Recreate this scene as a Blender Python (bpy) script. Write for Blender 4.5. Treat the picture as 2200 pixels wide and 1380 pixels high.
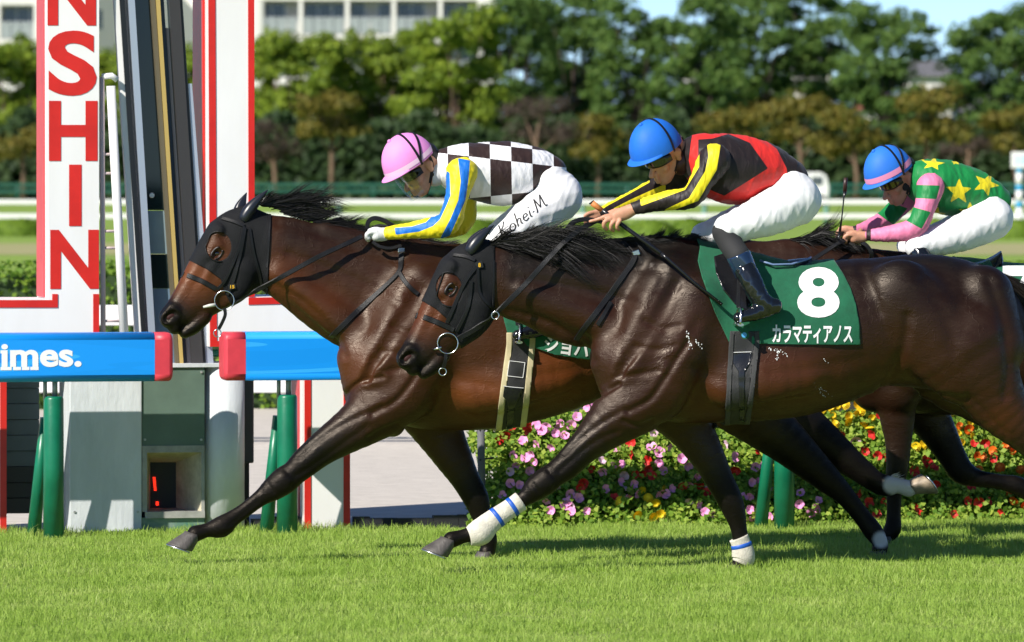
import bpy, bmesh, math, random
import numpy as np
from mathutils import Vector, Matrix
from mathutils.bvhtree import BVHTree

for o in list(bpy.data.objects):
    bpy.data.objects.remove(o)
SC = bpy.context.scene
C = SC.collection
rad = math.radians

# ------------------------------------------------------------------ camera, sky, sun, exposure
F = 13440.0            # focal length in photograph pixels (2200 wide)
CX, HY = 1100.0, 350.0 # optical axis column, horizon row
CAMH = 2.083           # eye height above the turf
cam = bpy.data.cameras.new('camera')
cam.sensor_width = 36.0
cam.lens = 36.0 * F / 2200.0
cam.shift_y = -(690.0 - HY) / 2200.0
cam.clip_start = 0.5
cam.clip_end = 9000.0
cam.dof.use_dof = True
cam.dof.focus_distance = 32.2
cam.dof.aperture_fstop = 5.8
camo = bpy.data.objects.new('camera', cam)
camo.location = (0, 0, CAMH)
camo.rotation_euler = (rad(90), 0, 0)
C.objects.link(camo)
SC.camera = camo

SUN_EL, SUN_LEFT = 37.5, 42.0
world = bpy.data.worlds.new('World')
SC.world = world
world.use_nodes = True
wn = world.node_tree
sky = wn.nodes.new('ShaderNodeTexSky')
sky.sky_type = 'NISHITA'
sky.sun_disc = False
sky.sun_elevation = rad(SUN_EL)
sky.sun_rotation = rad(180 + SUN_LEFT)
sky.air_density = 1.0
sky.dust_density = 0.0
sky.altitude = 6000.0
sky.ozone_density = 4.0
bg = wn.nodes['Background']
bg.inputs['Strength'].default_value = 0.088
wn.links.new(sky.outputs['Color'], bg.inputs['Color'])
sl = bpy.data.lights.new('sun', 'SUN')
sl.energy = 4.2
sl.angle = rad(0.55)
sl.color = (1.0, 0.945, 0.86)
so = bpy.data.objects.new('sun', sl)
ld = Vector((math.sin(rad(SUN_LEFT)) * math.cos(rad(SUN_EL)), math.cos(rad(SUN_LEFT)) * math.cos(rad(SUN_EL)), -math.sin(rad(SUN_EL))))
so.rotation_euler = ld.to_track_quat('-Z', 'Y').to_euler()
so.location = (-20, -20, 40)
C.objects.link(so)
vs = SC.view_settings
vs.view_transform = 'Standard'
vs.look = 'None'
vs.exposure = 0.72
vs.gamma = 1.0
vs.use_curve_mapping = False
SC.cycles.max_bounces = 8
SC.cycles.transparent_max_bounces = 16

# ------------------------------------------------------------------ helpers: tags, meshes
ORD = ['first', 'second', 'third', 'fourth', 'fifth', 'sixth', 'seventh', 'eighth', 'ninth', 'tenth', 'eleventh', 'twelfth', 'thirteenth', 'fourteenth', 'fifteenth', 'sixteenth', 'seventeenth', 'eighteenth', 'nineteenth', 'twentieth', 'last', 'last']
rng = np.random.default_rng(7)
random.seed(7)

def tag(o, label=None, cat=None, group=None, kind=None):
    if label: o['label'] = label
    if cat: o['category'] = cat
    if group: o['group'] = group
    if kind: o['kind'] = kind
    return o

def empty(name, loc=(0, 0, 0), rz=0.0, label=None, cat=None, group=None, parent=None):
    o = bpy.data.objects.new(name, None)
    o.location = loc
    o.rotation_euler = (0, 0, rz)
    o.empty_display_size = 0.1
    C.objects.link(o)
    if parent: o.parent = parent
    return tag(o, label, cat, group)

def mesh_np(name, V, faces, smooth=True):
    """V (n,3) array; faces: (m,4) / (m,3) int array or list of lists."""
    me = bpy.data.meshes.new(name)
    V = np.asarray(V, dtype=np.float32)
    if isinstance(faces, np.ndarray):
        m, k = faces.shape
        me.vertices.add(len(V)); me.vertices.foreach_set('co', V.ravel())
        me.loops.add(m * k); me.loops.foreach_set('vertex_index', faces.astype(np.int32).ravel())
        me.polygons.add(m)
        me.polygons.foreach_set('loop_start', np.arange(0, m * k, k, dtype=np.int32))
        me.polygons.foreach_set('loop_total', np.full(m, k, dtype=np.int32))
        me.update(calc_edges=True)
    else:
        me.from_pydata([tuple(map(float, v)) for v in V], [], [list(map(int, f)) for f in faces])
        me.update()
    if smooth:
        me.polygons.foreach_set('use_smooth', np.ones(len(me.polygons), dtype=bool))
    return me

def obj(name, me, mat=None, parent=None, **kw):
    if isinstance(me, bmesh.types.BMesh):
        b = me; me = bpy.data.meshes.new(name); b.to_mesh(me); b.free()
    o = bpy.data.objects.new(name, me)
    C.objects.link(o)
    if mat is not None:
        if isinstance(mat, (list, tuple)):
            for m in mat: me.materials.append(m)
        else:
            me.materials.append(mat)
    if parent is not None: o.parent = parent
    return tag(o, **kw)

class MB:
    """collects simple shapes for one mesh"""
    def __init__(self): self.v = []; self.f = []; self.sm = []
    def add(self, V, Fc, smooth=False):
        b = len(self.v)
        self.v += [tuple(map(float, p)) for p in V]
        self.f += [[b + i for i in q] for q in Fc]
        self.sm += [smooth] * len(Fc)
        return self
    def box(self, x0, x1, y0, y1, z0, z1, M=None):
        P = [(x0,y0,z0),(x1,y0,z0),(x1,y1,z0),(x0,y1,z0),(x0,y0,z1),(x1,y0,z1),(x1,y1,z1),(x0,y1,z1)]
        if M is not None: P = [tuple(M @ Vector(p)) for p in P]
        return self.add(P, [(0,3,2,1),(4,5,6,7),(0,1,5,4),(1,2,6,5),(2,3,7,6),(3,0,4,7)])
    def tube(self, pts, rads, n=12, cap=True, ratio=1.0, flat=None):
        pts = [Vector(p) for p in pts]
        if not hasattr(rads, '__len__'): rads = [rads] * len(pts)
        V = []; Fc = []
        up = Vector(flat) if flat is not None else None
        prev = None
        for i, p in enumerate(pts):
            d = (pts[min(i+1, len(pts)-1)] - pts[max(i-1, 0)]).normalized()
            if up is not None:
                a = (up - d * up.dot(d)).normalized()
            elif prev is None:
                a = d.orthogonal().normalized()
            else:
                a = (prev - d * prev.dot(d)).normalized()
            prev = a
            b = d.cross(a)
            for k in range(n):
                t = 2 * math.pi * k / n
                V.append(p + a * (math.cos(t) * rads[i] * ratio) + b * (math.sin(t) * rads[i]))
        for i in range(len(pts) - 1):
            for k in range(n):
                Fc.append((i*n+k, i*n+(k+1)%n, (i+1)*n+(k+1)%n, (i+1)*n+k))
        self.add(V, Fc, True)
        if cap:
            b0 = len(self.v) - len(V)
            self.f.append([b0 + k for k in range(n)][::-1]); self.sm.append(False)
            self.f.append([b0 + (len(pts)-1)*n + k for k in range(n)]); self.sm.append(False)
        return self
    def prism(self, poly, y0, y1, M=None):
        """poly in (x,z), extruded y0..y1"""
        n = len(poly)
        P = [(p[0], y0, p[1]) for p in poly] + [(p[0], y1, p[1]) for p in poly]
        if M is not None: P = [tuple(M @ Vector(p)) for p in P]
        Fc = [list(range(n)), list(range(2*n-1, n-1, -1))] + [(i, i+n, (i+1)%n+n, (i+1)%n) for i in range(n)]
        return self.add(P, Fc)
    def build(self, name, mat=None, parent=None, bevel=0.0, **kw):
        me = bpy.data.meshes.new(name)
        me.from_pydata(self.v, [], self.f)
        me.polygons.foreach_set('use_smooth', np.array(self.sm, dtype=bool))
        me.update()
        b = bmesh.new(); b.from_mesh(me)
        bmesh.ops.recalc_face_normals(b, faces=b.faces)
        if bevel > 0:
            ed = [e for e in b.edges if len(e.link_faces) == 2 and e.calc_face_angle(0) > 0.6]
            bmesh.ops.bevel(b, geom=ed, offset=bevel, segments=2, affect='EDGES', profile=0.6)
        b.to_mesh(me); b.free()
        return obj(name, me, mat, parent, **kw)

# ------------------------------------------------------------------ helpers: frames along the course
TH = rad(11.0)                 # the course recedes to the right by this angle
CT, ST = math.cos(TH), math.sin(TH)

class Frame:
    """local frame: s along the course (to the right), w away from the camera, z up."""
    def __init__(self, px, D, th=TH):
        self.O = ((px - CX) * D / F, D); self.th = th
        self.c, self.s_ = math.cos(th), math.sin(th)
    def p(self, px, py, w=0.0):
        k = (px - CX) / F
        s = (k * (self.O[1] + w * self.c) - self.O[0] + w * self.s_) / (self.c - k * self.s_)
        Y = self.O[1] + s * self.s_ + w * self.c
        return (s, w, CAMH - (py - HY) * Y / F)
    def m(self, px, w=0.0):
        """metres per photograph pixel at column px"""
        s = self.p(px, 0, w)[0]
        return (self.O[1] + s * self.s_ + w * self.c) / F
    def pix(self, V, mirror=True):
        V = np.asarray(V)
        w = -np.abs(V[:, 1]) if mirror else V[:, 1]
        X = self.O[0] + V[:, 0] * self.c - w * self.s_
        Y = self.O[1] + V[:, 0] * self.s_ + w * self.c
        return np.stack([CX + X / Y * F, HY + (CAMH - V[:, 2]) / Y * F], 1)
    def root(self, name, **kw):
        return empty(name, (self.O[0], self.O[1], 0), self.th, **kw)

def at(px, py, D):
    return Vector(((px - CX) * D / F, D, CAMH - (py - HY) * D / F))

# ------------------------------------------------------------------ helpers: signed-distance bodies
def crom(P, n):
    P = np.asarray(P, float)
    if len(P) < 3 or n < 2: return P
    Q = np.vstack([2*P[0]-P[1], P, 2*P[-1]-P[-2]])
    out = []
    for i in range(1, len(Q) - 2):
        p0, p1, p2, p3 = Q[i-1], Q[i], Q[i+1], Q[i+2]
        for j in range(n):
            t = j / n
            out.append(0.5*((2*p1)+(-p0+p2)*t+(2*p0-5*p1+4*p2-p3)*t*t+(-p0+3*p1-3*p2+p3)*t**3))
    out.append(P[-1])
    return np.array(out)

class SDF:
    def __init__(self, h): self.h = h; self.ops = []
    def chain(self, rows, k=0.03, sub=False, n=3, sharp=False):
        """rows: (s, w, z, r, q) ; q = lateral/in-plane radius ratio"""
        R = crom(rows, n) if not sharp else np.asarray(rows, float)
        R[:, 3] = np.maximum(R[:, 3], 1e-4)
        self.ops.append((R, k, sub))
        return self
    def bounds(self):
        lo = np.full(3, 1e9); hi = -lo
        for R, k, sub in self.ops:
            if sub: continue
            e = R[:, 3:4] * np.stack([np.ones(len(R)), np.maximum(R[:, 4], 1e-3), np.ones(len(R))], 1)
            lo = np.minimum(lo, (R[:, :3] - e).min(0)); hi = np.maximum(hi, (R[:, :3] + e).max(0))
        return lo - 4*self.h, hi + 4*self.h
    def field(self):
        h = self.h; lo, hi = self.bounds()
        nx, ny, nz = (np.ceil((hi - lo) / h).astype(int) + 1)
        X = (lo[0] + h*np.arange(nx)).astype(np.float32)
        Y = (lo[1] + h*np.arange(ny)).astype(np.float32)
        Z = (lo[2] + h*np.arange(nz)).astype(np.float32)
        D = np.full((nx, ny, nz), 0.5, np.float32)
        for R, k, sub in self.ops:
            pad = k + 3*h
            e = R[:, 3:4] * np.stack([np.ones(len(R)), np.maximum(R[:, 4], .3), np.ones(len(R))], 1)
            b0 = np.clip(np.floor(((R[:, :3]-e).min(0) - pad - lo)/h).astype(int), 0, None)
            b1 = np.minimum(np.ceil(((R[:, :3]+e).max(0) + pad - lo)/h).astype(int) + 1, [nx, ny, nz])
            if np.any(b1 <= b0): continue
            T = np.full(tuple(b1 - b0), 0.5, np.float32)
            segs = [(R[i], R[i+1]) for i in range(len(R)-1)] if len(R) > 1 else [(R[0], R[0])]
            for A, B in segs:
                ea = A[3]*np.array([1, max(A[4], .3), 1]); eb = B[3]*np.array([1, max(B[4], .3), 1])
                l = np.minimum(A[:3]-ea, B[:3]-eb) - pad; u = np.maximum(A[:3]+ea, B[:3]+eb) + pad
                c0 = np.maximum(np.floor((l - lo)/h).astype(int), b0); c1 = np.minimum(np.ceil((u - lo)/h).astype(int)+1, b1)
                if np.any(c1 <= c0): continue
                x = X[c0[0]:c1[0], None, None]; y = Y[None, c0[1]:c1[1], None]; z = Z[None, None, c0[2]:c1[2]]
                ba = (B[:3] - A[:3]); L = float(ba @ ba)
                if L < 1e-12:
                    d = np.sqrt((x-A[0])**2 + ((y-A[1])/A[4])**2 + (z-A[2])**2) - np.float32(A[3])
                else:
                    ba32 = ba.astype(np.float32)
                    t = ((x-A[0])*ba32[0] + (y-A[1])*ba32[1] + (z-A[2])*ba32[2]) / np.float32(L)
                    np.clip(t, 0, 1, out=t)
                    q = A[4] + t*np.float32(B[4]-A[4])
                    d = (x - A[0] - t*ba32[0])**2
                    d += ((y - A[1] - t*ba32[1])/q)**2
                    d += (z - A[2] - t*ba32[2])**2
                    np.sqrt(d, out=d)
                    d -= np.float32(A[3]) + t*np.float32(B[3]-A[3])
                v = T[tuple(slice(c0[i]-b0[i], c1[i]-b0[i]) for i in range(3))]
                np.minimum(v, d, out=v)
            S = D[tuple(slice(b0[i], b1[i]) for i in range(3))]
            if sub:
                T = -T
                hh = np.clip(0.5 - 0.5*(T - S)/max(k, 1e-5), 0, 1)
                S[...] = T*(1-hh) + S*hh + k*hh*(1-hh)
            else:
                hh = np.clip(0.5 + 0.5*(S - T)/max(k, 1e-5), 0, 1)
                S[...] = S*(1-hh) + T*hh - k*hh*(1-hh)
        return D, lo
    def mesh(self, smooth=2):
        D, lo = self.field(); h = self.h
        V, Q = surface_nets(D, lo, h)
        if smooth: V = taubin(V, Q, smooth)
        return V, Q

def surface_nets(D, lo, h):
    S = D < 0
    nx, ny, nz = D.shape
    c = np.zeros((nx-1, ny-1, nz-1), np.int8)
    for i in (0, 1):
        for j in (0, 1):
            for k in (0, 1):
                c += S[i:nx-1+i, j:ny-1+j, k:nz-1+k]
    act = np.argwhere((c > 0) & (c < 8))
    idx = np.full(c.shape, -1, np.int32)
    idx[act[:, 0], act[:, 1], act[:, 2]] = np.arange(len(act))
    acc = np.zeros((len(act), 3)); cnt = np.zeros(len(act))
    cor = [(i, j, k) for i in (0, 1) for j in (0, 1) for k in (0, 1)]
    vals = {o: D[act[:, 0]+o[0], act[:, 1]+o[1], act[:, 2]+o[2]].astype(float) for o in cor}
    for a in cor:
        for ax in range(3):
            if a[ax] == 1: continue
            b = list(a); b[ax] = 1; b = tuple(b)
            va, vb = vals[a], vals[b]
            m = (va < 0) != (vb < 0)
            t = np.where(m, va/np.where(m, va-vb, 1), 0)
            p = np.tile(np.array(a, float), (len(act), 1)); p[:, ax] += t
            acc[m] += p[m]; cnt[m] += 1
    V = lo + h*(act + acc/cnt[:, None])
    quads = []
    for ax in range(3):
        sl0 = [slice(None)]*3; sl1 = [slice(None)]*3
        sl0[ax] = slice(0, -1); sl1[ax] = slice(1, None)
        A = S[tuple(sl0)]; B = S[tuple(sl1)]
        e = np.argwhere(A != B)
        u, v = (ax+1) % 3, (ax+2) % 3
        ok = (e[:, u] > 0) & (e[:, v] > 0) & (e[:, u] < D.shape[u]-1) & (e[:, v] < D.shape[v]-1)
        e = e[ok]
        flip = A[e[:, 0], e[:, 1], e[:, 2]]
        def cell(du, dv):
            q = e.copy(); q[:, u] -= du; q[:, v] -= dv
            return idx[q[:, 0], q[:, 1], q[:, 2]]
        q = np.stack([cell(1, 1), cell(0, 1), cell(0, 0), cell(1, 0)], 1)
        q[~flip] = q[~flip][:, ::-1]
        quads.append(q)
    return V, np.concatenate(quads)

def taubin(V, Q, it):
    E = np.concatenate([Q[:, [0, 1]], Q[:, [1, 2]], Q[:, [2, 3]], Q[:, [3, 0]]])
    n = len(V); deg = np.bincount(E[:, 0], minlength=n) + np.bincount(E[:, 1], minlength=n)
    for i in range(it):
        for lam in (0.5, -0.52):
            L = np.stack([np.bincount(E[:, 0], V[E[:, 1], a], n) + np.bincount(E[:, 1], V[E[:, 0], a], n) for a in range(3)], 1)
            V = V + lam*(L/deg[:, None] - V)
    return V

def vnormals(V, Q):
    N = np.cross(V[Q[:, 2]] - V[Q[:, 0]], V[Q[:, 3]] - V[Q[:, 1]])
    out = np.stack([sum(np.bincount(Q[:, i], N[:, a], len(V)) for i in range(4)) for a in range(3)], 1)
    return out/np.maximum(np.linalg.norm(out, axis=1, keepdims=True), 1e-9)

def poly_sd(P, poly):
    """signed distance of points (n,2) to polygon (negative inside), and nearest boundary point"""
    poly = np.asarray(poly, float)
    A = poly; B = np.roll(poly, -1, 0)
    best = np.full(len(P), 1e18); near = np.zeros((len(P), 2)); inside = np.zeros(len(P), bool)
    for a, b in zip(A, B):
        ab = b - a; t = np.clip(((P - a) @ ab)/max(ab @ ab, 1e-9), 0, 1)
        q = a + t[:, None]*ab
        d = ((P - q)**2).sum(1)
        m = d < best; best[m] = d[m]; near[m] = q[m]
        if a[1] != b[1]:
            cr = ((a[1] > P[:, 1]) != (b[1] > P[:, 1])) & (P[:, 0] < (b[0]-a[0])*(P[:, 1]-a[1])/(b[1]-a[1]) + a[0])
            inside ^= cr
    d = np.sqrt(best)
    return np.where(inside, -d, d), near

def ell(cx, cy, a, b, rot=0, n=28):
    r = rad(rot)
    return [(cx + a*math.cos(t)*math.cos(r) - b*math.sin(t)*math.sin(r), cy + a*math.cos(t)*math.sin(r) + b*math.sin(t)*math.cos(r)) for t in [2*math.pi*i/n for i in range(n)]]

def shell(fr, V, Q, N, poly, off, holes=(), wtest=None, mirror=True, inner=0.0005):
    """a piece of cloth or leather lying on a body: the part of its surface inside poly (photograph pixels), lifted by off."""
    P = fr.pix(V, mirror)
    sd, near = poly_sd(P, poly)
    for hpoly in holes:
        s2, n2 = poly_sd(P, hpoly)
        m = -s2 > sd
        sd = np.where(m, -s2, sd); near = np.where(m[:, None], n2, near)
    if wtest is not None:
        bad = ~wtest(V); sd = np.where(bad, 1e3, sd)
    ins = sd < 0
    keep = ins[Q].any(1) & (sd[Q] < 30).all(1)
    q = Q[keep]
    used, inv = np.unique(q, return_inverse=True)
    q = inv.reshape(q.shape)
    v = V[used].copy(); n = N[used]; s = sd[used]; nr = near[used]; p = P[used]
    o = s > 0
    mpp = fr.O[1]/F
    v[o, 0] += (nr[o, 0] - p[o, 0])*mpp; v[o, 2] -= (nr[o, 1] - p[o, 1])*mpp
    top = v + n*off; bot = v + n*inner
    nv = len(v)
    E = np.concatenate([q[:, [0, 1]], q[:, [1, 2]], q[:, [2, 3]], q[:, [3, 0]]])
    key = np.sort(E, 1); kk = key[:, 0].astype(np.int64)*nv + key[:, 1]
    u, first, counts = np.unique(kk, return_index=True, return_counts=True)
    be = E[first[counts == 1]]
    rim = np.stack([be[:, 1], be[:, 0], be[:, 0]+nv, be[:, 1]+nv], 1)
    return np.vstack([top, bot]), np.concatenate([q, rim])

def shell_obj(name, fr, body, poly, off, mat, parent, holes=(), wtest=None, mirror=True, **kw):
    V, Q, N = body
    v, q = shell(fr, V, Q, N, poly, off, holes, wtest, mirror)
    o = obj(name, mesh_np(name, v, q), mat, parent, **kw)
    o['_v'] = 0; del o['_v']
    return o, (v, q)

def bvh_of(V, Q):
    return BVHTree.FromPolygons([tuple(p) for p in V.tolist()], [tuple(f) for f in Q.tolist()])

def cast(fr, bvh, px, py, side=-1, gap=0.0):
    """first point of a body met when looking along w at pixel (px,py); returns local point and normal"""
    w = -0.2
    for _ in range(3):
        s, _, z = fr.p(px, py, w)
        hit = bvh.ray_cast(Vector((s, side*1.5, z)), Vector((0, -side, 0)))
        if hit[0] is None: return None, None
        w = hit[0].y
    n = hit[1]
    if n.y*side < 0: n = -n
    return hit[0] + n*gap, n

def ribbon(pts, nrm, width, thick):
    """flat strap through pts with face normals nrm"""
    V = []; Fc = []
    n = len(pts)
    W = width if hasattr(width, '__len__') else [width]*n
    for i in range(n):
        d = (pts[min(i+1, n-1)] - pts[max(i-1, 0)]).normalized()
        nn = (nrm[i] - d*nrm[i].dot(d)).normalized()
        b = d.cross(nn)*(W[i]/2)
        V += [pts[i]-b, pts[i]-b*0.8+nn*thick, pts[i]+b*0.8+nn*thick, pts[i]+b]
    for i in range(n-1):
        for k in range(3): Fc.append((i*4+k, i*4+k+1, i*4+k+5, i*4+k+4))
        Fc.append((i*4+3, i*4, i*4+4, i*4+7))
    Fc.append((0, 1, 2, 3)); Fc.append((n*4-1, n*4-2, n*4-3, n*4-4))
    return V, Fc

def strap(name, fr, bvh, pix, width, mat, parent, thick=0.004, gap=0.003, dens=10, ws=None, **kw):
    """strap following pixels; lies on the body where it meets it, else at the given w"""
    cols = np.array([(p[0], p[1]) for p in pix], float)
    if ws is not None: cols = np.column_stack([cols, ws])
    P = crom(cols, dens) if len(pix) > 2 else np.array([cols[0] + (cols[-1]-cols[0])*t for t in np.linspace(0, 1, dens+1)])
    pts = []; nr = []
    for r in P:
        c, n = cast(fr, bvh, r[0], r[1], -1, gap) if bvh is not None else (None, None)
        if ws is not None:
            f = Vector(fr.p(r[0], r[1], r[2]))
            if c is None or f.y < c.y: c, n = f, (n if n is not None else Vector((0, -1, 0.1)))
        if c is None: continue
        pts.append(c); nr.append(n)
    # soften
    for _ in range(2):
        pts = [pts[0]] + [(pts[i-1] + pts[i]*2 + pts[i+1])/4 for i in range(1, len(pts)-1)] + [pts[-1]]
        nr = [nr[0]] + [(nr[i-1] + nr[i]*2 + nr[i+1]).normalized() for i in range(1, len(nr)-1)] + [nr[-1]]
    V, Fc = ribbon(pts, nr, width, thick)
    b = MB(); b.add(V, Fc, False)
    return b.build(name, mat, parent, **kw)

def torus(mb, c, R, r, ax=(0, 1, 0), n=28, m=8, arc=(0, 2*math.pi), ry=1.0):
    ax = Vector(ax).normalized(); u = ax.orthogonal().normalized(); v = ax.cross(u)
    c = Vector(c); full = abs(arc[1]-arc[0]-2*math.pi) < 1e-6
    pts = [c + u*math.cos(t)*R + v*math.sin(t)*R*ry for t in np.linspace(arc[0], arc[1], n + 1)]
    mb.tube(pts, r, n=m, cap=not full)
    return mb

# ------------------------------------------------------------------ helpers: materials
def mat(name, col=(0.5, 0.5, 0.5), rough=0.6, spec=0.5, metal=0.0, coat=0.0, sheen=0.0, var=0.0, vscale=8.0, bump=0.0, bscale=40.0, col2=None, trans=0.0, stretch=None, sub=0.0):
    m = bpy.data.materials.new(name); m.use_nodes = True
    nt = m.node_tree; b = nt.nodes['Principled BSDF']
    b.inputs['Base Color'].default_value = (*col, 1)
    b.inputs['Roughness'].default_value = rough
    b.inputs['Specular IOR Level'].default_value = spec
    b.inputs['Metallic'].default_value = metal
    b.inputs['Coat Weight'].default_value = coat
    b.inputs['Coat Roughness'].default_value = 0.088
    b.inputs['Sheen Weight'].default_value = sheen
    b.inputs['Transmission Weight'].default_value = trans
    if sub:
        b.inputs['Subsurface Weight'].default_value = sub
        b.inputs['Subsurface Radius'].default_value = (0.012, 0.005, 0.003)
    tc = nt.nodes.new('ShaderNodeTexCoord')
    mp = nt.nodes.new('ShaderNodeMapping')
    nt.links.new(tc.outputs['Object'], mp.inputs['Vector'])
    if stretch: mp.inputs['Scale'].default_value = stretch
    if var > 0 or col2:
        nz = nt.nodes.new('ShaderNodeTexNoise'); nz.inputs['Scale'].default_value = vscale; nz.inputs['Detail'].default_value = 6; nz.inputs['Roughness'].default_value = 0.62
        nt.links.new(mp.outputs['Vector'], nz.inputs['Vector'])
        rp = nt.nodes.new('ShaderNodeValToRGB')
        c2 = col2 if col2 else tuple(c*(1-var) for c in col)
        c1 = col if col2 else tuple(min(1, c*(1+var*0.5)) for c in col)
        rp.color_ramp.elements[0].position = 0.32; rp.color_ramp.elements[1].position = 0.68
        rp.color_ramp.elements[0].color = (*c2, 1); rp.color_ramp.elements[1].color = (*c1, 1)
        nt.links.new(nz.outputs['Fac'], rp.inputs['Fac'])
        nt.links.new(rp.outputs['Color'], b.inputs['Base Color'])
    if bump > 0:
        n2 = nt.nodes.new('ShaderNodeTexNoise'); n2.inputs['Scale'].default_value = bscale; n2.inputs['Detail'].default_value = 5
        nt.links.new(mp.outputs['Vector'], n2.inputs['Vector'])
        bp = nt.nodes.new('ShaderNodeBump'); bp.inputs['Strength'].default_value = bump; bp.inputs['Distance'].default_value = 0.01
        nt.links.new(n2.outputs['Fac'], bp.inputs['Height'])
        nt.links.new(bp.outputs['Normal'], b.inputs['Normal'])
    return m

def attr(o, name, vals):
    a = o.data.attributes.new(name, 'FLOAT', 'POINT')
    a.data.foreach_set('value', np.asarray(vals, np.float32))

def text_mesh(txt, size, bold=0.0, extrude=0.0, shear=0.0, xscale=1.0, spacing=1.0):
    cu = bpy.data.curves.new('text', 'FONT')
    cu.body = txt; cu.size = size; cu.offset = bold; cu.extrude = extrude
    cu.align_x = 'CENTER'; cu.align_y = 'CENTER'; cu.space_character = spacing; cu.resolution_u = 5
    t = bpy.data.objects.new('text', cu); C.objects.link(t)
    dg = bpy.context.evaluated_depsgraph_get(); dg.update()
    me = bpy.data.meshes.new_from_object(t.evaluated_get(dg), depsgraph=dg)
    bpy.data.objects.remove(t); bpy.data.curves.remove(cu)
    b = bmesh.new(); b.from_mesh(me); bpy.data.meshes.remove(me)
    for v in b.verts: v.co.x = (v.co.x + shear*v.co.y)*xscale
    if len(b.verts):
        xs = [v.co.x for v in b.verts]; ys = [v.co.y for v in b.verts]
        cx, cy = (min(xs)+max(xs))/2, (min(ys)+max(ys))/2
        for v in b.verts: v.co.x -= cx; v.co.y -= cy
    return b

def fit_text(txt, w, hgt, bold=0.0, **kw):
    """flat text bmesh in the xy-plane, scaled to w x hgt about the origin"""
    b = text_mesh(txt, 1.0, bold, **kw)
    xs = [v.co.x for v in b.verts]; ys = [v.co.y for v in b.verts]
    sx = w/(max(xs)-min(xs)); sy = hgt/(max(ys)-min(ys))
    for v in b.verts: v.co.x *= sx; v.co.y *= sy
    return b

def dice(b, step):
    xs = [v.co.x for v in b.verts]; ys = [v.co.y for v in b.verts]
    for lo_, hi_, ax in ((min(xs), max(xs), 0), (min(ys), max(ys), 1)):
        t = lo_ + step
        while t < hi_:
            co = Vector((t, 0, 0)) if ax == 0 else Vector((0, t, 0)); no = Vector((1, 0, 0)) if ax == 0 else Vector((0, 1, 0))
            bmesh.ops.bisect_plane(b, geom=b.verts[:] + b.edges[:] + b.faces[:], plane_co=co, plane_no=no)
            t += step
    return b

def text_on(name, fr, bvh, txt, px, py, w_px, h_px, mt, parent, rot=0.0, bold=0.03, gap=0.003, step=0.02, **kw):
    """lettering laid on the near side of a body, centred at a photograph pixel"""
    mpp = fr.m(px, -0.25)
    b = fit_text(txt, w_px*mpp, h_px*mpp, bold, **kw)
    bmesh.ops.triangulate(b, faces=b.faces)
    dice(b, step)
    r = rad(rot); bad = []
    for v in b.verts:
        x, y = v.co.x/mpp, v.co.y/mpp
        X = px + x*math.cos(r) + y*math.sin(r); Y = py + x*math.sin(r) - y*math.cos(r)
        c, n = cast(fr, bvh, X, Y, -1, gap)
        if c is None: bad.append(v); continue
        v.co = c
    bmesh.ops.delete(b, geom=bad, context='VERTS')
    bmesh.ops.recalc_face_normals(b, faces=b.faces)
    return obj(name, b, mt, parent)
# ------------------------------------------------------------------ ground, tracks, turf
FR = Frame(110, 34.65)           # running-rail line
M_turf = mat('turf_soil', (0.23, 0.30, 0.065), 0.95, col2=(0.18, 0.24, 0.05), vscale=3)
M_field = mat('infield_grass', (0.22, 0.33, 0.028), 0.95, col2=(0.16, 0.25, 0.024), vscale=0.4, bump=0.4, bscale=6)
M_sand = mat('sand', (0.60, 0.55, 0.49), 0.95, col2=(0.47, 0.43, 0.38), vscale=9, bump=1.0, bscale=22, stretch=(.5, 1, 1))
M_path = mat('dry_path', (0.36, 0.32, 0.15), 0.95, col2=(0.27, 0.28, 0.09), vscale=.5)
def sheet(name, x0, x1, y0, y1, z, m, nx=1, ny=1, **kw):
    V = [(x0+(x1-x0)*i/nx, y0+(y1-y0)*j/ny, z) for j in range(ny+1) for i in range(nx+1)]
    Q = np.array([(j*(nx+1)+i, j*(nx+1)+i+1, (j+1)*(nx+1)+i+1, (j+1)*(nx+1)+i) for j in range(ny) for i in range(nx)])
    return obj(name, mesh_np(name, V, Q, False), m, None, kind='structure', **kw)
sheet('ground', -3000, 3000, -60, 6000, -0.008, M_field)
def rail_xy(s, w): return (FR.O[0] + s*CT - w*ST, FR.O[1] + s*ST + w*CT)
V = [(*rail_xy(s, w), z) for s, w, z in ((-30, -30, 0), (40, -30, 0), (40, .62, 0), (-30, .62, 0))]
obj('turf_track', mesh_np('turf_track', V, np.array([(0, 1, 2, 3)]), False), M_turf, None, kind='structure')
V = [(*rail_xy(s, w), -.004) for s, w in ((-40, .62), (60, .62), (60, 18.2), (-40, 18.2))]
obj('sand_track', mesh_np('sand_track', V, np.array([(0, 1, 2, 3)]), False), M_sand, None, kind='structure')
sheet('dirt_path', -400, 400, 142, 162, -0.002, M_path)

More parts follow.
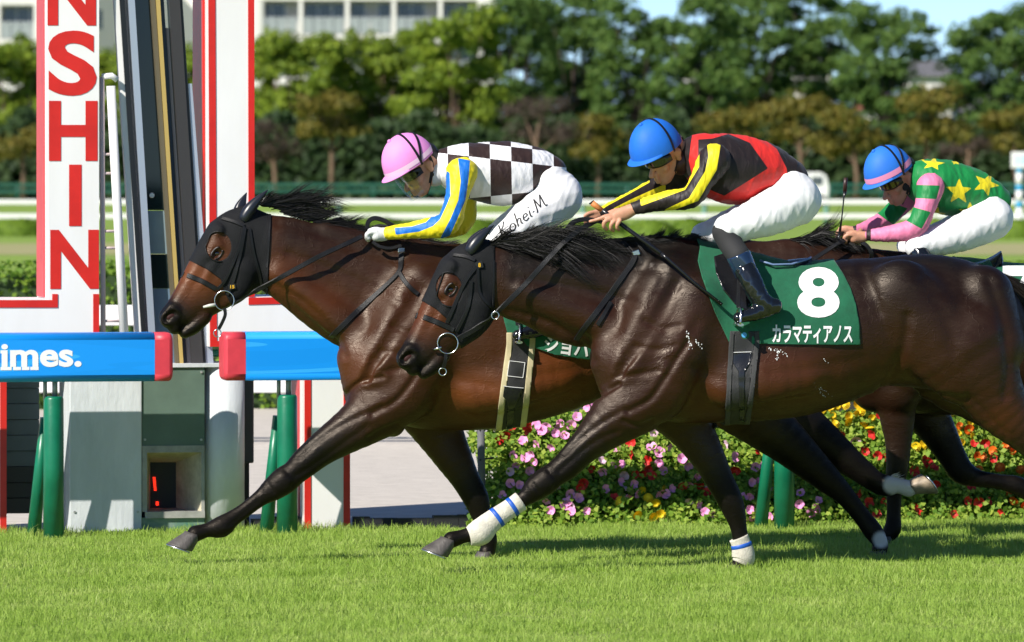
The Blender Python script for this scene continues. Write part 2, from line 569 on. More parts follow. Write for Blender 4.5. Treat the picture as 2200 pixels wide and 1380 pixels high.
def grass(name, n, sampler, hgt, wid, m, seed, lean=.5):
    r = np.random.default_rng(seed)
    xy, sc = sampler(r, n)
    n = len(xy)
    h = hgt*sc*r.uniform(.45, 1.25, n); a = r.uniform(0, 2*np.pi, n); ln = r.normal(0, lean, n)*h; la = r.uniform(0, 2*np.pi, n)
    wd = wid*r.uniform(.6, 1.4, n)
    d = np.stack([np.cos(a), np.sin(a)], 1)*wd[:, None]/2; l = np.stack([np.cos(la), np.sin(la)], 1)*ln[:, None]
    V = np.zeros((n, 5, 3))
    V[:, 0, :2] = xy-d; V[:, 1, :2] = xy+d
    V[:, 2, :2] = xy-d*.75+l*.35; V[:, 3, :2] = xy+d*.75+l*.35; V[:, 2, 2] = V[:, 3, 2] = h*.55
    V[:, 4, :2] = xy+l; V[:, 4, 2] = h*np.clip(1-.25*np.abs(ln/h)**2, .4, 1)
    b = np.arange(n)[:, None]*5
    T = np.concatenate([b+np.array([0, 1, 3]), b+np.array([0, 3, 2]), b+np.array([2, 3, 4])])
    o = obj(name, mesh_np(name, V.reshape(-1, 3), T), m, None)
    tone = np.repeat(r.random(n), 5)
    attr(o, 'tone', tone)
    return o

def grass_mat(name, c1, c2, c3):
    m = bpy.data.materials.new(name); m.use_nodes = True; nt = m.node_tree; b = nt.nodes['Principled BSDF']; L = nt.links.new
    a = nt.nodes.new('ShaderNodeAttribute'); a.attribute_name = 'tone'
    g = nt.nodes.new('ShaderNodeNewGeometry')
    nz = nt.nodes.new('ShaderNodeTexNoise'); nz.inputs['Scale'].default_value = 1.7; nz.inputs['Detail'].default_value = 4; L(g.outputs['Position'], nz.inputs['Vector'])
    ad = nt.nodes.new('ShaderNodeMath'); ad.operation = 'MULTIPLY_ADD'; ad.inputs[1].default_value = .55; L(a.outputs['Fac'], ad.inputs[0])
    s2 = nt.nodes.new('ShaderNodeMath'); s2.operation = 'MULTIPLY_ADD'; s2.inputs[1].default_value = 1.1; s2.inputs[2].default_value = -.30; L(nz.outputs['Fac'], s2.inputs[0]); L(s2.outputs[0], ad.inputs[2])
    r = nt.nodes.new('ShaderNodeValToRGB'); e = r.color_ramp.elements
    e[0].position = .1; e[0].color = (*c1, 1); e[1].position = .98; e[1].color = (*c3, 1); x = e.new(.55); x.color = (*c2, 1)
    L(ad.outputs[0], r.inputs['Fac']); L(r.outputs['Color'], b.inputs['Base Color'])
    b.inputs['Roughness'].default_value = .55; b.inputs['Specular IOR Level'].default_value = .3
    t = nt.nodes.new('ShaderNodeBsdfTranslucent'); L(r.outputs['Color'], t.inputs['Color'])
    mx = nt.nodes.new('ShaderNodeMixShader'); mx.inputs[0].default_value = .45
    out = nt.nodes['Material Output']; L(b.outputs[0], mx.inputs[1]); L(t.outputs[0], mx.inputs[2]); L(mx.outputs[0], out.inputs['Surface'])
    return m
M_grass = grass_mat('grass_blades', (0.25, 0.395, 0.055), (0.36, 0.515, 0.088), (0.51, 0.60, 0.19))
def near_sampler(r, n):
    s = r.uniform(-4.4, 6.6, n); t = r.random(n)
    w = np.where(s > 2.35, .47, .60) - 8.9*t**.9
    x, y = FR.O[0] + s*CT - w*ST, FR.O[1] + s*ST + w*CT
    k = np.abs(x/y) < .092
    k &= (y > 26.5)
    cl = .72 + .25*np.sin(x*2.3+np.sin(y*1.7)*1.5)*np.sin(y*2.9+x) + .30*np.sin(x*7.1+2*np.sin(y*3.1))*np.sin(y*6.3+1.3*np.sin(x*4)) + .2*(w > .1)
    cl *= np.where(r.random(n) < .04, 1.7, 1.0)
    return np.stack([x, y], 1)[k], cl[k]
tag(grass('turf_grass', 520000, near_sampler, .048, .0037, M_grass, 5, .85), 'bright green racecourse turf under the galloping horses', 'grass', kind='stuff')

# ------------------------------------------------------------------ running rail: padded beams and posts
def beam_mat():
    m = bpy.data.materials.new('printed_blue_pad'); m.use_nodes = True; nt = m.node_tree; b = nt.nodes['Principled BSDF']; L = nt.links.new
    tc = nt.nodes.new('ShaderNodeTexCoord'); mp = nt.nodes.new('ShaderNodeMapping'); mp.inputs['Scale'].default_value = (.42, 0, 6.5); mp.inputs['Rotation'].default_value = (0, .10, 0)
    L(tc.outputs['Object'], mp.inputs['Vector'])
    nz = nt.nodes.new('ShaderNodeTexNoise'); nz.inputs['Scale'].default_value = 1.3; nz.inputs['Detail'].default_value = .6; L(mp.outputs[0], nz.inputs['Vector'])
    r = nt.nodes.new('ShaderNodeValToRGB'); r.color_ramp.interpolation = 'CONSTANT'; e = r.color_ramp.elements
    e[0].position = 0; e[0].color = (0.004, 0.265, 0.80, 1); e[1].position = .42; e[1].color = (0.005, 0.28, 0.84, 1); x = e.new(.54); x.color = (0.03, 0.38, 0.88, 1); x = e.new(.60); x.color = (0.003, 0.255, 0.82, 1)
    L(nz.outputs['Fac'], r.inputs['Fac']); L(r.outputs['Color'], b.inputs['Base Color'])
    b.inputs['Roughness'].default_value = .4
    return m
M_beam = beam_mat()
M_pink = mat('pink_pad', (0.62, 0.045, 0.07), 0.45, var=.15)
M_pad = mat('green_pad', (0.003, 0.15, 0.075), 0.35, var=.25, vscale=5, bump=.25, bscale=10)
M_galv = mat('galvanised', (0.42, 0.43, 0.42), 0.5, metal=.5, var=.2)
M_paint = mat('white_paint', (0.80, 0.79, 0.78), 0.5, col2=(.73, .72, .70), vscale=3, stretch=(1, 1, .3))
M_red = mat('red_paint', (0.60, 0.018, 0.012), 0.4, var=.14, vscale=6)
M_pinkface = mat('faded_red_paint', (0.60, 0.06, 0.07), 0.45, var=.1)

def beam(px0, px1, pink, label):
    """padded rail section; front at w=0"""
    z1 = FR.p(px0, 716 if px0 < 400 else 711.5, 0)[2]; z1 = 1.138; z0 = 0.868
    s0, s1 = FR.p(px0, 0)[0], FR.p(px1, 0)[0]; sp = FR.p(pink, 0)[0]
    root = empty('rail_pad', (*rail_xy((s0+s1)/2, .11), 0), TH, label=label, cat='rail', group='padded running rail sections')
    prof = []
    r_, dp = .038, .22
    for cx, cz, a0 in ((r_, z0+r_, 180), (dp-r_, z0+r_, 270), (dp-r_, z1-r_, 0), (r_, z1-r_, 90)):
        for k in range(7):
            a = rad(a0 + 15*k); prof.append((cx + r_*math.cos(a) - .11, cz + r_*math.sin(a)))
    # round the front a little
    def loft(a, b, name, m, inset=0.0, cap_round=None):
        n = len(prof); V = []; Fc = []; st = [a, b] if cap_round is None else cap_round
        for s_, sc in st:
            for y, z in prof:
                zc = (z0+z1)/2
                V.append((s_ - (s0+s1)/2, y*sc, zc + (z-zc)*sc))
        for j in range(len(st)-1):
            for i in range(n): Fc.append((j*n+i, j*n+(i+1) % n, (j+1)*n+(i+1) % n, (j+1)*n+i))
        mb = MB(); mb.add(V, Fc, True); mb.sm = [(i % n) % 7 != 6 for i in range(len(Fc))]; mb.f.append(list(range(n))[::-1]); mb.sm.append(False); mb.f.append([(len(st)-1)*n+i for i in range(n)]); mb.sm.append(False)
        return mb.build(name, m, root)
    if pink < (px0+px1)/2:
        loft(None, None, 'pink_end_cap', M_pink, cap_round=[(s0, .86), (s0+.008, .95), (s0+.02, 1.0), (sp, 1.0)]); body = (sp+.001, s1)
    else:
        loft(None, None, 'pink_end_cap', M_pink, cap_round=[(sp, 1.0), (s1-.02, 1.0), (s1-.008, .95), (s1, .86)]); body = (s0, sp-.001)
    o = loft(None, None, 'printed_pad', M_beam, cap_round=[(body[0], 1.004), (body[1], 1.004)])
    return root, (s0+s1)/2
rb1, sc1 = beam(-420, 372, 333, 'blue padded rail with white lettering and pink end, left of the gap')
rb2, sc2 = beam(482, 2900, 528, 'blue padded rail starting at the horse chest, right of the gap')
b = fit_text('imes.', 173*FR.m(88), 50*FR.m(88), 0.03)
s_c = FR.p(89, 0)[0]; zt = FR.p(89, 764)[2]
for v in b.verts: v.co = Vector((v.co.x + s_c - sc1, -.1125, v.co.y + zt))
for x0_, x1_, y_ in ((1, 25, 791), (28, 45, 791), (47, 63, 791), (65, 83, 791), (1, 14, 755), (28, 40, 755)):
    q_ = bmesh.ops.create_grid(b, x_segments=1, y_segments=1, size=.5)['verts']; m_ = FR.m(60)
    for v in q_: v.co = Vector((FR.p((x0_+x1_)/2, 0)[0]-sc1 + v.co.x*(x1_-x0_)*m_, -.1122, zt - (y_-764)*m_ - .002 + v.co.y*7*m_))
obj('lettering', b, mat('beam_print', (.80, .80, .82), .5), rb1)

def padded_post(px, label):
    s, _, _ = FR.p(px, 0, .11)
    root = empty('rail_post', (*rail_xy(s, .11), 0), TH, label=label, cat='post', group='green padded rail posts')
    mb = MB(); mb.tube([(0, 0, 0), (0, 0, .4), (0, 0, .77), (0, 0, .785)], [.058, .057, .056, .05], n=20); mb.build('pad', M_pad, root)
    mb = MB(); mb.tube([(.01, .02, .76), (.01, .02, .90)], .016, n=10); mb.build('pole', M_galv, root)
    mb = MB(); mb.tube([(-.045, .02, .76), (-.045, .02, .90)], .012, n=10); mb.build('bolt_rod', M_galv, root)
    mb = MB(); mb.tube([(-.030, .16, .66), (-.055, .19, .35), (-.085, .22, 0)], [.026, .034, .040], n=14); mb.build('brace_pad', M_pad, root)
    return root
padded_post(115, 'green padded rail post under the white lettering')
padded_post(617, 'green padded rail post left of the outstretched foreleg')
padded_post(1685, 'green padded rail post in front of the flower bed')

# ------------------------------------------------------------------ finishing-post towers
def poly_sz(frame, pts, w): return [(frame.p(x, y, w)[0], frame.p(x, y, w)[2]) for x, y in pts]
def tower(name, outline, w0, depth, label, trims, flanks, s_ref):
    sr = FR.p(s_ref, 0, w0)[0]
    root = empty(name, (*rail_xy(sr, w0), 0), TH, label=label, cat='tower', group='red and white finishing post towers')
    pl = [(s-sr, z) for s, z in poly_sz(FR, outline, w0)]
    mb = MB(); mb.prism(pl, 0, depth); mb.build('board', M_paint, root)
    for t in trims:
        q = [(s-sr, z) for s, z in poly_sz(FR, t, w0)]
        mb = MB(); mb.prism(q, -.005, .02); mb.build('red_trim', M_red, root)
    for (px, y0, y1, d0, d1, m) in flanks:
        s = FR.p(px, y0, w0)[0]-sr; z0, z1 = FR.p(px, y1, w0)[2], FR.p(px, y0, w0)[2]
        mb = MB(); mb.box(s-.004, s+.01, d0, d1, z0, z1); mb.build('flank_stripe', m, root)
    return root, sr
TW = .64
t1, sr1 = tower('finish_tower', [(101, -900), (213, -900), (213, 745), (10, 745), (10, 1165), (-92, 1165), (-92, 643), (104, 643)], TW, .55,
    'white finishing tower with red letters down its front', [[(-92, 645), (124, 645), (124, 661), (-92, 661)], [(112, 632), (124, 632), (124, 645), (112, 645)], [(200, 632), (213, 632), (213, 745), (200, 745)], [(0, 745), (14, 745), (14, 1165), (0, 1165)], [(-92, 662), (-80, 662), (-80, 1165), (-92, 1165)]],
    [(102, -900, 640, .15, .50, M_pinkface)], 60)
t2, sr2 = tower('finish_tower', [(443, -900), (545, -900), (545, 638), (752, 634), (752, 1150), (650, 1150), (650, 742), (448, 745)], TW, .55,
    'white finishing tower edged in red behind the leading horse', [[(443, -900), (458, -900), (466, 745), (451, 745)], [(531, -900), (545, -900), (547, 638), (534, 638)], [(534, 640), (752, 636), (752, 650), (534, 655)], [(466, 733), (650, 730), (650, 742), (466, 745)], [(654, 742), (668, 742), (668, 1150), (654, 1150)], [(738, 650), (752, 650), (752, 1150), (738, 1150)]],
    [(442, -900, 640, .10, .50, M_red), (649, 746, 1150, .10, .36, M_pinkface)], 560)
for ch, y0, y1 in (('N', -70, 55), ('S', 66, 206), ('H', 217, 346), ('I', 354, 486), ('N', 494, 621)):
    x0, x1 = (145, 172) if ch == 'I' else (103, 208)
    off = (y0 - 60)/560*10
    b = fit_text(ch, (x1-x0)*FR.m(150, TW), (y1-y0)*FR.m(150, TW), 0.03 if ch != 'I' else 0)
    c = FR.p((x0+x1)/2 + off*.6, (y0+y1)/2, TW)
    for v in b.verts: v.co = Vector((v.co.x + c[0] - sr1, -.003, v.co.y + c[2]))
    ob = obj('letter', b, M_red, t1)

# winning-post base: painted concrete pillar with recessed display
M_conc = mat('painted_concrete', (0.64, 0.67, 0.69), 0.75, col2=(.50, .53, .54), vscale=4, bump=.4, bscale=26, stretch=(1, 1, .35))
M_gpanel = mat('grey_green_panel', (0.10, 0.155, 0.12), 0.6, var=.2, vscale=4)
M_gbase = mat('worn_green_paint', (0.055, 0.17, 0.12), 0.7, col2=(.20, .27, .23), vscale=26, stretch=(.3, 1, 1))
M_stone = mat('cream_reveal', (0.50, 0.45, 0.32), 0.8, var=.35, vscale=10)
M_frame = mat('grey_frame', (0.33, 0.33, 0.30), 0.7, var=.3, vscale=10)
M_dark = mat('dark_housing', (0.012, 0.014, 0.014), 0.6)
M_cab = mat('slate_cabinet', (0.055, 0.075, 0.085), 0.5, var=.15)
PW = .56
def sz(px, py, w=PW): p_ = FR.p(px, py, w); return p_[0], p_[2]
pb = empty('display_pillar', (*rail_xy(sz(300, 0)[0], PW), 0), TH, label='white concrete pillar with green panel and small red display', cat='pillar')
S0 = sz(300, 0)[0]
def blk(name, px0, px1, py0, py1, d0, d1, m, parent=pb, bevel=0.0, sref=None, **kw):
    a, z1 = sz(px0, py0); c, z0 = sz(px1, py1); mb = MB(); mb.box(a-S0, c-S0, d0, d1, max(z0, 0), z1); return mb.build(name, m, parent, bevel, **kw)
blk('left_block', 150, 304.5, 788, 1190, 0, .5, M_conc, bevel=.006)
blk('green_panel', 305.5, 440, 788, 958, .012, .5, M_gpanel)
blk('cap', 304.8, 531, 783, 788.5, -.002, .5, M_conc)
blk('base_strip', 305.5, 440, 1113, 1190, .015, .5, M_gbase)
blk('lintel', 306, 440, 958.5, 972, .006, .2, M_frame)
blk('sill', 312, 440, 1100, 1112.5, -.006, .2, M_frame)
blk('jamb', 306, 316, 972, 1100, .006, .2, M_frame)
blk('jamb', 433, 440, 972, 1100, .006, .2, M_frame)
# splayed reveal
def spl(name, outer, inner, m):
    V = [(*(lambda q: (q[0]-S0, .01, q[1]))(sz(*p)),) for p in outer] + [(*(lambda q: (q[0]-S0, .30, q[1]))(sz(*p)),) for p in inner]
    mb = MB(); mb.add(V, [(0, 1, 3, 2)]); return mb.build(name, m, pb)
O = [(316, 972), (433, 972), (433, 1100), (316, 1100)]; I = [(338, 999), (394, 999), (394, 1098), (338, 1098)]
spl('reveal', O[0:2], I[0:2], M_stone); spl('reveal', O[1:3], I[1:3], M_stone); spl('reveal', [O[3], O[0]], [I[3], I[0]], M_stone); spl('reveal', O[2:4], I[2:4], M_frame)
blk('display_housing', 330, 400, 990, 1105, .301, .48, M_dark)
M_led = bpy.data.materials.new('red_led'); M_led.use_nodes = True
_b = M_led.node_tree.nodes['Principled BSDF']; _b.inputs['Base Color'].default_value = (.3, 0, 0, 1); _b.inputs['Emission Color'].default_value = (1, .03, .01, 1); _b.inputs['Emission Strength'].default_value = 1.3
for i in range(11): blk('led', 343.5+i*.25, 349+i*.25, 1031+i*2.75, 1032.6+i*2.75, .292, .3, M_led)
for i in range(3): blk('led', 350, 356, 1084+i*3, 1086+i*3, .292, .3, M_led)
for px, py in ((160, 800), (296, 800), (160, 1100), (296, 1100), (312, 800), (433, 800), (312, 945), (433, 945)):
    c_ = sz(px, py); mb = MB(); mb.tube([(c_[0]-S0, .018 if px > 304 else .002, c_[1]), (c_[0]-S0, .004 if px > 304 else -.006, c_[1])], .007, n=8); mb.build('bolt', M_galv, pb)
# rounded column on the right
mb = MB(); c0 = sz(486, 0)[0]-S0; r0 = (sz(532, 0)[0]-sz(440.5, 0)[0])/2
mb.tube([(c0, r0*1.0, 0), (c0, r0*1.0, sz(486, 788)[1])], r0, n=40); mb.build('round_column', M_conc, pb)
eq = empty('equipment_box', (*rail_xy(sz(545, 0)[0], PW+.25), 0), TH, label='dark grey equipment box fixed beside the round column', cat='box')
mb = MB(); a = sz(528, 815)[0]-sz(545, 0)[0]; c = sz(560, 815)[0]-sz(545, 0)[0]; mb.box(a, c, 0, .3, sz(545, 1000)[1], sz(545, 812)[1]); mb.build('casing', mat('dark_grey_box', (.035, .038, .045), .5), eq, bevel=.01)
mb = MB(); mb.box(a+.02, c-.02, .05, .25, 0, sz(545, 1000)[1]); mb.build('stand', M_dark, eq)
cb = empty('slate_cabinet', (*rail_xy(sz(50, 0)[0], PW+.3), 0), TH, label='slate grey slatted cabinet beneath the lettered rail', cat='cabinet')
for i in range(9):
    mb = MB(); zt = sz(50, 805+i*34)[1]; zb = sz(50, 805+(i+1)*34-1.2)[1]
    mb.box(sz(-30, 0)[0]-sz(50, 0)[0], sz(98, 0)[0]-sz(50, 0)[0], 0+(i % 2)*.01, .4, max(zb, 0), zt); mb.build('panel', M_cab if i < 6 else M_dark, cb)

# tall leaning mirror frame between the towers
M_black = mat('black_frame', (0.010, 0.011, 0.013), 0.4)
M_silver = mat('silver_trim', (0.42, 0.47, 0.55), 0.35, metal=.4)
M_mirror = mat('dark_mirror_glass', (0.010, 0.022, 0.022), 0.08, spec=.5)
M_mreflect = mat('pale_blue_reflection', (0.20, 0.27, 0.29), 0.5, var=.1)
M_gold = mat('gold_strip', (0.46, 0.33, 0.10), 0.4)
M_brown = mat('bronze_strip', (0.12, 0.10, 0.06), 0.5)
M_col = mat('charcoal_column', (0.035, 0.033, 0.033), 0.5)
MW = .72
mr = empty('finish_mirror', (*rail_xy(FR.p(330, 0, MW)[0], MW), 0), TH, label='tall leaning dark finish line mirror in black, silver and gold frame', cat='mirror')
SM = FR.p(330, 0, MW)[0]
def slat(name, t0, t1, b0, b1, m, d0=0.0, d1=.08, y0=-300, y1=782, parent=mr, yt=0, yb=700):
    """edges given at rows yt and yb, extended to y0..y1"""
    def X(a, c, y): return a + (c-a)*(y-yt)/(yb-yt)
    P = [(X(t0, b0, y0), y0), (X(t1, b1, y0), y0), (X(t1, b1, y1), y1), (X(t0, b0, y1), y1)]
    q = [(s-SM, z) for s, z in poly_sz(FR, P, MW)]
    mb = MB(); mb.prism(q, d0, d1); return mb.build(name, m, parent)
slat('white_edge', 245, 256, 290, 302, M_paint, 0, .06)
slat('black_edge', 256, 267, 302, 312, M_black, -.02, .08)
slat('pale_edge', 267, 274, 313, 317, mat('pinkish_trim', (.5, .42, .42), .5), .02, .08)
slat('silver_tube', 274, 288, 317, 331, M_silver, -.03, .05)
slat('mirror_glass', 288, 326, 331, 372, M_mirror, .05, .08, -300, 452)
slat('lower_reflection', 288, 326, 331, 372, M_mreflect, .048, .08, 453, 546)  # pale blue colour stands in for scenery reflected in the mirror
slat('dark_reflection', 288, 326, 331, 372, M_mirror, .05, .08, 547, 620)  # dark glass again, standing in for people reflected in the mirror
slat('lower_reflection', 288, 326, 331, 372, mat('blue_grey_reflection', (.12, .19, .26), .5), .048, .08, 621, 782)  # lighter lower area, another reflection put into the colour
slat('bronze_strip', 324, 333, 372, 379, M_brown, -.01, .08)
slat('gold_strip', 334, 343, 380, 388, M_gold, -.02, .08)
slat('navy_edge', 343, 352, 388, 396, mat('navy_edge', (.012, .02, .035), .4), .0, .08)
slat('white_gap_strip', 354, 359, 398, 406, mat('mauve_trim', (.34, .30, .31), .5), .02, .08, 60, 782)
slat('column', 362, 385, 406, 430, M_col, -.03, .08)
slat('black_edge', 386, 391, 430, 436, M_black, -.02, .08)
slat('silver_edge', 392, 398, 437, 452, M_silver, -.01, .08, 180, 782)
c = FR.p(328, 420, MW); mb = MB(); torus(mb, (c[0]-SM, .035, c[2]), .008, .008, n=14); mb.build('lamp_stud', M_paint, mr)
lad = empty('white_ladder', (*rail_xy(FR.p(245, 0, .68)[0], .68), 0), TH, label='white tubular ladder standing beside the lettered tower', cat='ladder')
SL = FR.p(245, 0, .68)[0]
def lp(px, py): p_ = FR.p(px, py, .68); return Vector((p_[0]-SL, 0, max(p_[2], 0)))
M_pinky = mat('faded_pink_tube', (0.50, 0.40, 0.39), .5)
mb = MB(); mb.tube([lp(238, 185), lp(270, 782)], .026, n=12); mb.build('stile', M_paint, lad)
mb = MB(); mb.tube([lp(219, 165), lp(222, 782)], .015, n=10); mb.build('stile', M_pinky, lad)
mb = MB(); mb.tube([lp(219, 165), lp(240, 163), lp(252, 172)], .018, n=10); mb.build('top_rail', M_paint, lad)
for y in (332, 373, 497, 533, 690):
    mb = MB(); mb.tube([lp(219, y), lp(238+(y-185)*.0524, y)], .008, n=8); mb.build('rung', M_pinky, lad)
# small fittings on the pillar top
ft = empty('white_stanchion', (*rail_xy(FR.p(444, 0, .78)[0], .78), 0), TH, label='short white stanchion and green pipe on top of the pillar', cat='pipe')
SF = FR.p(444, 0, .78)[0]
def fp(px, py): p_ = FR.p(px, py, .78); return Vector((p_[0]-SF, 0, p_[2]))
mb = MB(); mb.tube([fp(441, 470), fp(448, 785)], .020, n=12); mb.build('post', M_paint, ft)
mb = MB(); mb.tube([fp(392, 760), fp(500, 758)], .022, n=12); mb.build('green_pipe', M_pad, ft)
mb = MB(); mb.tube([fp(385, 730), fp(385, 785)], .014, n=8); mb.build('pale_pipe', mat('pale_green', (.3, .4, .3), .5), ft)
mb = MB(); mb.tube([fp(412, 700), fp(412, 775)], .018, n=8); mb.build('dark_pipe', M_dark, ft)
mb = MB(); mb.tube([fp(410, 771), fp(410, 786)], .016, n=10); mb.build('cap_bolt', M_stone, ft)

M_rubber = mat('black_rubber', (.012, .013, .016), .7)
# dark edging and trackside line on the sand
ed = empty('rubber_edging', (*rail_xy(3.0, .66), 0), TH, label='ragged black rubber edging between the turf and the sand', cat='edging')
r_ = np.random.default_rng(3)
for e0, e1 in ((541, 646), (760, 1036)):
    mb = MB()
    x = FR.p(e0, 0, .66)[0]-3.0; xe = FR.p(e1, 0, .66)[0]-3.0
    while x < xe:
        L_ = min(r_.uniform(.08, .25), xe-x+.003); mb.box(x, x+L_-.002, 0, .05, -.02, r_.uniform(.05, .085)); x += L_
    mb.build('strip', M_rubber, ed)

# ------------------------------------------------------------------ mid ground: white rail, hedge
def leaf_cloud(P, N, size, m, name, parent, seed=1, jitter=.6, **kw):
    r = np.random.default_rng(seed); n = len(P)
    N = N + r.normal(0, jitter, (n, 3)); N /= np.linalg.norm(N, axis=1, keepdims=True)
    U = np.cross(N, r.normal(0, 1, (n, 3))); U /= np.maximum(np.linalg.norm(U, axis=1, keepdims=True), 1e-6)
    W = np.cross(N, U); s = (size*r.uniform(.6, 1.35, n))[:, None] if np.isscalar(size) else (size*r.uniform(.7, 1.3, n))[:, None]
    V = np.stack([P-U*s*.5, P+W*s*.36+N*s*.08, P+U*s*.5, P-W*s*.36+N*s*.08], 1).reshape(-1, 3)
    Q = np.arange(n*4).reshape(n, 4)
    o = obj(name, mesh_np(name, V, Q, False), m, parent, **kw)
    attr(o, 'tone', np.repeat(r.random(n), 4))
    return o
def leaf_mat(name, c1, c2, c3, trans=.42, rough=.6):
    m = bpy.data.materials.new(name); m.use_nodes = True; nt = m.node_tree; b = nt.nodes['Principled BSDF']; L = nt.links.new
    a = nt.nodes.new('ShaderNodeAttribute'); a.attribute_name = 'tone'
    r = nt.nodes.new('ShaderNodeValToRGB'); e = r.color_ramp.elements
    e[0].position = 0; e[0].color = (*c1, 1); e[1].position = 1; e[1].color = (*c3, 1); x = e.new(.5); x.color = (*c2, 1)
    L(a.outputs['Fac'], r.inputs['Fac']); L(r.outputs['Color'], b.inputs['Base Color']); b.inputs['Roughness'].default_value = rough; b.inputs['Specular IOR Level'].default_value = .3
    t = nt.nodes.new('ShaderNodeBsdfTranslucent'); L(r.outputs['Color'], t.inputs['Color'])
    mx = nt.nodes.new('ShaderNodeMixShader'); mx.inputs[0].default_value = trans
    out = nt.nodes['Material Output']; L(b.outputs[0], mx.inputs[1]); L(t.outputs[0], mx.inputs[2]); L(mx.outputs[0], out.inputs['Surface'])
    return m
M_hedgeleaf = leaf_mat('hedge_leaf', (.06, .14, .014), (.14, .26, .022), (.24, .36, .04))
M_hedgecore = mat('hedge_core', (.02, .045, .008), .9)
hg = empty('clipped_hedge', (0, 53, 0), 0, label='clipped green hedge beyond the sand track', cat='hedge')
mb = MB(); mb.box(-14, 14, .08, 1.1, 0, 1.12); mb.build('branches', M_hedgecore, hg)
r_ = np.random.default_rng(9); n = 38000
xx = r_.uniform(-14, 14, n); side = r_.random(n) < .6
P = np.where(side[:, None], np.stack([xx, r_.uniform(0, .12, n), r_.uniform(.0, 1.2, n)], 1), np.stack([xx, r_.uniform(0, 1.2, n), r_.uniform(1.08, 1.24, n)], 1))
N = np.where(side[:, None], np.array([0, -1, .25]), np.array([0, -.3, 1.0]))
leaf_cloud(P, N, .055, M_hedgeleaf, 'foliage', hg, 4, .7)
def white_rail(name, D, zs, th, x0, x1, step, label, m=None, postm=None, rot=0.0, cat='rail', pr=.04):
    root = empty(name, (0, D, 0), rot, label=label, cat=cat)
    for z in zs:
        mb = MB(); mb.box(x0, x1, -.05, .03, z-th/2, z+th/2); mb.build('rail', m or M_paint, root, bevel=.01)
    x = x0+.3
    me = None
    while x < x1:
        if me is None:
            mb = MB(); mb.tube([(0, .08, 0), (0, .08, max(zs)+.04)], pr, n=8); o = mb.build('post', postm or M_paint, root); me = o.data; o.location.x = x
        else:
            o = bpy.data.objects.new('post', me); C.objects.link(o); o.parent = root; o.location.x = x
        x += step
    return root
white_rail('track_rail', 46.5, [.95, .45], .15, -14, 14, 2.0, 'white sand track rail seen between the tower and the ladder')
M_postg = mat('pale_green_post', (.10, .24, .17), .5)
white_rail('infield_rail', 200, [.83, .38], .15, -44.85, 44.85, 3.9, 'long white double infield rail on pale green posts', None, M_postg, pr=.09)
# far green fence
M_fence = mat('dark_green_fence', (.010, .085, .055), .5)
white_rail('far_fence', 320, [.95, .62], .17, -72.4, 72.4, 2.6, 'dark green boundary fence in front of the trees', M_fence, M_fence, cat='fence', pr=.10)
# low infield shrubs
M_shrub = leaf_mat('shrub_leaf', (.09, .17, .015), (.17, .28, .022), (.24, .36, .04))
def dome(r, n, rx, ry, rz):
    v = r.normal(0, 1, (n, 3)); v[:, 2] = np.abs(v[:, 2]); v /= np.linalg.norm(v, axis=1, keepdims=True)
    return v*np.array([rx, ry, rz])*r.uniform(.86, 1.0, n)[:, None], v
shr = [(40, 492, 75), (150, 490, 60), (650, 486, 60), (800, 494, 110), (1010, 492, 80), (1290, 488, 70), (1400, 484, 62), (1480, 492, 50), (1545, 484, 60), (1850, 490, 90), (2010, 490, 90), (2120, 486, 70), (2190, 496, 60), (720, 488, 60), (900, 486, 70)]
for i, (px, py, hw) in enumerate(sorted(shr)):
    D = 178 + 6*math.sin(i*2.1); c = at(px, py, D); rw = hw*D/F
    side_ = 'beyond the leading horse' if px < 1000 else ('between the two leading jockeys' if px < 1600 else 'beyond the third jockey')
    root = empty('low_shrub', (c.x, D, 0), 0, label='low bright green infield shrub ' + side_ + ', ' + ORD[i] + ' from the left', cat='shrub', group='rounded infield shrubs')
    P, N = dome(np.random.default_rng(100+i), 1500, rw, rw*.8, .50)
    leaf_cloud(P, N, .14, M_shrub, 'foliage', root, 100+i, .5)
    mb = MB(); mb.tube([(0, 0, 0), (0, 0, .35)], [rw*.5, rw*.25], n=10); mb.build('stem', M_hedgecore, root)

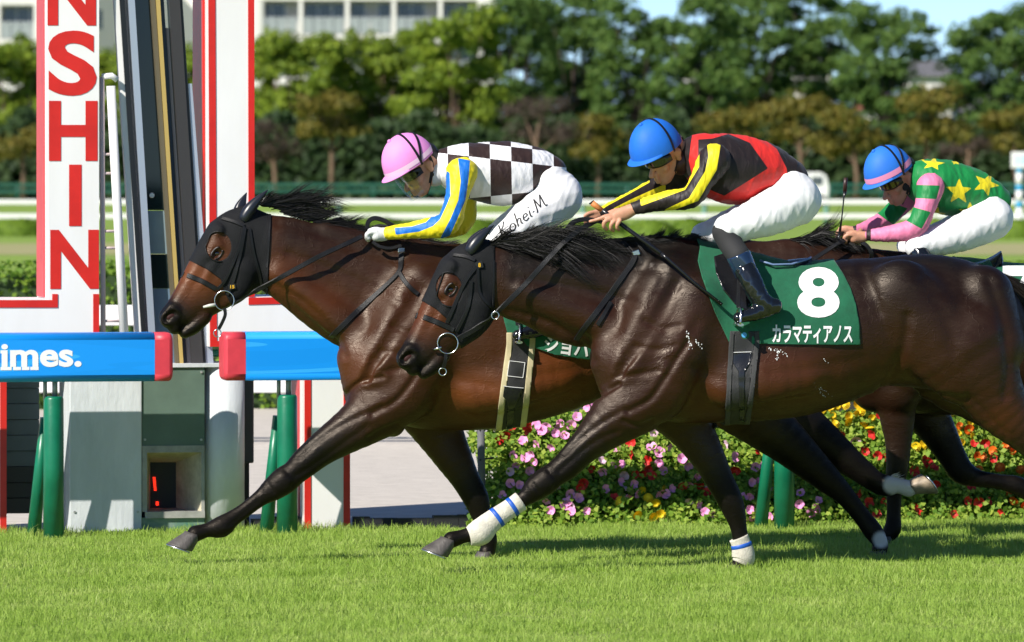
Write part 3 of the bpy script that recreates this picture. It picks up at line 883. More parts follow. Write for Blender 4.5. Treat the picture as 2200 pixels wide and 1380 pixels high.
# ------------------------------------------------------------------ trees
M_bark = mat('bark', (.16, .10, .065), .9, var=.3, vscale=3)
M_barkd = mat('dark_bark', (.05, .035, .028), .9, var=.3, vscale=3)
L_lime = leaf_mat('camphor_leaf', (.11, .18, .018), (.20, .29, .024), (.30, .38, .035))
L_pine = leaf_mat('pine_needles', (.058, .125, .028), (.105, .195, .038), (.16, .255, .05))
L_olive = leaf_mat('autumn_leaf', (.10, .105, .016), (.17, .155, .024), (.25, .19, .035))
L_brown = leaf_mat('brown_twigs', (.055, .04, .035), (.10, .07, .055), (.15, .11, .085))
L_dark = leaf_mat('dark_laurel', (.026, .052, .018), (.042, .08, .026), (.065, .11, .034))
def tree(name, px, D, blobs, leafm, per, size, label, group=None, bark=None, trunk_r=.16, seed=0, flat=.75, base=None):
    """blobs: (px, py, r_px) clumps of the crown; each clump is a ball of leaf faces on its own limb"""
    r = np.random.default_rng(seed); k = D/F
    X0 = (px-CX)*k
    root = empty(name, (X0, D, 0), 0, label=label, cat='tree', group=group)
    Ps = []; Ns = []; mb = MB(); cs = []
    for bx, by, br in blobs:
        c = at(bx, by, D); c.x -= X0; c.y = r.normal(0, br*k*.7); R = br*k; cs.append((c, R))
        for j in range(20):       # sub-clumps
            v = r.normal(0, 1, 3); v /= np.linalg.norm(v); v[2] = v[2] if v[2] > -.45 else -v[2]*.5
            sc_ = np.array([c.x, c.y, c.z]) + v*R*np.array([1, 1, flat])*r.uniform(.25, .95)
            sr_ = R*r.uniform(.26, .46)
            n = int(per*(.35+sr_**2)*1.6)
            u = r.normal(0, 1, (n, 3)); u /= np.linalg.norm(u, axis=1, keepdims=True)
            Ps.append(sc_ + u*sr_*np.array([1.1, 1.1, .8])*r.uniform(.55, 1.05, n)[:, None]); Ns.append(u + v*.5 + np.array([0, 0, .25]))
    top = max(c.z for c, R in cs); low = min(c.z for c, R in cs)
    hx = np.mean([c.x for c, R in cs])
    mb.tube([(0, 0, 0), (.03, 0, low*.5), (hx*.25, 0, low), (hx*.7, 0, (low+top)/2)], [trunk_r*1.25, trunk_r, trunk_r*.75, trunk_r*.3], n=10)
    for c, R in cs:
        zb = min(low*.85, c.z*.7); mb.tube([(0, 0, zb), (c.x*.45, c.y*.5, (zb+c.z)/2+.1), (c.x*.9, c.y*.9, c.z)], [trunk_r*.55, trunk_r*.35, trunk_r*.12], n=6)
    mb.build('trunk', bark or M_bark, root)
    leaf_cloud(np.vstack(Ps), np.vstack(Ns), size, leafm, 'crown', root, seed, .45)
    return root
def rb(seed, x0, x1, y0, y1, n, r0, r1, f=None):
    r = random.Random(seed); out = []
    for _ in range(n):
        x, y = r.uniform(x0, x1), r.uniform(y0, y1)
        if f and not f(x, y): continue
        out.append((x, y, r.uniform(r0, r1)))
    return out
def crown(seed, x0, x1, top, bot, step, r0, r1):
    """clump centres filling a crown: top is a list of (px, py) giving the outline of its top"""
    r = random.Random(seed); out = []; tx = [t[0] for t in top]; ty = [t[1] for t in top]
    x = x0 + step*.3
    while x < x1:
        yt = float(np.interp(x, tx, ty)); y = yt + r0*.8
        while y < bot:
            q = (y-yt)/max(1, bot-yt); inx = 1 - .35*max(0, q-.6)
            xc = (x0+x1)/2
            out.append((xc + (x-xc)*inx + r.uniform(-.3, .3)*step, y + r.uniform(-.25, .25)*step, r.uniform(r0, r1))); y += step
        x += step
    return out
LT = [(-60, 95), (60, 90), (130, 110), (210, 100), (280, 110), (430, 100), (545, 78), (640, 72), (720, 88), (800, 72), (860, 62), (930, 45), (1000, 28), (1075, 15)]
for i, (px, x0, x1, lab) in enumerate(((640, 545, 735, 'broad lime green tree right of the red and white tower'), (815, 715, 905, 'broad lime green tree above the pink cap'), (985, 885, 1085, 'tall lime green tree above the checkered silks'), (20, -60, 100, 'lime green tree at the left edge behind the tower'), (320, 205, 450, 'lime green tree seen between the two towers'))):
    tree('camphor_tree', px, 348 + 4*math.sin(i*2), crown(20+i, x0, x1, LT, 330, 48, 42, 56), L_lime, 42, .27, lab, 'lime green trees in front of the flats', seed=21+i, flat=.95)
# dark pines
PT = [(1040, 5), (1090, -25), (1180, -10), (1250, -30), (1330, 5), (1400, 30), (1430, 50), (1470, 5), (1540, -30), (1700, -35), (1800, -20), (1860, 25), (1930, 20), (1985, 45), (2020, 120), (2040, 95), (2080, 35), (2140, 15), (2260, 25)]
pines = [(1110, 1040, 1180, 'tall dark pine right of the lime green trees'), (1240, 1165, 1310, 'tall dark pine between the pink and blue caps'), (1370, 1295, 1440, 'tall dark pine above the blue cap of the leading pair'),
 (1500, 1435, 1570, 'tall dark pine above the red and black silks'), (1630, 1555, 1700, 'tallest dark pine reaching the top of the picture'), (1760, 1685, 1835, 'tall dark pine left of the open sky'), (1910, 1820, 2005, 'rounded dark pine at the edge of the open sky'), (2140, 2050, 2260, 'dark pine right of the gap of open sky')]
for i, (px, x0, x1, lab) in enumerate(pines):
    bl = [b for b in crown(40+i, x0, x1, PT, 310, 46, 42, 56) if random.random() < (1.0 if b[1] < 120 else .96)]
    tree('pine_tree', px, 356 + 5*math.sin(i*1.7), bl, L_pine, 42, .25, lab, 'dark pines behind the racecourse', M_barkd, .2, 40+i, .9)
# small autumn trees
autumn = [(712, [(680, 240, 40), (740, 230, 40), (712, 270, 44), (670, 290, 32), (760, 290, 34)], L_olive, 'small olive tree with a pale trunk left of the pink cap'),
 (1285, [(1280, 270, 38), (1300, 310, 44), (1265, 330, 36)], L_olive, 'small olive tree left of the blue cap'),
 (1590, [(1550, 270, 44), (1620, 260, 42), (1580, 310, 40)], L_olive, 'yellowing tree above the back of the red silks'),
 (1720, [(1680, 250, 46), (1740, 240, 46), (1700, 300, 50), (1760, 310, 40)], L_olive, 'large yellowing tree between the two blue caps'),
 (1840, [(1810, 270, 44), (1850, 310, 44), (1800, 330, 36)], L_olive, 'yellowing tree behind the rear blue cap'),
 (1990, [(1960, 230, 48), (2010, 220, 48), (1980, 290, 52), (2040, 290, 44)], L_olive, 'yellowing tree above the green starred silks'),
 (2180, [(2150, 270, 40), (2190, 260, 46), (2180, 310, 46)], L_olive, 'yellowing tree at the right edge'),
 (590, [(570, 290, 44), (610, 330, 46), (560, 340, 40)], L_brown, 'bare brown tree beside the right tower'),
 (1150, [(1120, 250, 44), (1170, 240, 46), (1150, 300, 52), (1210, 300, 44)], L_brown, 'bare brown tree above the checkered silks'),
 (2080, [(2060, 330, 40), (2110, 320, 40)], L_brown, 'bare brown tree beyond the starred silks'),
 (50, [(20, 330, 46), (70, 310, 40)], L_olive, 'small olive tree left of the lettered tower')]
for i, (px, bl, lm, lab) in enumerate(autumn):
    tree('small_tree', px, 333 + 3*math.sin(i), [(a_, b_-6, c_*1.3) for a_, b_, c_ in bl], lm, 30, .26 if lm is not L_brown else .16, lab, 'small trees along the far fence', M_bark, .13, 60+i, .6)
# dark understorey in front of which the small trees stand
us = empty('dark_laurel_hedge', (0, 342, 0), 0, label='dark evergreen hedge running along behind the far fence', cat='hedge')
r_ = np.random.default_rng(77); n = 40000
P = np.stack([r_.uniform(-70, 70, n), r_.uniform(-1, 1, n), r_.uniform(0, 4.3, n)], 1); P[:, 2] += .5*np.sin(P[:, 0]*.9) + .3*np.sin(P[:, 0]*2.3)
leaf_cloud(P, np.tile(np.array([0, -1, .5]), (n, 1)), .5, L_dark, 'foliage', us, 78, .6)
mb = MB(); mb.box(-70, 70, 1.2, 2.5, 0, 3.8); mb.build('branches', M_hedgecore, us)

# woods going on to either side of the picture
Ps = []; Ns = []
r_ = np.random.default_rng(91)
for sgn in (-1, 1):
    for q in range(90):
        cx_, cz_ = sgn*r_.uniform(33, 70), r_.uniform(3.5, 9.5); R_ = r_.uniform(1.1, 1.9)
        u = r_.normal(0, 1, (190, 3)); u /= np.linalg.norm(u, axis=1, keepdims=True)
        Ps.append(np.array([cx_, 352 + r_.normal(0, 2), cz_]) + u*R_*r_.uniform(.6, 1.0, 190)[:, None]); Ns.append(u + np.array([0, 0, .2]))
tag(leaf_cloud(np.vstack(Ps), np.vstack(Ns), .42, L_pine, 'distant_wood', None, 92, .4), 'wood of dark pines continuing past both edges of the picture', 'wood', kind='stuff')

# ------------------------------------------------------------------ buildings far behind
M_wall = mat('cream_render', (.70, .68, .64), .8, var=.06, vscale=.3)
M_wallg = mat('grey_render', (.46, .46, .45), .8, var=.08, vscale=.3)
M_recess = mat('recess_wall', (.52, .50, .46), .8)
M_glass = mat('window_glass', (.07, .085, .095), .08, spec=.6)
M_glassp = mat('balcony_glass', (.30, .33, .33), .3, spec=.5)
M_alu = mat('aluminium', (.55, .56, .57), .4, metal=.3)
def flats(px0, px1, D, ybase, storey_px, n_bays, m, label, rounded=False, n_st=5, seed=1):
    k = D/F; x0, x1 = (px0-CX)*k, (px1-CX)*k; sh = storey_px*k; zb = CAMH - (ybase-HY)*k
    r = random.Random(seed); xc = (x0+x1)/2
    root = empty('apartment_block', (xc, D, 0), 0, label=label, cat='building')
    mb = MB(); mb.box(x0-xc, x1-xc, 1.5, 14, 0, zb+sh*n_st); mb.build('wall', M_recess, root)
    lowst = int(zb/sh)
    bw = (x1-x0)/n_bays
    for st in range(-lowst, n_st):
        z = zb + st*sh
        mb = MB(); mb.box(x0-xc, x1-xc, 0, 1.52, z-.30, z); mb.box(x0-xc, x1-xc, -.05, .15, z+sh-.62, z+sh-.30); mb.build('balcony_slab', m, root, bevel=.06)
        if st < -1 or st > 2: continue
        for b_ in range(n_bays):
            xa = x0-xc + b_*bw
            mb = MB(); mb.box(xa-.14, xa+.14, -.02, 1.5, z, z+sh-.3); mb.build('partition', m, root)
            for q in range(3):
                wx = xa + bw*(.10 + .29*q); w_ = bw*.24
                mb = MB(); mb.box(wx, wx+w_, 1.40, 1.52, z+.05, z+2.1); o = mb.build('window', M_glass if r.random() < .75 else M_recess, root)
                mb = MB(); mb.box(wx-.05, wx, 1.36, 1.5, z+.03, z+2.14); mb.box(wx+w_, wx+w_+.05, 1.36, 1.5, z+.03, z+2.14); mb.build('frame', M_alu, o)
            for q in range(4):
                mb = MB(); mb.box(xa+.2+q*(bw-.4)/4, xa+.2+(q+1)*(bw-.4)/4-.06, .04, .07, z+.05, z+1.08); mb.build('balustrade_panel', M_glassp, root)
            mb = MB(); mb.box(xa+.14, xa+bw-.14, 0, .1, z+1.10, z+1.17); mb.build('handrail', M_alu, root)
    for xe in (x0-xc, x1-xc):
        mb = MB(); mb.box(xe-.7, xe+.7, -.1, 14.1, 0, zb+sh*n_st); mb.build('end_wall', m, root, bevel=.35 if rounded else .02)
    mb = MB(); mb.box(x0-xc-.9, x1-xc+.9, -.3, 14.4, zb+sh*n_st, zb+sh*n_st+.5); mb.build('roof', m, root)
    return root
flats(546, 1046, 430, 74, 92, 5, M_wall, 'grey apartment block with balconies above the lime green trees', True, 4, 3)
flats(-200, 95, 425, 84, 92, 3, M_wall, 'cream apartment block at the top left corner', False, 4, 5)
wb = empty('white_wall_block', ((330-CX)*440/F, 440, 0), 0, label='plain white building wall between the two towers', cat='building')
mb = MB(); mb.box((205-330)*440/F, (452-330)*440/F, 0, 12, 0, at(0, -220, 440).z); mb.build('wall', mat('white_render', (.80, .78, .74), .8), wb)
for px, py in ((212, 40), (428, 30), (428, -60)):
    c = at(px, py, 440); mb = MB(); mb.box(c.x-wb.location.x-.25, c.x-wb.location.x+.25, -.06, .1, c.z-.7, c.z+.6); o = mb.build('window', M_glass, wb)
    mb = MB(); mb.box(c.x-wb.location.x-.32, c.x-wb.location.x+.32, -.1, -.02, c.z-.8, c.z-.7); mb.build('sill', M_alu, o)
mb = MB(); mb.box((200-330)*440/F, (457-330)*440/F, -.3, 12.3, at(0, -220, 440).z, at(0, -220, 440).z+.5); mb.build('roof', M_wallg, wb)
M_roofr = mat('red_brown_roof', (.22, .07, .05), .7); M_roofg = mat('grey_roof', (.13, .13, .14), .7)
houses = [(1510, 155, 300, 46, M_roofg, 'pale house glimpsed through the pines above the red silks'), (1720, 150, 300, 70, M_roofg, 'pale house glimpsed through the pines between the blue caps'), (1885, 236, 400, 42, M_roofr, 'small white house with red brown roof behind the rear blue cap'), (1995, 165, 400, 50, M_roofg, 'pale house below the gap of open sky'), (2120, 240, 400, 48, M_roofg, 'grey roofed house behind the trees at the right')]
for px, py, yb, hw, rm, lab in houses:
    D = 385; k = D/F; root = empty('house', ((px-CX)*k, D, 0), 0, label=lab, cat='house'); w_ = hw*k; zt = CAMH-(py-HY)*k
    mb = MB(); mb.box(-w_, w_, 0, 6, 0, zt); mb.build('wall', M_wall, root)
    mb = MB(); mb.add([(-w_-.3, -.4, zt), (w_+.3, -.4, zt), (w_+.3, 6.4, zt), (-w_-.3, 6.4, zt), (-w_*.6, 3, zt+1.1), (w_*.6, 3, zt+1.1)], [(0, 1, 5, 4), (2, 3, 4, 5), (1, 2, 5), (3, 0, 4), (3, 2, 1, 0)]); mb.build('roof', rm, root)
    for q in (-.5, .45):
        for zz in (zt-1.6, zt-4.2):
            if zz < .5: continue
            mb = MB(); mb.box(q*w_-.5, q*w_+.5, -.05, .1, zz, zz+1.0); o = mb.build('window', M_glass, root)
            mb = MB(); mb.box(q*w_-.6, q*w_+.6, -.12, -.02, zz-.12, zz-.02); mb.build('sill', M_alu, o)
# distant hills, with the blue of haze put into their colour
xs = np.linspace(-2600, 2600, 260); D = 3200
hz = 38 + 16*np.sin(xs/90) + 9*np.sin(xs/37+1)
V = [(x, D, -1) for x in xs] + [(x, D+150, h_) for x, h_ in zip(xs, hz)] + [(x, D+500, h_*.9) for x, h_ in zip(xs, hz)] + [(x, D+900, -1) for x in xs]
n = len(xs); Fc = [(j*n+i, j*n+i+1, (j+1)*n+i+1, (j+1)*n+i) for j in range(3) for i in range(n-1)]
obj('hills', mesh_np('hills', np.array(V), np.array(Fc)), mat('haze_blue_hills', (.13, .20, .28), .95), None, kind='structure')
# van and distance pole
vn = empty('white_van', ((1742-CX)*300/F, 300, 0), 0, label='white van parked beyond the rails behind the red silks jockey', cat='van')
mb = MB(); mb.prism([(-.75, .35), (.80, .35), (.84, .9), (.72, 1.45), (.45, 1.62), (-.75, 1.62)], -.7, .7); mb.build('body', M_paint, vn, bevel=.05)
for x in (-.45, .48):
    mb = MB(); mb.tube([(x, -.72, .28), (x, -.55, .28)], .28, n=18); o = mb.build('wheel', M_dark, vn)
    mb = MB(); mb.tube([(x, -.735, .28), (x, -.70, .28)], .15, n=14); mb.build('hub', M_alu, o)
for a, c_ in ((-.65, -.1), (0, .55)):
    mb = MB(); mb.box(a, c_, -.712, -.69, 1.0, 1.42); mb.build('window', M_glass, vn)
mb = MB(); mb.box(.80, .85, -.6, -.4, .6, .75); mb.build('headlight', M_alu, vn)
dp = empty('distance_pole', ((2190-CX)*196/F, 196, 0), 0, label='blue and white striped distance pole with white sign at the right edge', cat='sign post')
k = 196/F; M_cyan = mat('sky_blue_paint', (.02, .33, .60), .5)
zs_ = [(362, 372, 1), (372, 398, 0), (398, 410, 1), (410, 434, 0), (434, 447, 1), (447, 500, 0)]
for a, c_, f_ in zs_:
    mb = MB(); z1, z0 = CAMH-(a-HY)*k, max(0, CAMH-(c_-HY)*k); mb.tube([(0, 0, z0), (0, 0, z1)], .115, n=16); mb.build('stripe', M_cyan if f_ else M_paint, dp)
mb = MB(); mb.box(-.25, .35, -.13, .13, CAMH-12*k, CAMH+23*k); mb.build('sign_box', M_paint, dp, bevel=.04)
b = fit_text('10', .34, .30, .02)
for v in b.verts: v.co = Vector((v.co.x+.05, -.134, v.co.y + CAMH + 6*k))
obj('sign_number', b, mat('pale_blue_print', (.25, .62, .80), .5), dp)

# ------------------------------------------------------------------ flower bed behind the rail
M_fl = {'pink': mat('pink_petal', (.86, .33, .64), .6, var=.2), 'red': mat('red_petal', (.55, .012, .010), .6, var=.25), 'yellow': mat('yellow_petal', (.80, .56, .01), .6, var=.15), 'orange': mat('orange_petal', (.72, .14, .006), .6, var=.2), 'white': mat('pale_petal', (.65, .42, .55), .6)}
M_fc = mat('flower_throat', (.35, .05, .22), .7)
M_pleaf = leaf_mat('bedding_leaf', (.10, .22, .02), (.24, .38, .04), (.42, .52, .08), .4)
def petunia():
    V = [(0, .012, 0)]; Fc = []
    n = 25
    for j, rr, y in ((0, .010, -.002), (1, .030, -.012)):
        for i in range(n):
            a = 2*math.pi*i/n; lobe = 1 + .14*abs(math.cos(a*2.5))*j - .05*j
            V.append((math.cos(a)*rr*lobe, y - .004*math.cos(a*5)*j, math.sin(a)*rr*lobe))
    for i in range(n): Fc.append((0, 1+(i+1) % n, 1+i)); Fc.append((1+i, 1+(i+1) % n, 1+n+(i+1) % n, 1+n+i))
    return V, Fc
def marigold():
    r = random.Random(5); V = []; Fc = []
    for ring_ in range(4):
        m = 12-ring_*2
        for i in range(m):
            a = 2*math.pi*(i+ring_*.5)/m; R = .028-ring_*.007; y = -.005-ring_*.007
            c = Vector((math.cos(a)*R, y, math.sin(a)*R)); t = Vector((-math.sin(a), 0, math.cos(a)))*.009; o = Vector((math.cos(a), -.5, math.sin(a)))*.010
            b = len(V); V += [tuple(c-t-o), tuple(c+t-o), tuple(c+t*1.1+o), tuple(c-t*1.1+o)]; Fc.append((b, b+1, b+2, b+3))
    b = len(V); V += [(math.cos(i)*.016, 0, math.sin(i)*.016) for i in np.linspace(0, 2*math.pi, 9)[:-1]] + [(0, -.03, 0)]; Fc += [(b+i, b+(i+1) % 8, b+8) for i in range(8)]
    return V, Fc
FM = {}
for cname in M_fl:
    V, Fc = marigold() if cname in ('yellow', 'orange') else petunia()
    mb = MB(); mb.add(V, Fc, True)
    o = mb.build('flower', M_fl[cname]); FM[cname] = o.data; bpy.data.objects.remove(o)
def bed_surf(px, py):
    """the planted bank slopes back from w=.62 at the foot to w=1.35 at the top"""
    t = np.clip((1125-py)/300, 0, 1.1); w = .54 + .75*t
    return FR.p(px, py, w), w
F_ = []
def fl(c, *pts): F_.extend((c, x, y) for x, y in pts)
fl('pink', (1097, 980), (1127, 985), (1140, 975), (1145, 990), (1105, 1000), (1135, 1010), (1093, 1038), (1113, 1042), (1075, 1064), (1122, 948), (1183, 960), (1152, 954), (1202, 909), (1192, 918), (1190, 930), (1210, 937), (1225, 912), (1237, 896), (1150, 915), (1163, 925), (1170, 918), (1222, 1062), (1240, 1070), (1217, 1080), (1208, 1090), (1226, 1100), (1182, 1095), (1257, 1097), (1172, 1075), (1292, 1012), (1330, 1035), (1297, 1050), (1358, 1040), (1320, 960), (1345, 1065), (1364, 1060), (1318, 998), (1335, 997), (1398, 962), (1434, 960), (1414, 972), (1415, 993), (1422, 1010), (1413, 1058), (1430, 1062), (1440, 1050), (1260, 875), (1275, 868))
fl('pink', (1475, 1000), (1490, 1025), (1500, 1022), (1520, 1040), (1478, 1040), (1497, 1085), (1512, 1100), (1525, 1105), (1485, 960), (1462, 985), (1573, 982), (1620, 1003), (1640, 1000), (1632, 1034), (1612, 1036), (1652, 1050), (1610, 1065), (1595, 1068), (1607, 1095), (1610, 1112), (1645, 985), (1715, 1003), (1718, 1060), (1714, 1082), (1755, 1075), (1755, 1090), (1650, 1110), (1742, 1100), (1725, 985), (1580, 1110))
fl('red', (1082, 934), (1130, 925), (1128, 914), (1095, 918), (1070, 944), (1353, 950), (1357, 978), (1390, 990), (1390, 1008), (1362, 1018), (1377, 1017), (1400, 1023), (1250, 1038), (1243, 1048), (1265, 1006), (1318, 1070), (1628, 965), (1573, 920), (1578, 1008), (1632, 940), (1500, 1042), (1493, 1043), (1463, 1042), (1518, 1058), (1802, 930), (1872, 932), (1888, 890), (1848, 958), (1856, 970), (1884, 978), (1902, 982), (1982, 988), (1990, 995), (2002, 1005), (1960, 1012), (1862, 1080), (1893, 1078), (1840, 1062), (1964, 1085), (1967, 1098), (2084, 1047), (2075, 1075), (2100, 1077), (2120, 1077), (2090, 953), (2112, 952), (1797, 992), (1808, 1005), (2130, 985), (1838, 990), (2010, 1040), (2150, 1100), (1880, 1105), (2045, 1105))
fl('yellow', (1376, 1052), (1420, 1050), (1390, 1070), (1330, 1077), (1407, 1080), (1366, 1105), (1416, 1105), (1400, 1110), (1765, 880), (1782, 874), (1795, 872), (1814, 870), (1786, 894), (1785, 908), (1790, 912), (1820, 895), (1835, 888), (1850, 878), (1848, 883), (1854, 908), (1870, 897), (1865, 916), (1818, 906), (1965, 960), (1982, 955), (2025, 885), (2040, 888), (2082, 908), (2083, 936), (2063, 950), (2055, 932), (1862, 868), (1838, 868), (1900, 872), (2010, 870))
fl('orange', (2058, 915), (2078, 922), (2160, 955), (2130, 968), (2172, 968), (2105, 982), (2096, 980), (2145, 1005), (2100, 1008), (2165, 1055), (2175, 1075), (2195, 1085), (2190, 1010), (2150, 930), (2185, 940))
fl('white', (1401, 930), (1290, 990), (1340, 1020), (1095, 1013), (1190, 1045), (1342, 1052), (1225, 1085), (1835, 945), (1560, 955), (1690, 1000), (1480, 1075))
cols = list(range(1055, 2300, 62)); plants = {}
COLN = {'pink': 'pink', 'red': 'red', 'yellow': 'yellow', 'orange': 'orange', 'white': 'pink'}
for ci, cx_ in enumerate(cols):
    for ri, cy_ in enumerate((1085, 1010, 930)):
        plants[(ci, ri)] = [cx_ + (ri % 2)*30, cy_, []]
for c, x, y in F_:
    key = min(plants, key=lambda q: (plants[q][0]-x)**2 + (plants[q][1]-y)**2)
    plants[key][2].append((c, x, y))
rr_ = np.random.default_rng(55)
for (ci, ri), (cx_, cy_, fls) in plants.items():
    p0, w0 = bed_surf(cx_, cy_+45); base = (p0[0], w0, max(0, p0[2]-.18))
    counts = {}
    for c, _, _ in fls: counts[COLN[c]] = counts.get(COLN[c], 0)+1
    NUM = ['no', 'one', 'two', 'three', 'four', 'five', 'six', 'seven', 'eight', 'nine', 'ten', 'eleven', 'twelve', 'thirteen', 'fourteen', 'fifteen', 'sixteen', 'seventeen', 'eighteen', 'nineteen', 'twenty']
    rown = ('front', 'middle', 'top')[ri]
    main = max(counts, key=counts.get) if counts else None
    desc = ' and '.join('%s %s' % (NUM[min(20, v)], k_) for k_, v in sorted(counts.items(), key=lambda t: -t[1])[:2])
    lab = ('bedding plant with %s flowers, %s from left in %s row' % (desc, ORD[ci], rown)) if main else 'leafy bedding plant without flowers, %s from left in the %s row' % (ORD[ci], rown)
    root = empty('bedding_plant', (*rail_xy(base[0], base[1]), 0), TH, label=lab, cat='plant', group=('%s flowered plants, %s row' % (main, rown)) if main else 'leafy plants, %s row' % rown)
    n = 620; P = []
    yy = rr_.uniform(cy_-46, cy_+48, n); xx = rr_.uniform(cx_-44, cx_+44, n)
    for x, y in zip(xx, yy):
        q, w_ = bed_surf(x, min(y, 1150)); P.append((q[0]-base[0], w_-base[1] + rr_.normal(.05, .05), max(.01, q[2])))
    leaf_cloud(np.array(P), np.tile(np.array([-.1, -1, .7]), (n, 1)), .036, M_pleaf, 'foliage', root, ci*7+ri, .7)
    mb = MB()
    for q in range(4):
        a = P[rr_.integers(n)]; mb.tube([(rr_.normal(0, .02), .1, 0), (a[0]*.5, a[1]*.5+.08, a[2]*.6), (a[0], a[1]+.04, a[2])], [.006, .005, .003], n=5)
    mb.build('stem', mat('green_stem', (.05, .09, .02), .7) if (ci, ri) == (0, 0) else bpy.data.materials['green_stem'], root)
    for c, x, y in fls:
        q, w_ = bed_surf(x, y)
        o = bpy.data.objects.new('flower', FM[c]); C.objects.link(o); o.parent = root
        o.location = (q[0]-base[0], w_-base[1]-.035, q[2]); s_ = rr_.uniform(.82, 1.15)*(.72 if c in ('yellow', 'orange') else .92); o.scale = (s_, s_, s_)
        o.rotation_euler = (rr_.normal(.5, .35), rr_.uniform(0, 6.28), rr_.normal(-.1, .35))
bank = empty('planter_bank', (*rail_xy(5.5, .66), 0), TH, label='dark soil bank of the flower bed', cat='planter')
mb = MB(); a0 = FR.p(1040, 0, .9)[0]-5.5; mb.add([(a0+.02, .06, 0), (a0+.26, .95, 0), (a0+.26, .95, .66), (a0+.16, .62, .56), (7, .06, 0), (7, .95, 0), (7, .95, .66), (7, .62, .56)], [(0, 1, 2, 3), (7, 6, 5, 4), (0, 3, 7, 4), (3, 2, 6, 7), (1, 5, 6, 2), (0, 4, 5, 1)]); mb.build('soil', mat('dark_soil', (.025, .026, .014), .95), bank)
fp_ = empty('rack_post', (*rail_xy(FR.p(1040, 0, .75)[0], .75), 0), TH, label='grey weathered rack post at the left end of the flower bed', cat='post')
mb = MB(); mb.tube([(-.01, 0, 0), (-.02, 0, .62)], .022, n=8); mb.build('upright', mat('weathered_grey', (.12, .12, .13), .8, var=.3), fp_)
for z in (.2, .38, .55):
    mb = MB(); mb.tube([(-.03, -.02, z), (.06, .02, z+.01)], .006, n=6); mb.build('wire_tie', M_dark, fp_)
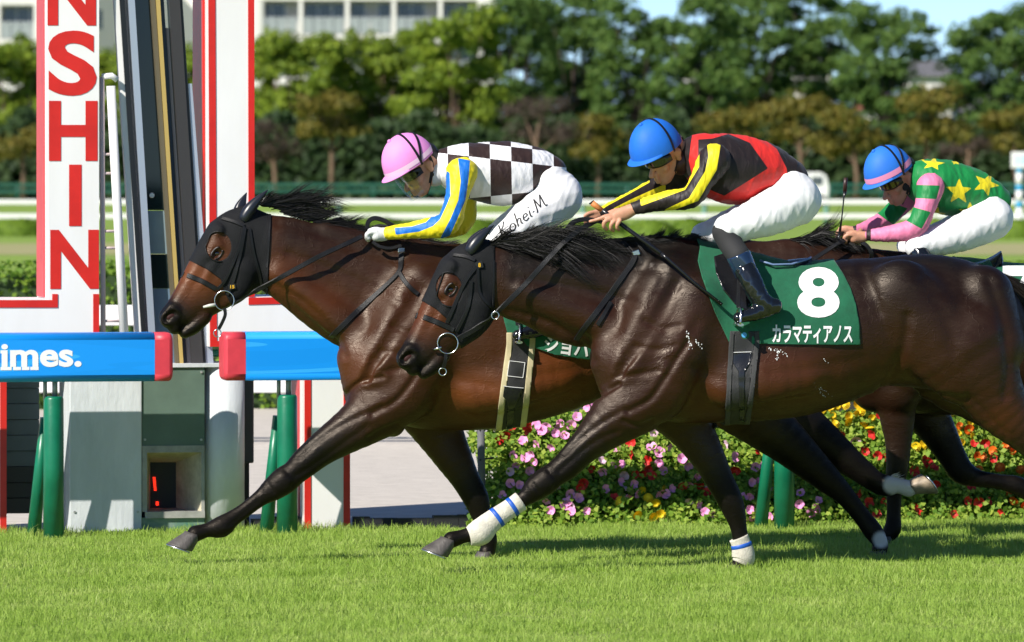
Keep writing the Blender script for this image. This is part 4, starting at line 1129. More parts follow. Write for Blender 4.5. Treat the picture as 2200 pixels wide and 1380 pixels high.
# ------------------------------------------------------------------ horses
def coat_mat(name, brown, dark, rough=0.40):
    m = bpy.data.materials.new(name); m.use_nodes = True
    nt = m.node_tree; b = nt.nodes['Principled BSDF']; L = nt.links.new
    def nd(t, **kw):
        n = nt.nodes.new(t)
        for k, v in kw.items():
            if k in n.inputs: n.inputs[k].default_value = v
            else: setattr(n, k, v)
        return n
    tc = nd('ShaderNodeTexCoord')
    at_ = nd('ShaderNodeAttribute', attribute_name='black')
    wa = nd('ShaderNodeAttribute', attribute_name='white')
    rd = nd('ShaderNodeAttribute', attribute_name='red')
    n1 = nd('ShaderNodeTexNoise', Scale=5.0, Detail=5.0, Roughness=0.6)
    L(tc.outputs['Object'], n1.inputs['Vector'])
    n2 = nd('ShaderNodeTexNoise', Scale=90.0, Detail=3.0)
    mp = nd('ShaderNodeMapping'); mp.inputs['Scale'].default_value = (0.35, 1, 1.0); mp.inputs['Rotation'].default_value = (0, 0.5, 0)
    L(tc.outputs['Object'], mp.inputs['Vector']); L(mp.outputs['Vector'], n2.inputs['Vector'])
    mp2_ = nd('ShaderNodeMapping'); mp2_.inputs['Scale'].default_value = (0.6, 1, 1.3); mp2_.inputs['Rotation'].default_value = (0, -0.8, 0); L(tc.outputs['Object'], mp2_.inputs['Vector'])
    mx = nd('ShaderNodeMix', data_type='RGBA')
    mx.inputs[6].default_value = (*[c*0.40 for c in brown], 1); mx.inputs[7].default_value = (*[min(1, c*1.5) for c in brown], 1)
    L(n1.outputs['Fac'], mx.inputs[0])
    mr = nd('ShaderNodeMix', data_type='RGBA'); mr.inputs[7].default_value = (brown[0]*3.0, brown[1]*2.7, brown[2]*2.2, 1)  # redder, lighter coat, also used to paint sunlit flanks
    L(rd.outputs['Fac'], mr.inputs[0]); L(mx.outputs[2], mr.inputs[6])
    ad = nd('ShaderNodeMath', operation='MULTIPLY_ADD'); ad.inputs[1].default_value = 0.35; ad.inputs[2].default_value = -0.175
    L(n1.outputs['Fac'], ad.inputs[0])
    ad2 = nd('ShaderNodeMath', operation='ADD', use_clamp=True); L(ad.outputs[0], ad2.inputs[0]); L(at_.outputs['Fac'], ad2.inputs[1])
    m2 = nd('ShaderNodeMix', data_type='RGBA'); m2.inputs[7].default_value = (*dark, 1)
    L(ad2.outputs[0], m2.inputs[0]); L(mr.outputs[2], m2.inputs[6])
    m3 = nd('ShaderNodeMix', data_type='RGBA'); m3.inputs[7].default_value = (0.62, 0.58, 0.54, 1)
    L(wa.outputs['Fac'], m3.inputs[0]); L(m2.outputs[2], m3.inputs[6])
    L(m3.outputs[2], b.inputs['Base Color'])
    n4 = nd('ShaderNodeTexNoise', Scale=11.0, Detail=6.0, Roughness=.7); L(mp2_.outputs['Vector'], n4.inputs['Vector'])
    rr = nd('ShaderNodeMapRange'); rr.inputs[1].default_value = .35; rr.inputs[2].default_value = .65; rr.inputs[3].default_value = rough - 0.08; rr.inputs[4].default_value = rough + 0.16
    L(n4.outputs['Fac'], rr.inputs[0]); L(rr.outputs[0], b.inputs['Roughness'])
    b.inputs['Specular IOR Level'].default_value = 0.36
    b.inputs['Specular Tint'].default_value = (1.0, .88, .76, 1)
    sp = nd('ShaderNodeMapRange'); sp.inputs[1].default_value = .85; sp.inputs[2].default_value = 1.15; sp.inputs[3].default_value = .38; sp.inputs[4].default_value = .20
    L(at_.outputs['Fac'], sp.inputs[0]); L(sp.outputs[0], b.inputs['Specular IOR Level'])
    # wet hair, skin folds and veins: fine relief
    w1 = nd('ShaderNodeTexNoise', Scale=42.0, Detail=7.0, Distortion=1.2, Roughness=.68)
    mp2 = nd('ShaderNodeMapping'); mp2.inputs['Scale'].default_value = (0.38, 0.7, 1.15); mp2.inputs['Rotation'].default_value = (0, -0.75, 0)
    L(tc.outputs['Object'], mp2.inputs['Vector']); L(mp2.outputs['Vector'], w1.inputs['Vector'])
    w2 = nd('ShaderNodeTexVoronoi', feature='DISTANCE_TO_EDGE', Scale=5.5, Randomness=1.0)
    wd = nd('ShaderNodeTexNoise', Scale=9.0, Detail=3.0)
    L(tc.outputs['Object'], wd.inputs['Vector'])
    wm = nd('ShaderNodeMix', data_type='VECTOR'); wm.inputs[0].default_value = 0.16
    L(tc.outputs['Object'], wm.inputs[4]); L(wd.outputs['Color'], wm.inputs[5]); L(wm.outputs[1], w2.inputs['Vector'])
    vr = nd('ShaderNodeMapRange'); vr.inputs[1].default_value = 0.0; vr.inputs[2].default_value = 0.022; vr.inputs[3].default_value = 1; vr.inputs[4].default_value = 0
    vr.interpolation_type = 'SMOOTHSTEP'
    L(w2.outputs['Distance'], vr.inputs[0])
    bp = nd('ShaderNodeBump'); bp.inputs['Strength'].default_value = 0.36; bp.inputs['Distance'].default_value = 0.008
    L(w1.outputs['Fac'], bp.inputs['Height'])
    b2 = nd('ShaderNodeBump'); b2.inputs['Strength'].default_value = 0.16; b2.inputs['Distance'].default_value = 0.008
    L(vr.outputs[0], b2.inputs['Height']); L(bp.outputs['Normal'], b2.inputs['Normal'])
    b3 = nd('ShaderNodeBump'); b3.inputs['Strength'].default_value = 0.2; b3.inputs['Distance'].default_value = 0.003
    L(n2.outputs['Fac'], b3.inputs['Height']); L(b2.outputs['Normal'], b3.inputs['Normal'])
    L(b3.outputs['Normal'], b.inputs['Normal'])
    return m

M_coat1 = coat_mat('bay_coat', (0.050, 0.0152, 0.0046), (0.0042, 0.0033, 0.0028))
M_coat2 = coat_mat('dark_bay_coat', (0.036, 0.0105, 0.0034), (0.0036, 0.0028, 0.0024))
M_coat3 = coat_mat('brown_coat', (0.028, 0.0088, 0.0032), (0.0036, 0.0029, 0.0026))
M_hoof = mat('hoof_horn', (0.085, 0.075, 0.068), 0.55, var=0.4, vscale=30, stretch=(1, 1, 0.2), bump=0.3, bscale=60)
M_hoofpale = mat('pale_hoof_horn', (0.34, 0.27, 0.19), 0.55, var=0.4, vscale=30, bump=0.3)
M_shoe = mat('racing_plate', (0.75, 0.75, 0.76), 0.3, metal=1.0)
M_hair = mat('black_hair', (0.008, 0.007, 0.0068), 0.5, spec=0.3, var=0.5, vscale=60)
M_hairbrown = mat('tail_hair', (0.014, 0.010, 0.008), 0.5, spec=0.3, var=0.5, vscale=60)
M_strap = mat('black_strap', (0.007, 0.007, 0.008), 0.45, spec=0.35, bump=0.25, bscale=300)
M_hood = mat('black_mesh_hood', (0.006, 0.0065, 0.008), 0.62, spec=0.25, bump=0.5, bscale=420)
M_ear = mat('rubberised_ear', (0.012, 0.014, 0.021), 0.33, spec=0.5)
M_steel = mat('steel', (0.62, 0.62, 0.64), 0.22, metal=1.0)
M_eye = mat('eye_gloss', (0.012, 0.006, 0.004), 0.08, spec=0.8, coat=1.0)
M_nost = mat('shaded_nostril_lining', (0.030, 0.008, 0.007), 0.6, spec=.2)
M_tag = mat('yellow_number', (0.75, 0.42, 0.02), 0.5)
M_tagplate = mat('number_plate', (0.015, 0.015, 0.015), 0.4)

HEAD = [  # (t, n, r, q): along the head from the poll, towards the forehead, in photograph pixels of the nearest horse
    (-4, 8, 46, .60), (28, 6, 62, .58), (62, -8, 74, .50), (92, -17, 77, .46), (128, -15, 68, .46), (172, -12, 54, .50), (206, -8, 43, .58), (234, -2, 34, .70), (252, 6, 26, .90)]

class Horse:
    def __init__(self, fr, h=0.0088):
        self.fr = fr; self.sdf = SDF(h); self.cols = []; self.whites = []
    def rows(self, R):
        out = []
        for r in R:
            px, py, w, rp, q = r[:5]
            out.append((*self.fr.p(px, py, w), rp*self.fr.m(px, w), q))
        return out
    def add(self, R, k=0.03, c=None, sub=False, n=3, white=None):
        rows = self.rows(R)
        self.sdf.chain(rows, k, sub, n)
        if c is not None:
            cc = c if hasattr(c, '__len__') else [c]*len(rows)
            D = crom(np.column_stack([np.array(rows)[:, :4], cc]), 3)
            self.cols.append(D)
        return self
    def hd(self, t, n):
        a, o, sc = self.ha, self.ho, self.hs
        d = (math.cos(a), math.sin(a)); nn = (-d[1], d[0])
        return (o[0] + sc*(t*d[0] + n*nn[0]), o[1] + sc*(t*d[1] + n*nn[1]))
    def head(self, origin, ang, sc):
        self.ho, self.ha, self.hs = origin, rad(ang), sc
        P = lambda t, n, w, r, q: (*self.hd(t, n), w, r*sc, q)
        self.add([P(t, n, 0, r, q) for t, n, r, q in HEAD], 0.02, c=[.3, .22, .12, .1, .1, .15, .5, .85, 1.0])
        # flat forehead / nasal bone
        self.add([P(40, 50, 0, 20, 1.9), (*self.hd(120, 34), 0, 18*sc, 1.5), (*self.hd(200, 20), 0, 15*sc, 1.4), (*self.hd(245, 12), 0, 14*sc, 1.3)], 0.02, c=[.1, .05, .1, .6])
        for sg in (-1, 1):
            w = lambda x: sg*x
            self.add([P(64, 27, w(.068), 15, .7), P(90, 24, w(.068), 13, .6)], 0.022)                      # brow
            self.add([P(98, 8, w(.070), 12, .6), P(150, -2, w(.058), 9, .6), P(185, -2, w(.046), 7, .6)], 0.012)  # facial crest
            self.add([P(72, -45, w(.058), 34, .45), P(108, -62, w(.05), 26, .5), P(150, -62, w(.035), 14, .6)], 0.015)  # jowl and jaw bone
            self.add([P(79, 19, w(.097), 10.5, .9)], 0.006, sub=True)                                       # eye socket
            self.add([P(238, 8, w(.044), 20, .55), P(258, 8, w(.042), 18, .6)], 0.010, c=[1, 1])            # nostril wing
            self.add([P(246, 4, w(.072), 13, .8), P(260, 10, w(.066), 10, .9)], 0.006, sub=True)             # nostril
            self.add([P(185, -40, w(.078), 4, 2.0), P(215, -35, w(.066), 4, 2), P(250, -30, w(.056), 3.2, 2.2), P(272, -29, w(.03), 2.6, 5)], 0.007, sub=True)  # mouth line
        self.add([P(205, -46, 0, 21, 1.0), P(236, -46, 0, 17, 1.25), P(258, -40, 0, 13, 1.4)], 0.010, c=[.7, 1, .9])      # lower lip and chin
        self.add([P(254, -2, 0, 20, 1.35), P(264, -16, 0, 15, 1.5)], 0.012, c=[1.0, 1.0])                                                   # upper lip
        return self
    def hoof(self, parent, px, py, w, ang, size=1.3, pale=False, name='hoof', flip=1):
        """coronet centre at pixel; ang = direction the toe points (deg, 0 = left, positive = toe up)"""
        c = Vector(self.fr.p(px, py, w)); a = rad(ang)
        f = Vector((-math.cos(a)*flip, 0, math.sin(a))); u = Vector((math.sin(a)*flip, 0, math.cos(a))); l = Vector((0, 1, 0))
        V = []; Fc = []; n = 20
        rings = [(0.0, -.002, .036, .036, .006), (0.0, -.012, .040, .039, .007), (.012, -.040, .050, .048, .009), (.024, -.068, .060, .057, .010), (.027, -.075, .061, .058, .010)]
        for fo, uo, ra, rb, _ in rings:
            for i in range(n):
                t = 2*math.pi*i/n; x = math.cos(t); y = math.sin(t)
                back = 0.74 if x < 0 else 1.0
                tilt = 0.012*(-x if x < 0 else 0)
                V.append(c + (f*(fo + ra*x*back) + u*(uo + tilt*0.4) + l*(rb*y*(0.92 if x < -.5 else 1)))*size)
        for j in range(len(rings)-1):
            for i in range(n): Fc.append((j*n+i, j*n+(i+1) % n, (j+1)*n+(i+1) % n, (j+1)*n+i))
        m = MB(); m.add(V, Fc, True); m.f.append(list(range(n))); m.sm.append(False)
        m.f.append([(len(rings)-1)*n+i for i in range(n)]); m.sm.append(False)
        o = m.build(name, M_hoofpale if pale else M_hoof, parent)
        # racing plate: a U-shaped bar under the wall
        mb = MB(); pts = []
        for i in range(15):
            t = -2.35 + 4.7*i/14
            x = math.cos(t); back = 0.74 if x < 0 else 1.0
            pts.append(c + (f*(.027 + .057*x*back) + u*(-.078) + l*(.054*math.sin(t)))*size)
        mb.tube(pts, .006*size, n=6, flat=u, ratio=.6)
        mb.build('horseshoe', M_shoe, o)
        return o
    def finish(self, root, mt, whites=()):
        V, Q = self.sdf.mesh(2)
        N = vnormals(V, Q)
        for (line, depth, width, near) in getattr(self, 'creases', ()):
            P = self.fr.pix(V, not near); L_ = crom(np.array(line, float), 4); d = np.full(len(V), 1e9)
            lo_, hi_ = L_.min(0)-4*width, L_.max(0)+4*width
            k_ = np.where((P[:, 0] > lo_[0]) & (P[:, 0] < hi_[0]) & (P[:, 1] > lo_[1]) & (P[:, 1] < hi_[1]) & ((V[:, 1] < -.02) | (not near)))[0]
            for a, b in zip(L_[:-1], L_[1:]):
                ab = b-a; t = np.clip(((P[k_]-a) @ ab)/max(ab @ ab, 1e-9), 0, 1); d[k_] = np.minimum(d[k_], np.hypot(*(P[k_]-a-t[:, None]*ab).T))
            e = (d[k_]/width)**2
            V[k_] -= N[k_]*(depth*(1.25*np.exp(-e) - .45*np.exp(-e/5)))[:, None]
        N = vnormals(V, Q)
        self.body = (V, Q, N)
        me = mesh_np('body', V, Q)
        o = obj('body', me, mt, root)
        num = np.zeros(len(V)); den = np.full(len(V), 1e-9)
        for Dm in self.cols:
            best = np.full(len(V), 1e9); cv = np.zeros(len(V))
            for i in range(len(Dm)-1) if len(Dm) > 1 else [0]:
                A = Dm[i]; B = Dm[min(i+1, len(Dm)-1)]
                ba = B[:3]-A[:3]; L = max(ba @ ba, 1e-9)
                t = np.clip(((V-A[:3]) @ ba)/L, 0, 1)
                d = np.linalg.norm(V-A[:3]-t[:, None]*ba, axis=1) - (A[3]+t*(B[3]-A[3]))
                m = d < best; best[m] = d[m]; cv[m] = (A[4]+t*(B[4]-A[4]))[m]
            wgt = np.exp(-np.maximum(best, -0.05)/0.02)
            num += wgt*cv; den += wgt
        P = self.fr.pix(V, False)
        bl = num/den
        for (px0, px1, ylo, yhi, v) in getattr(self, 'topline', ()):
            f = np.clip((P[:, 0]-px0)/60, 0, 1)*np.clip((px1-P[:, 0])/60, 0, 1)*np.clip((yhi-P[:, 1])/(yhi-ylo), 0, 1)
            bl = np.maximum(bl, v*f)
        attr(o, 'black', np.clip(bl*1.22, 0, 1.2))
        wh = np.zeros(len(V)); rd = np.zeros(len(V))
        for px, py, r, wlo, whi in whites:
            d = np.hypot(P[:, 0]-px, P[:, 1]-py)
            wh = np.maximum(wh, np.clip((r-d)/8+.5, 0, 1)*((V[:, 1] > wlo) & (V[:, 1] < whi)))
        attr(o, 'white', wh)
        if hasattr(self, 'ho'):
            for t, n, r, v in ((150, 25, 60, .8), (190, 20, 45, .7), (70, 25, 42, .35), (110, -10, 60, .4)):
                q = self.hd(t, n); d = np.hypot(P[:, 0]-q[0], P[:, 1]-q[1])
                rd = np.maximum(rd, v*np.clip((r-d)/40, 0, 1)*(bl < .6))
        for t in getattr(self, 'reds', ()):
            d = np.hypot((P[:, 0]-t[0])/t[2], (P[:, 1]-t[1])/t[3]); rd = np.maximum(rd, t[4]*np.clip((1-d)*1.6, 0, 1))  # soft patches of redder coat that paint in the sunlit flanks
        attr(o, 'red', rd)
        self.bvh = bvh_of(V, Q)
        return o
    def ears(self, root, ear_near, ear_far, mt):
        """each ear: base pixel, tip pixel, w, base radius px"""
        for (bx, by, tx, ty, w, r) in (ear_near, ear_far):
            b = Vector(self.fr.p(bx, by, w)); t = Vector(self.fr.p(tx, ty, w*1.05)); r *= self.fr.m(bx)
            d = t - b; L = d.length; d.normalize(); side = Vector((0, 1, 0)); fwd = d.cross(side).normalized()
            if fwd.x > 0: fwd = -fwd
            V = []; Fc = []; n = 14; J = 9
            for j in range(J):
                u = j/(J-1); rr = r*(0.80 + 0.36*math.sin(min(1, u*2.2)*math.pi*.5) - 1.12*u**1.7)
                rr = max(rr, r*0.05)
                for i in range(n):
                    a = 2*math.pi*i/n
                    x = math.cos(a); y = math.sin(a)
                    dent = 1 - 0.45*max(0, -y*(1 if w < 0 else -1)*-1)**2*(0.3+u)   # cup of the ear
                    V.append(b + d*(L*u) + fwd*(x*rr*0.52) + side*(y*rr*.55*dent) + fwd*(math.sin(u*math.pi)*r*.14))
            for j in range(J-1):
                for i in range(n): Fc.append((j*n+i, j*n+(i+1) % n, (j+1)*n+(i+1) % n, (j+1)*n+i))
            m = MB(); m.add(V, Fc, True); m.f.append(list(range(n))); m.sm.append(False); m.f.append([(J-1)*n+i for i in range(n)]); m.sm.append(False)
            m.build('ear', mt, root)
    def nostrils(self, root):
        for side in (-1, 1):
            q = self.hd(251, 6); c, nn = cast(self.fr, self.bvh, q[0], q[1], side, -.004)
            if c is None: continue
            bm_ = bmesh.new(); bmesh.ops.create_uvsphere(bm_, u_segments=14, v_segments=8, radius=.022*self.hs)
            R_ = Matrix.Rotation(self.ha - rad(90) + rad(25), 3, 'Y')
            for v in bm_.verts: v.co = R_ @ Vector((v.co.x*.72, v.co.y*.35, v.co.z*1.15)) + c
            for f_ in bm_.faces: f_.smooth = True
            obj('nostril', bm_, M_nost, root)  # dark reddish plug: lining colour plus the shade inside the nostril
    def eyes(self, root, t=79, n=19):
        self.nostrils(root)
        px, py = self.hd(t, n)
        for side in (-1, 1):
            c, nn = cast(self.fr, self.bvh, px, py, side, -0.004)
            if c is None: continue
            bm_ = bmesh.new(); bmesh.ops.create_uvsphere(bm_, u_segments=16, v_segments=10, radius=0.0165)
            for v in bm_.verts: v.co = Vector((v.co.x*1.1, v.co.y*.75, v.co.z*.85)) + c
            for f_ in bm_.faces: f_.smooth = True
            e = obj('eye', bm_, M_eye, root)
            if side == -1:
                for sg, th in ((1, .0065), (-1, .005)):
                    mb = MB(); pts = []
                    for i in range(11):
                        a = -1.25 + 2.5*i/10
                        q = self.hd(t + 14*math.sin(a), n + sg*(2.5 + 7.0*math.cos(a)))
                        cc, _ = cast(self.fr, self.bvh, q[0], q[1], -1, 0.002)
                        if cc is not None: pts.append(cc)
                    if len(pts) > 3: mb.tube(pts, th, n=8); mb.build('eyelid', M_strap if sg > 9 else M_lid, root)

M_lid = mat('eyelid_skin', (0.018, 0.010, 0.008), 0.45)

def hair(name, fr, roots, n, length, mt, parent, width=0.004, seed=1, droop=0.15, wave=0.1, segs=6, clump=34, spread=0.25, **kw):
    """strands: roots = rows (px, py, w, dirx, diry(px up = negative), dw, len_px)"""
    r = np.random.default_rng(seed)
    R = crom(np.array(roots, float), 12)
    V = []; Fc = []
    cl = None
    for i in range(n):
        if i % clump == 0:
            u = r.random()*(len(R)-1); a = int(u); row = R[a] + (R[min(a+1, len(R)-1)]-R[a])*(u-a)
            cdir = r.normal(0, spread, 3); cph = r.random()*6.28; cl = r.uniform(.6, 1.15)
        px, py, w, dx, dy, dw, ln = row
        b = Vector(fr.p(px + r.normal(0, 3.4), py + r.normal(0, 1.8), w + r.normal(0, .008)))
        mpp = fr.m(px)
        d = Vector((dx + cdir[0] + r.normal(0, spread*.22), dw + cdir[1]*.5 + r.normal(0, spread*.15), -dy + cdir[2] + r.normal(0, spread*.22)))
        d.normalize()
        L = ln*mpp*length*cl*r.uniform(.75, 1.1)
        side = d.cross(Vector((0, 1, 0)))
        side = (side + Vector((r.normal(0, .6), r.normal(0, .6), r.normal(0, .6)))).normalized()
        base = len(V); wd = width*r.uniform(.4, 1.0)
        ph = cph + r.normal(0, .12)
        p = b.copy()
        for j in range(segs+1):
            u = j/segs
            q = b + d*(L*u) + Vector((0, 0, -droop*L*u*u)) + Vector((0, math.cos(ph+u*3)*wave*L*u*.5, math.sin(ph + u*4.5)*wave*L*u))
            ww = wd*(1-u**1.6*.92)
            V.append(q - side*ww/2); V.append(q + side*ww/2)
        for j in range(segs):
            Fc.append((base+2*j, base+2*j+1, base+2*j+3, base+2*j+2))
    return obj(name, mesh_np(name, np.array([tuple(v) for v in V]), np.array(Fc)), mt, parent, **kw)

GROUP_H = 'racehorses galloping past the winning post'
# ---- nearest horse (number 8) -----------------------------------------------------------------
F2 = Frame(1500, 32.0)
H2 = Horse(F2)
H2.head((1030, 570), 126.07, 1.0)
H2.add([(1478, 716, 0, 194, .56), (1560, 722, 0, 186, .62), (1650, 731, 0, 172, .72), (1730, 727, 0, 162, .78), (1820, 706, 0, 148, .82), (1890, 692, 0, 138, .84), (1985, 690, 0, 144, .80), (2050, 700, 0, 142, .78), (2085, 715, 0, 128, .76)], 0.05, c=[.2, .15, .12, .12, .2, .3, .3, .3, .35])
H2.add([(1430, 655, 0, 138, .42), (1340, 640, 0, 124, .40), (1240, 630, 0, 112, .40), (1165, 615, 0, 92, .44), (1100, 603, 0, 78, .46), (1050, 580, 0, 58, .5)], 0.045, c=[.35, .25, .2, .18, .2, .3])
H2.add([(1300, 560, 0, 40, .6), (1400, 545, 0, 38, .6), (1480, 548, 0, 34, .8), (1560, 570, 0, 30, 1.2)], 0.04)   # crest to withers
for sg in (-1, 1):
    w = lambda x: sg*x
    H2.add([(1345, 770, w(.09), 78, .75), (1365, 830, w(.10), 76, .75)], 0.03)                           # breast
    H2.add([(1440, 600, w(.13), 50, .8), (1400, 690, w(.175), 56, .75), (1362, 790, w(.185), 52, .8)], 0.06)  # scapula / shoulder point
    H2.add([(1500, 650, w(.19), 62, .7), (1455, 760, w(.205), 66, .72), (1415, 850, w(.185), 58, .75)], 0.055)   # triceps
    H2.add([(1360, 735, w(.10), 42, .8), (1290, 690, w(.085), 40, .7), (1200, 655, w(.072), 34, .7), (1120, 625, w(.064), 26, .7)], 0.045)  # brachiocephalic
    H2.add([(1330, 800, w(.245), 10, .7), (1390, 715, w(.285), 11, .6), (1450, 610, w(.240), 10, .6)], 0.035, sub=True)  # groove in front of the shoulder
    H2.add([(1570, 830, w(.215), 44, .6), (1640, 815, w(.265), 50, .5), (1720, 800, w(.255), 40, .5)], 0.09)      # girth muscle
    H2.add([(1935, 640, w(.19), 82, .7), (2010, 720, w(.20), 90, .65), (2060, 790, w(.19), 76, .7)], 0.04)     # gluteal
    H2.add([(2110, 640, w(.13), 70, .8), (2130, 740, w(.16), 74, .75)], 0.03)                                # hamstring
    H2.add([(1905, 640, w(.215), 22, .8), (1915, 690, w(.225), 20, .8)], 0.06)                                # point of hip
# near fore, stretched forward
H2.add([(1405, 830, -.165, 72, .80), (1358, 868, -.16, 66, .76), (1319, 899, -.155, 55, .76), (1258, 958, -.145, 36, .82), (1218, 1000, -.14, 31, .82), (1190, 1020, -.136, 27, .84), (1172, 1034, -.134, 29.5, .9), (1150, 1051, -.13, 26, .9), (1127, 1071, -.13, 17.5, .8), (1085, 1098, -.13, 15, .75), (1052, 1122, -.13, 17, .8), (1030, 1143, -.13, 23, .85), (1000, 1151, -.13, 15, .95), (970, 1160, -.13, 18, 1)], 0.025, c=[.2, .25, .45, .75, .95, 1, 1, 1, 1, 1, 1, 1, 1, 1])
H2.add([(1375, 905, -.185, 30, .6), (1310, 945, -.165, 20, .7), (1250, 985, -.15, 12, .8)], 0.02)          # forearm flexor
H2.add([(1335, 868, -.20, 26, .6), (1275, 925, -.175, 19, .7), (1222, 975, -.155, 12, .8)], 0.02)          # extensor
H2.add([(1390, 905, -.15, 24, .8)], 0.02)
# far fore, under the body
H2.add([(1440, 850, .15, 78, .7), (1480, 915, .15, 52, .75), (1518, 977, .14, 38, .8), (1544, 1028, .135, 31, .82), (1566, 1070, .13, 28, .84), (1578, 1100, .13, 24, .84), (1586, 1130, .13, 18.5, .8), (1592, 1165, .13, 17.5, .8), (1597, 1192, .13, 21, .85), (1590, 1215, .13, 16, .95), (1582, 1222, .13, 18, 1)], 0.025, c=[.3, .4, .6, .9, 1, 1, 1, 1, 1, 1, 1])
# near hind
H2.add([(2075, 745, -.17, 108, .7), (2115, 815, -.175, 78, .7), (2150, 872, -.165, 62, .7), (2200, 925, -.15, 46, .72), (2250, 975, -.14, 36, .75), (2285, 1010, -.135, 32, .75), (2310, 1050, -.13, 23, .75), (2340, 1110, -.13, 18, .75), (2358, 1150, -.13, 21, .8), (2355, 1185, -.13, 17, .9)], 0.03, c=[.25, .2, .2, .5, .9, 1, 1, 1, 1, 1])
# far hind, trailing
H2.add([(2040, 790, .15, 90, .7), (2100, 852, .15, 56, .75), (2180, 905, .15, 44, .75), (2260, 950, .14, 36, .75), (2330, 985, .14, 30, .75), (2385, 1020, .14, 20, .75), (2440, 1055, .14, 17, .75), (2470, 1075, .14, 20, .8), (2500, 1070, .14, 16, .9)], 0.03, c=[.3, .5, .7, .9, 1, 1, 1, 1, 1])
H2.topline = [(1040, 1600, 540, 740, .85), (1500, 2400, 560, 860, .75)]
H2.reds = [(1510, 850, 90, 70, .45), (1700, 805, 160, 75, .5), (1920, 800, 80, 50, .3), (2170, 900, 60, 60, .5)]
H2.creases = [([(1284, 852), (1302, 842), (1330, 826)], .014, 6, False), ([(1322, 812), (1360, 806), (1412, 797)], .008, 8, False), ([(1350, 884), (1395, 860), (1425, 820), (1450, 780), (1480, 735)], .012, 8, False),
  ([(1342, 880), (1290, 911), (1243, 947), (1213, 976)], .0065, 7, True), ([(1326, 928), (1284, 945), (1243, 976), (1202, 1012)], .006, 7, True), ([(1400, 905), (1370, 915), (1340, 905)], .008, 6, True),
  ([(1178, 1012), (1196, 1034), (1190, 1050)], .005, 5, True), ([(1145, 1040), (1158, 1058)], .005, 5, True), ([(1120, 1078), (1085, 1105), (1050, 1130)], .004, 5, True),
  ([(1095, 668), (1180, 692), (1245, 735), (1275, 775)], .010, 9, False), ([(1110, 600), (1200, 612), (1300, 632), (1370, 655)], .007, 12, False), ([(1150, 545), (1250, 560), (1350, 575), (1420, 580)], .008, 12, False),
  ([(1425, 600), (1398, 655), (1372, 710), (1345, 760)], .007, 13, False), ([(1500, 690), (1470, 740), (1440, 775)], .005, 12, False), ([(1385, 690), (1420, 705), (1460, 700)], .006, 8, False), ([(1365, 745), (1410, 752), (1450, 742)], .006, 8, False),
  ([(1495, 790), (1540, 812), (1600, 822)], .004, 12, False), ([(1505, 855), (1560, 872), (1640, 868)], .003, 14, False), ([(1660, 800), (1760, 790), (1850, 770)], .005, 14, False),
  ([(1890, 835), (1925, 790), (1945, 730), (1950, 680)], .012, 12, False), ([(1985, 850), (2030, 850), (2075, 858)], .010, 8, False), ([(2125, 600), (2155, 690), (2165, 790), (2160, 850)], .010, 12, False), ([(1985, 600), (2030, 680), (2050, 760)], .006, 16, False), ([(1850, 580), (1875, 620), (1890, 670)], .008, 12, False), ([(2080, 850), (2120, 890), (2160, 930)], .008, 8, False)]
R2 = F2.root('racehorse', label='nearest dark bay racehorse in black hood with green number 8 cloth', cat='horse', group=GROUP_H)
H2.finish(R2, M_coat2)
H2.hoof(R2, 966, 1158, -.13, 22)
H2.hoof(R2, 1580, 1216, .13, 4)
H2.hoof(R2, 2352, 1185, -.13, 0)
H2.hoof(R2, 2502, 1072, .14, -160)
H2.eyes(R2)
H2.ears(R2, (1006, 545, 1061, 484, -.05, 29), (1006, 545, 1044, 488, .055, 29), M_ear)

# ---- leading horse (number 15) ----------------------------------------------------------------
F1 = Frame(900, 32.78)
H1 = Horse(F1)
H1.head((529.7, 497.6), 130.2, 0.975)
H1.add([(930, 727, 0, 196, .55), (1010, 727, 0, 198, .60), (1090, 724, 0, 191, .68), (1180, 716, 0, 174, .76), (1280, 702, 0, 150, .80), (1360, 690, 0, 138, .82), (1450, 690, 0, 140, .78), (1510, 700, 0, 138, .76), (1545, 715, 0, 120, .76)], 0.05, c=[.15, .1, .05, .05, .1, .2, .3, .3, .3])
H1.add([(890, 665, 0, 140, .44), (810, 645, 0, 128, .41), (730, 614, 0, 112, .40), (670, 582, 0, 98, .42), (615, 553, 0, 86, .45), (560, 527, 0, 66, .5)], 0.045, c=[.3, .22, .15, .12, .15, .2])
H1.add([(700, 512, 0, 34, .6), (800, 535, 0, 36, .6), (900, 548, 0, 34, .7), (990, 562, 0, 34, 1.1)], 0.04)
for sg in (-1, 1):
    w = lambda x: sg*x
    H1.add([(800, 770, w(.09), 76, .75), (812, 835, w(.10), 74, .75)], 0.03)
    H1.add([(905, 610, w(.13), 50, .8), (860, 700, w(.175), 56, .75), (820, 795, w(.185), 54, .8)], 0.06)
    H1.add([(965, 655, w(.19), 62, .7), (915, 765, w(.205), 66, .72), (868, 850, w(.185), 58, .75)], 0.055)
    H1.add([(820, 745, w(.10), 42, .8), (750, 700, w(.088), 40, .7), (670, 640, w(.076), 34, .7), (600, 585, w(.066), 26, .7)], 0.045)
    H1.add([(785, 810, w(.245), 10, .7), (845, 720, w(.285), 11, .6), (905, 620, w(.240), 10, .6)], 0.035, sub=True)
    H1.add([(1030, 840, w(.215), 44, .6), (1110, 820, w(.265), 50, .5), (1190, 800, w(.255), 40, .5)], 0.09)
    H1.add([(1400, 640, w(.19), 80, .7), (1480, 720, w(.20), 88, .65), (1520, 790, w(.19), 76, .7)], 0.04)
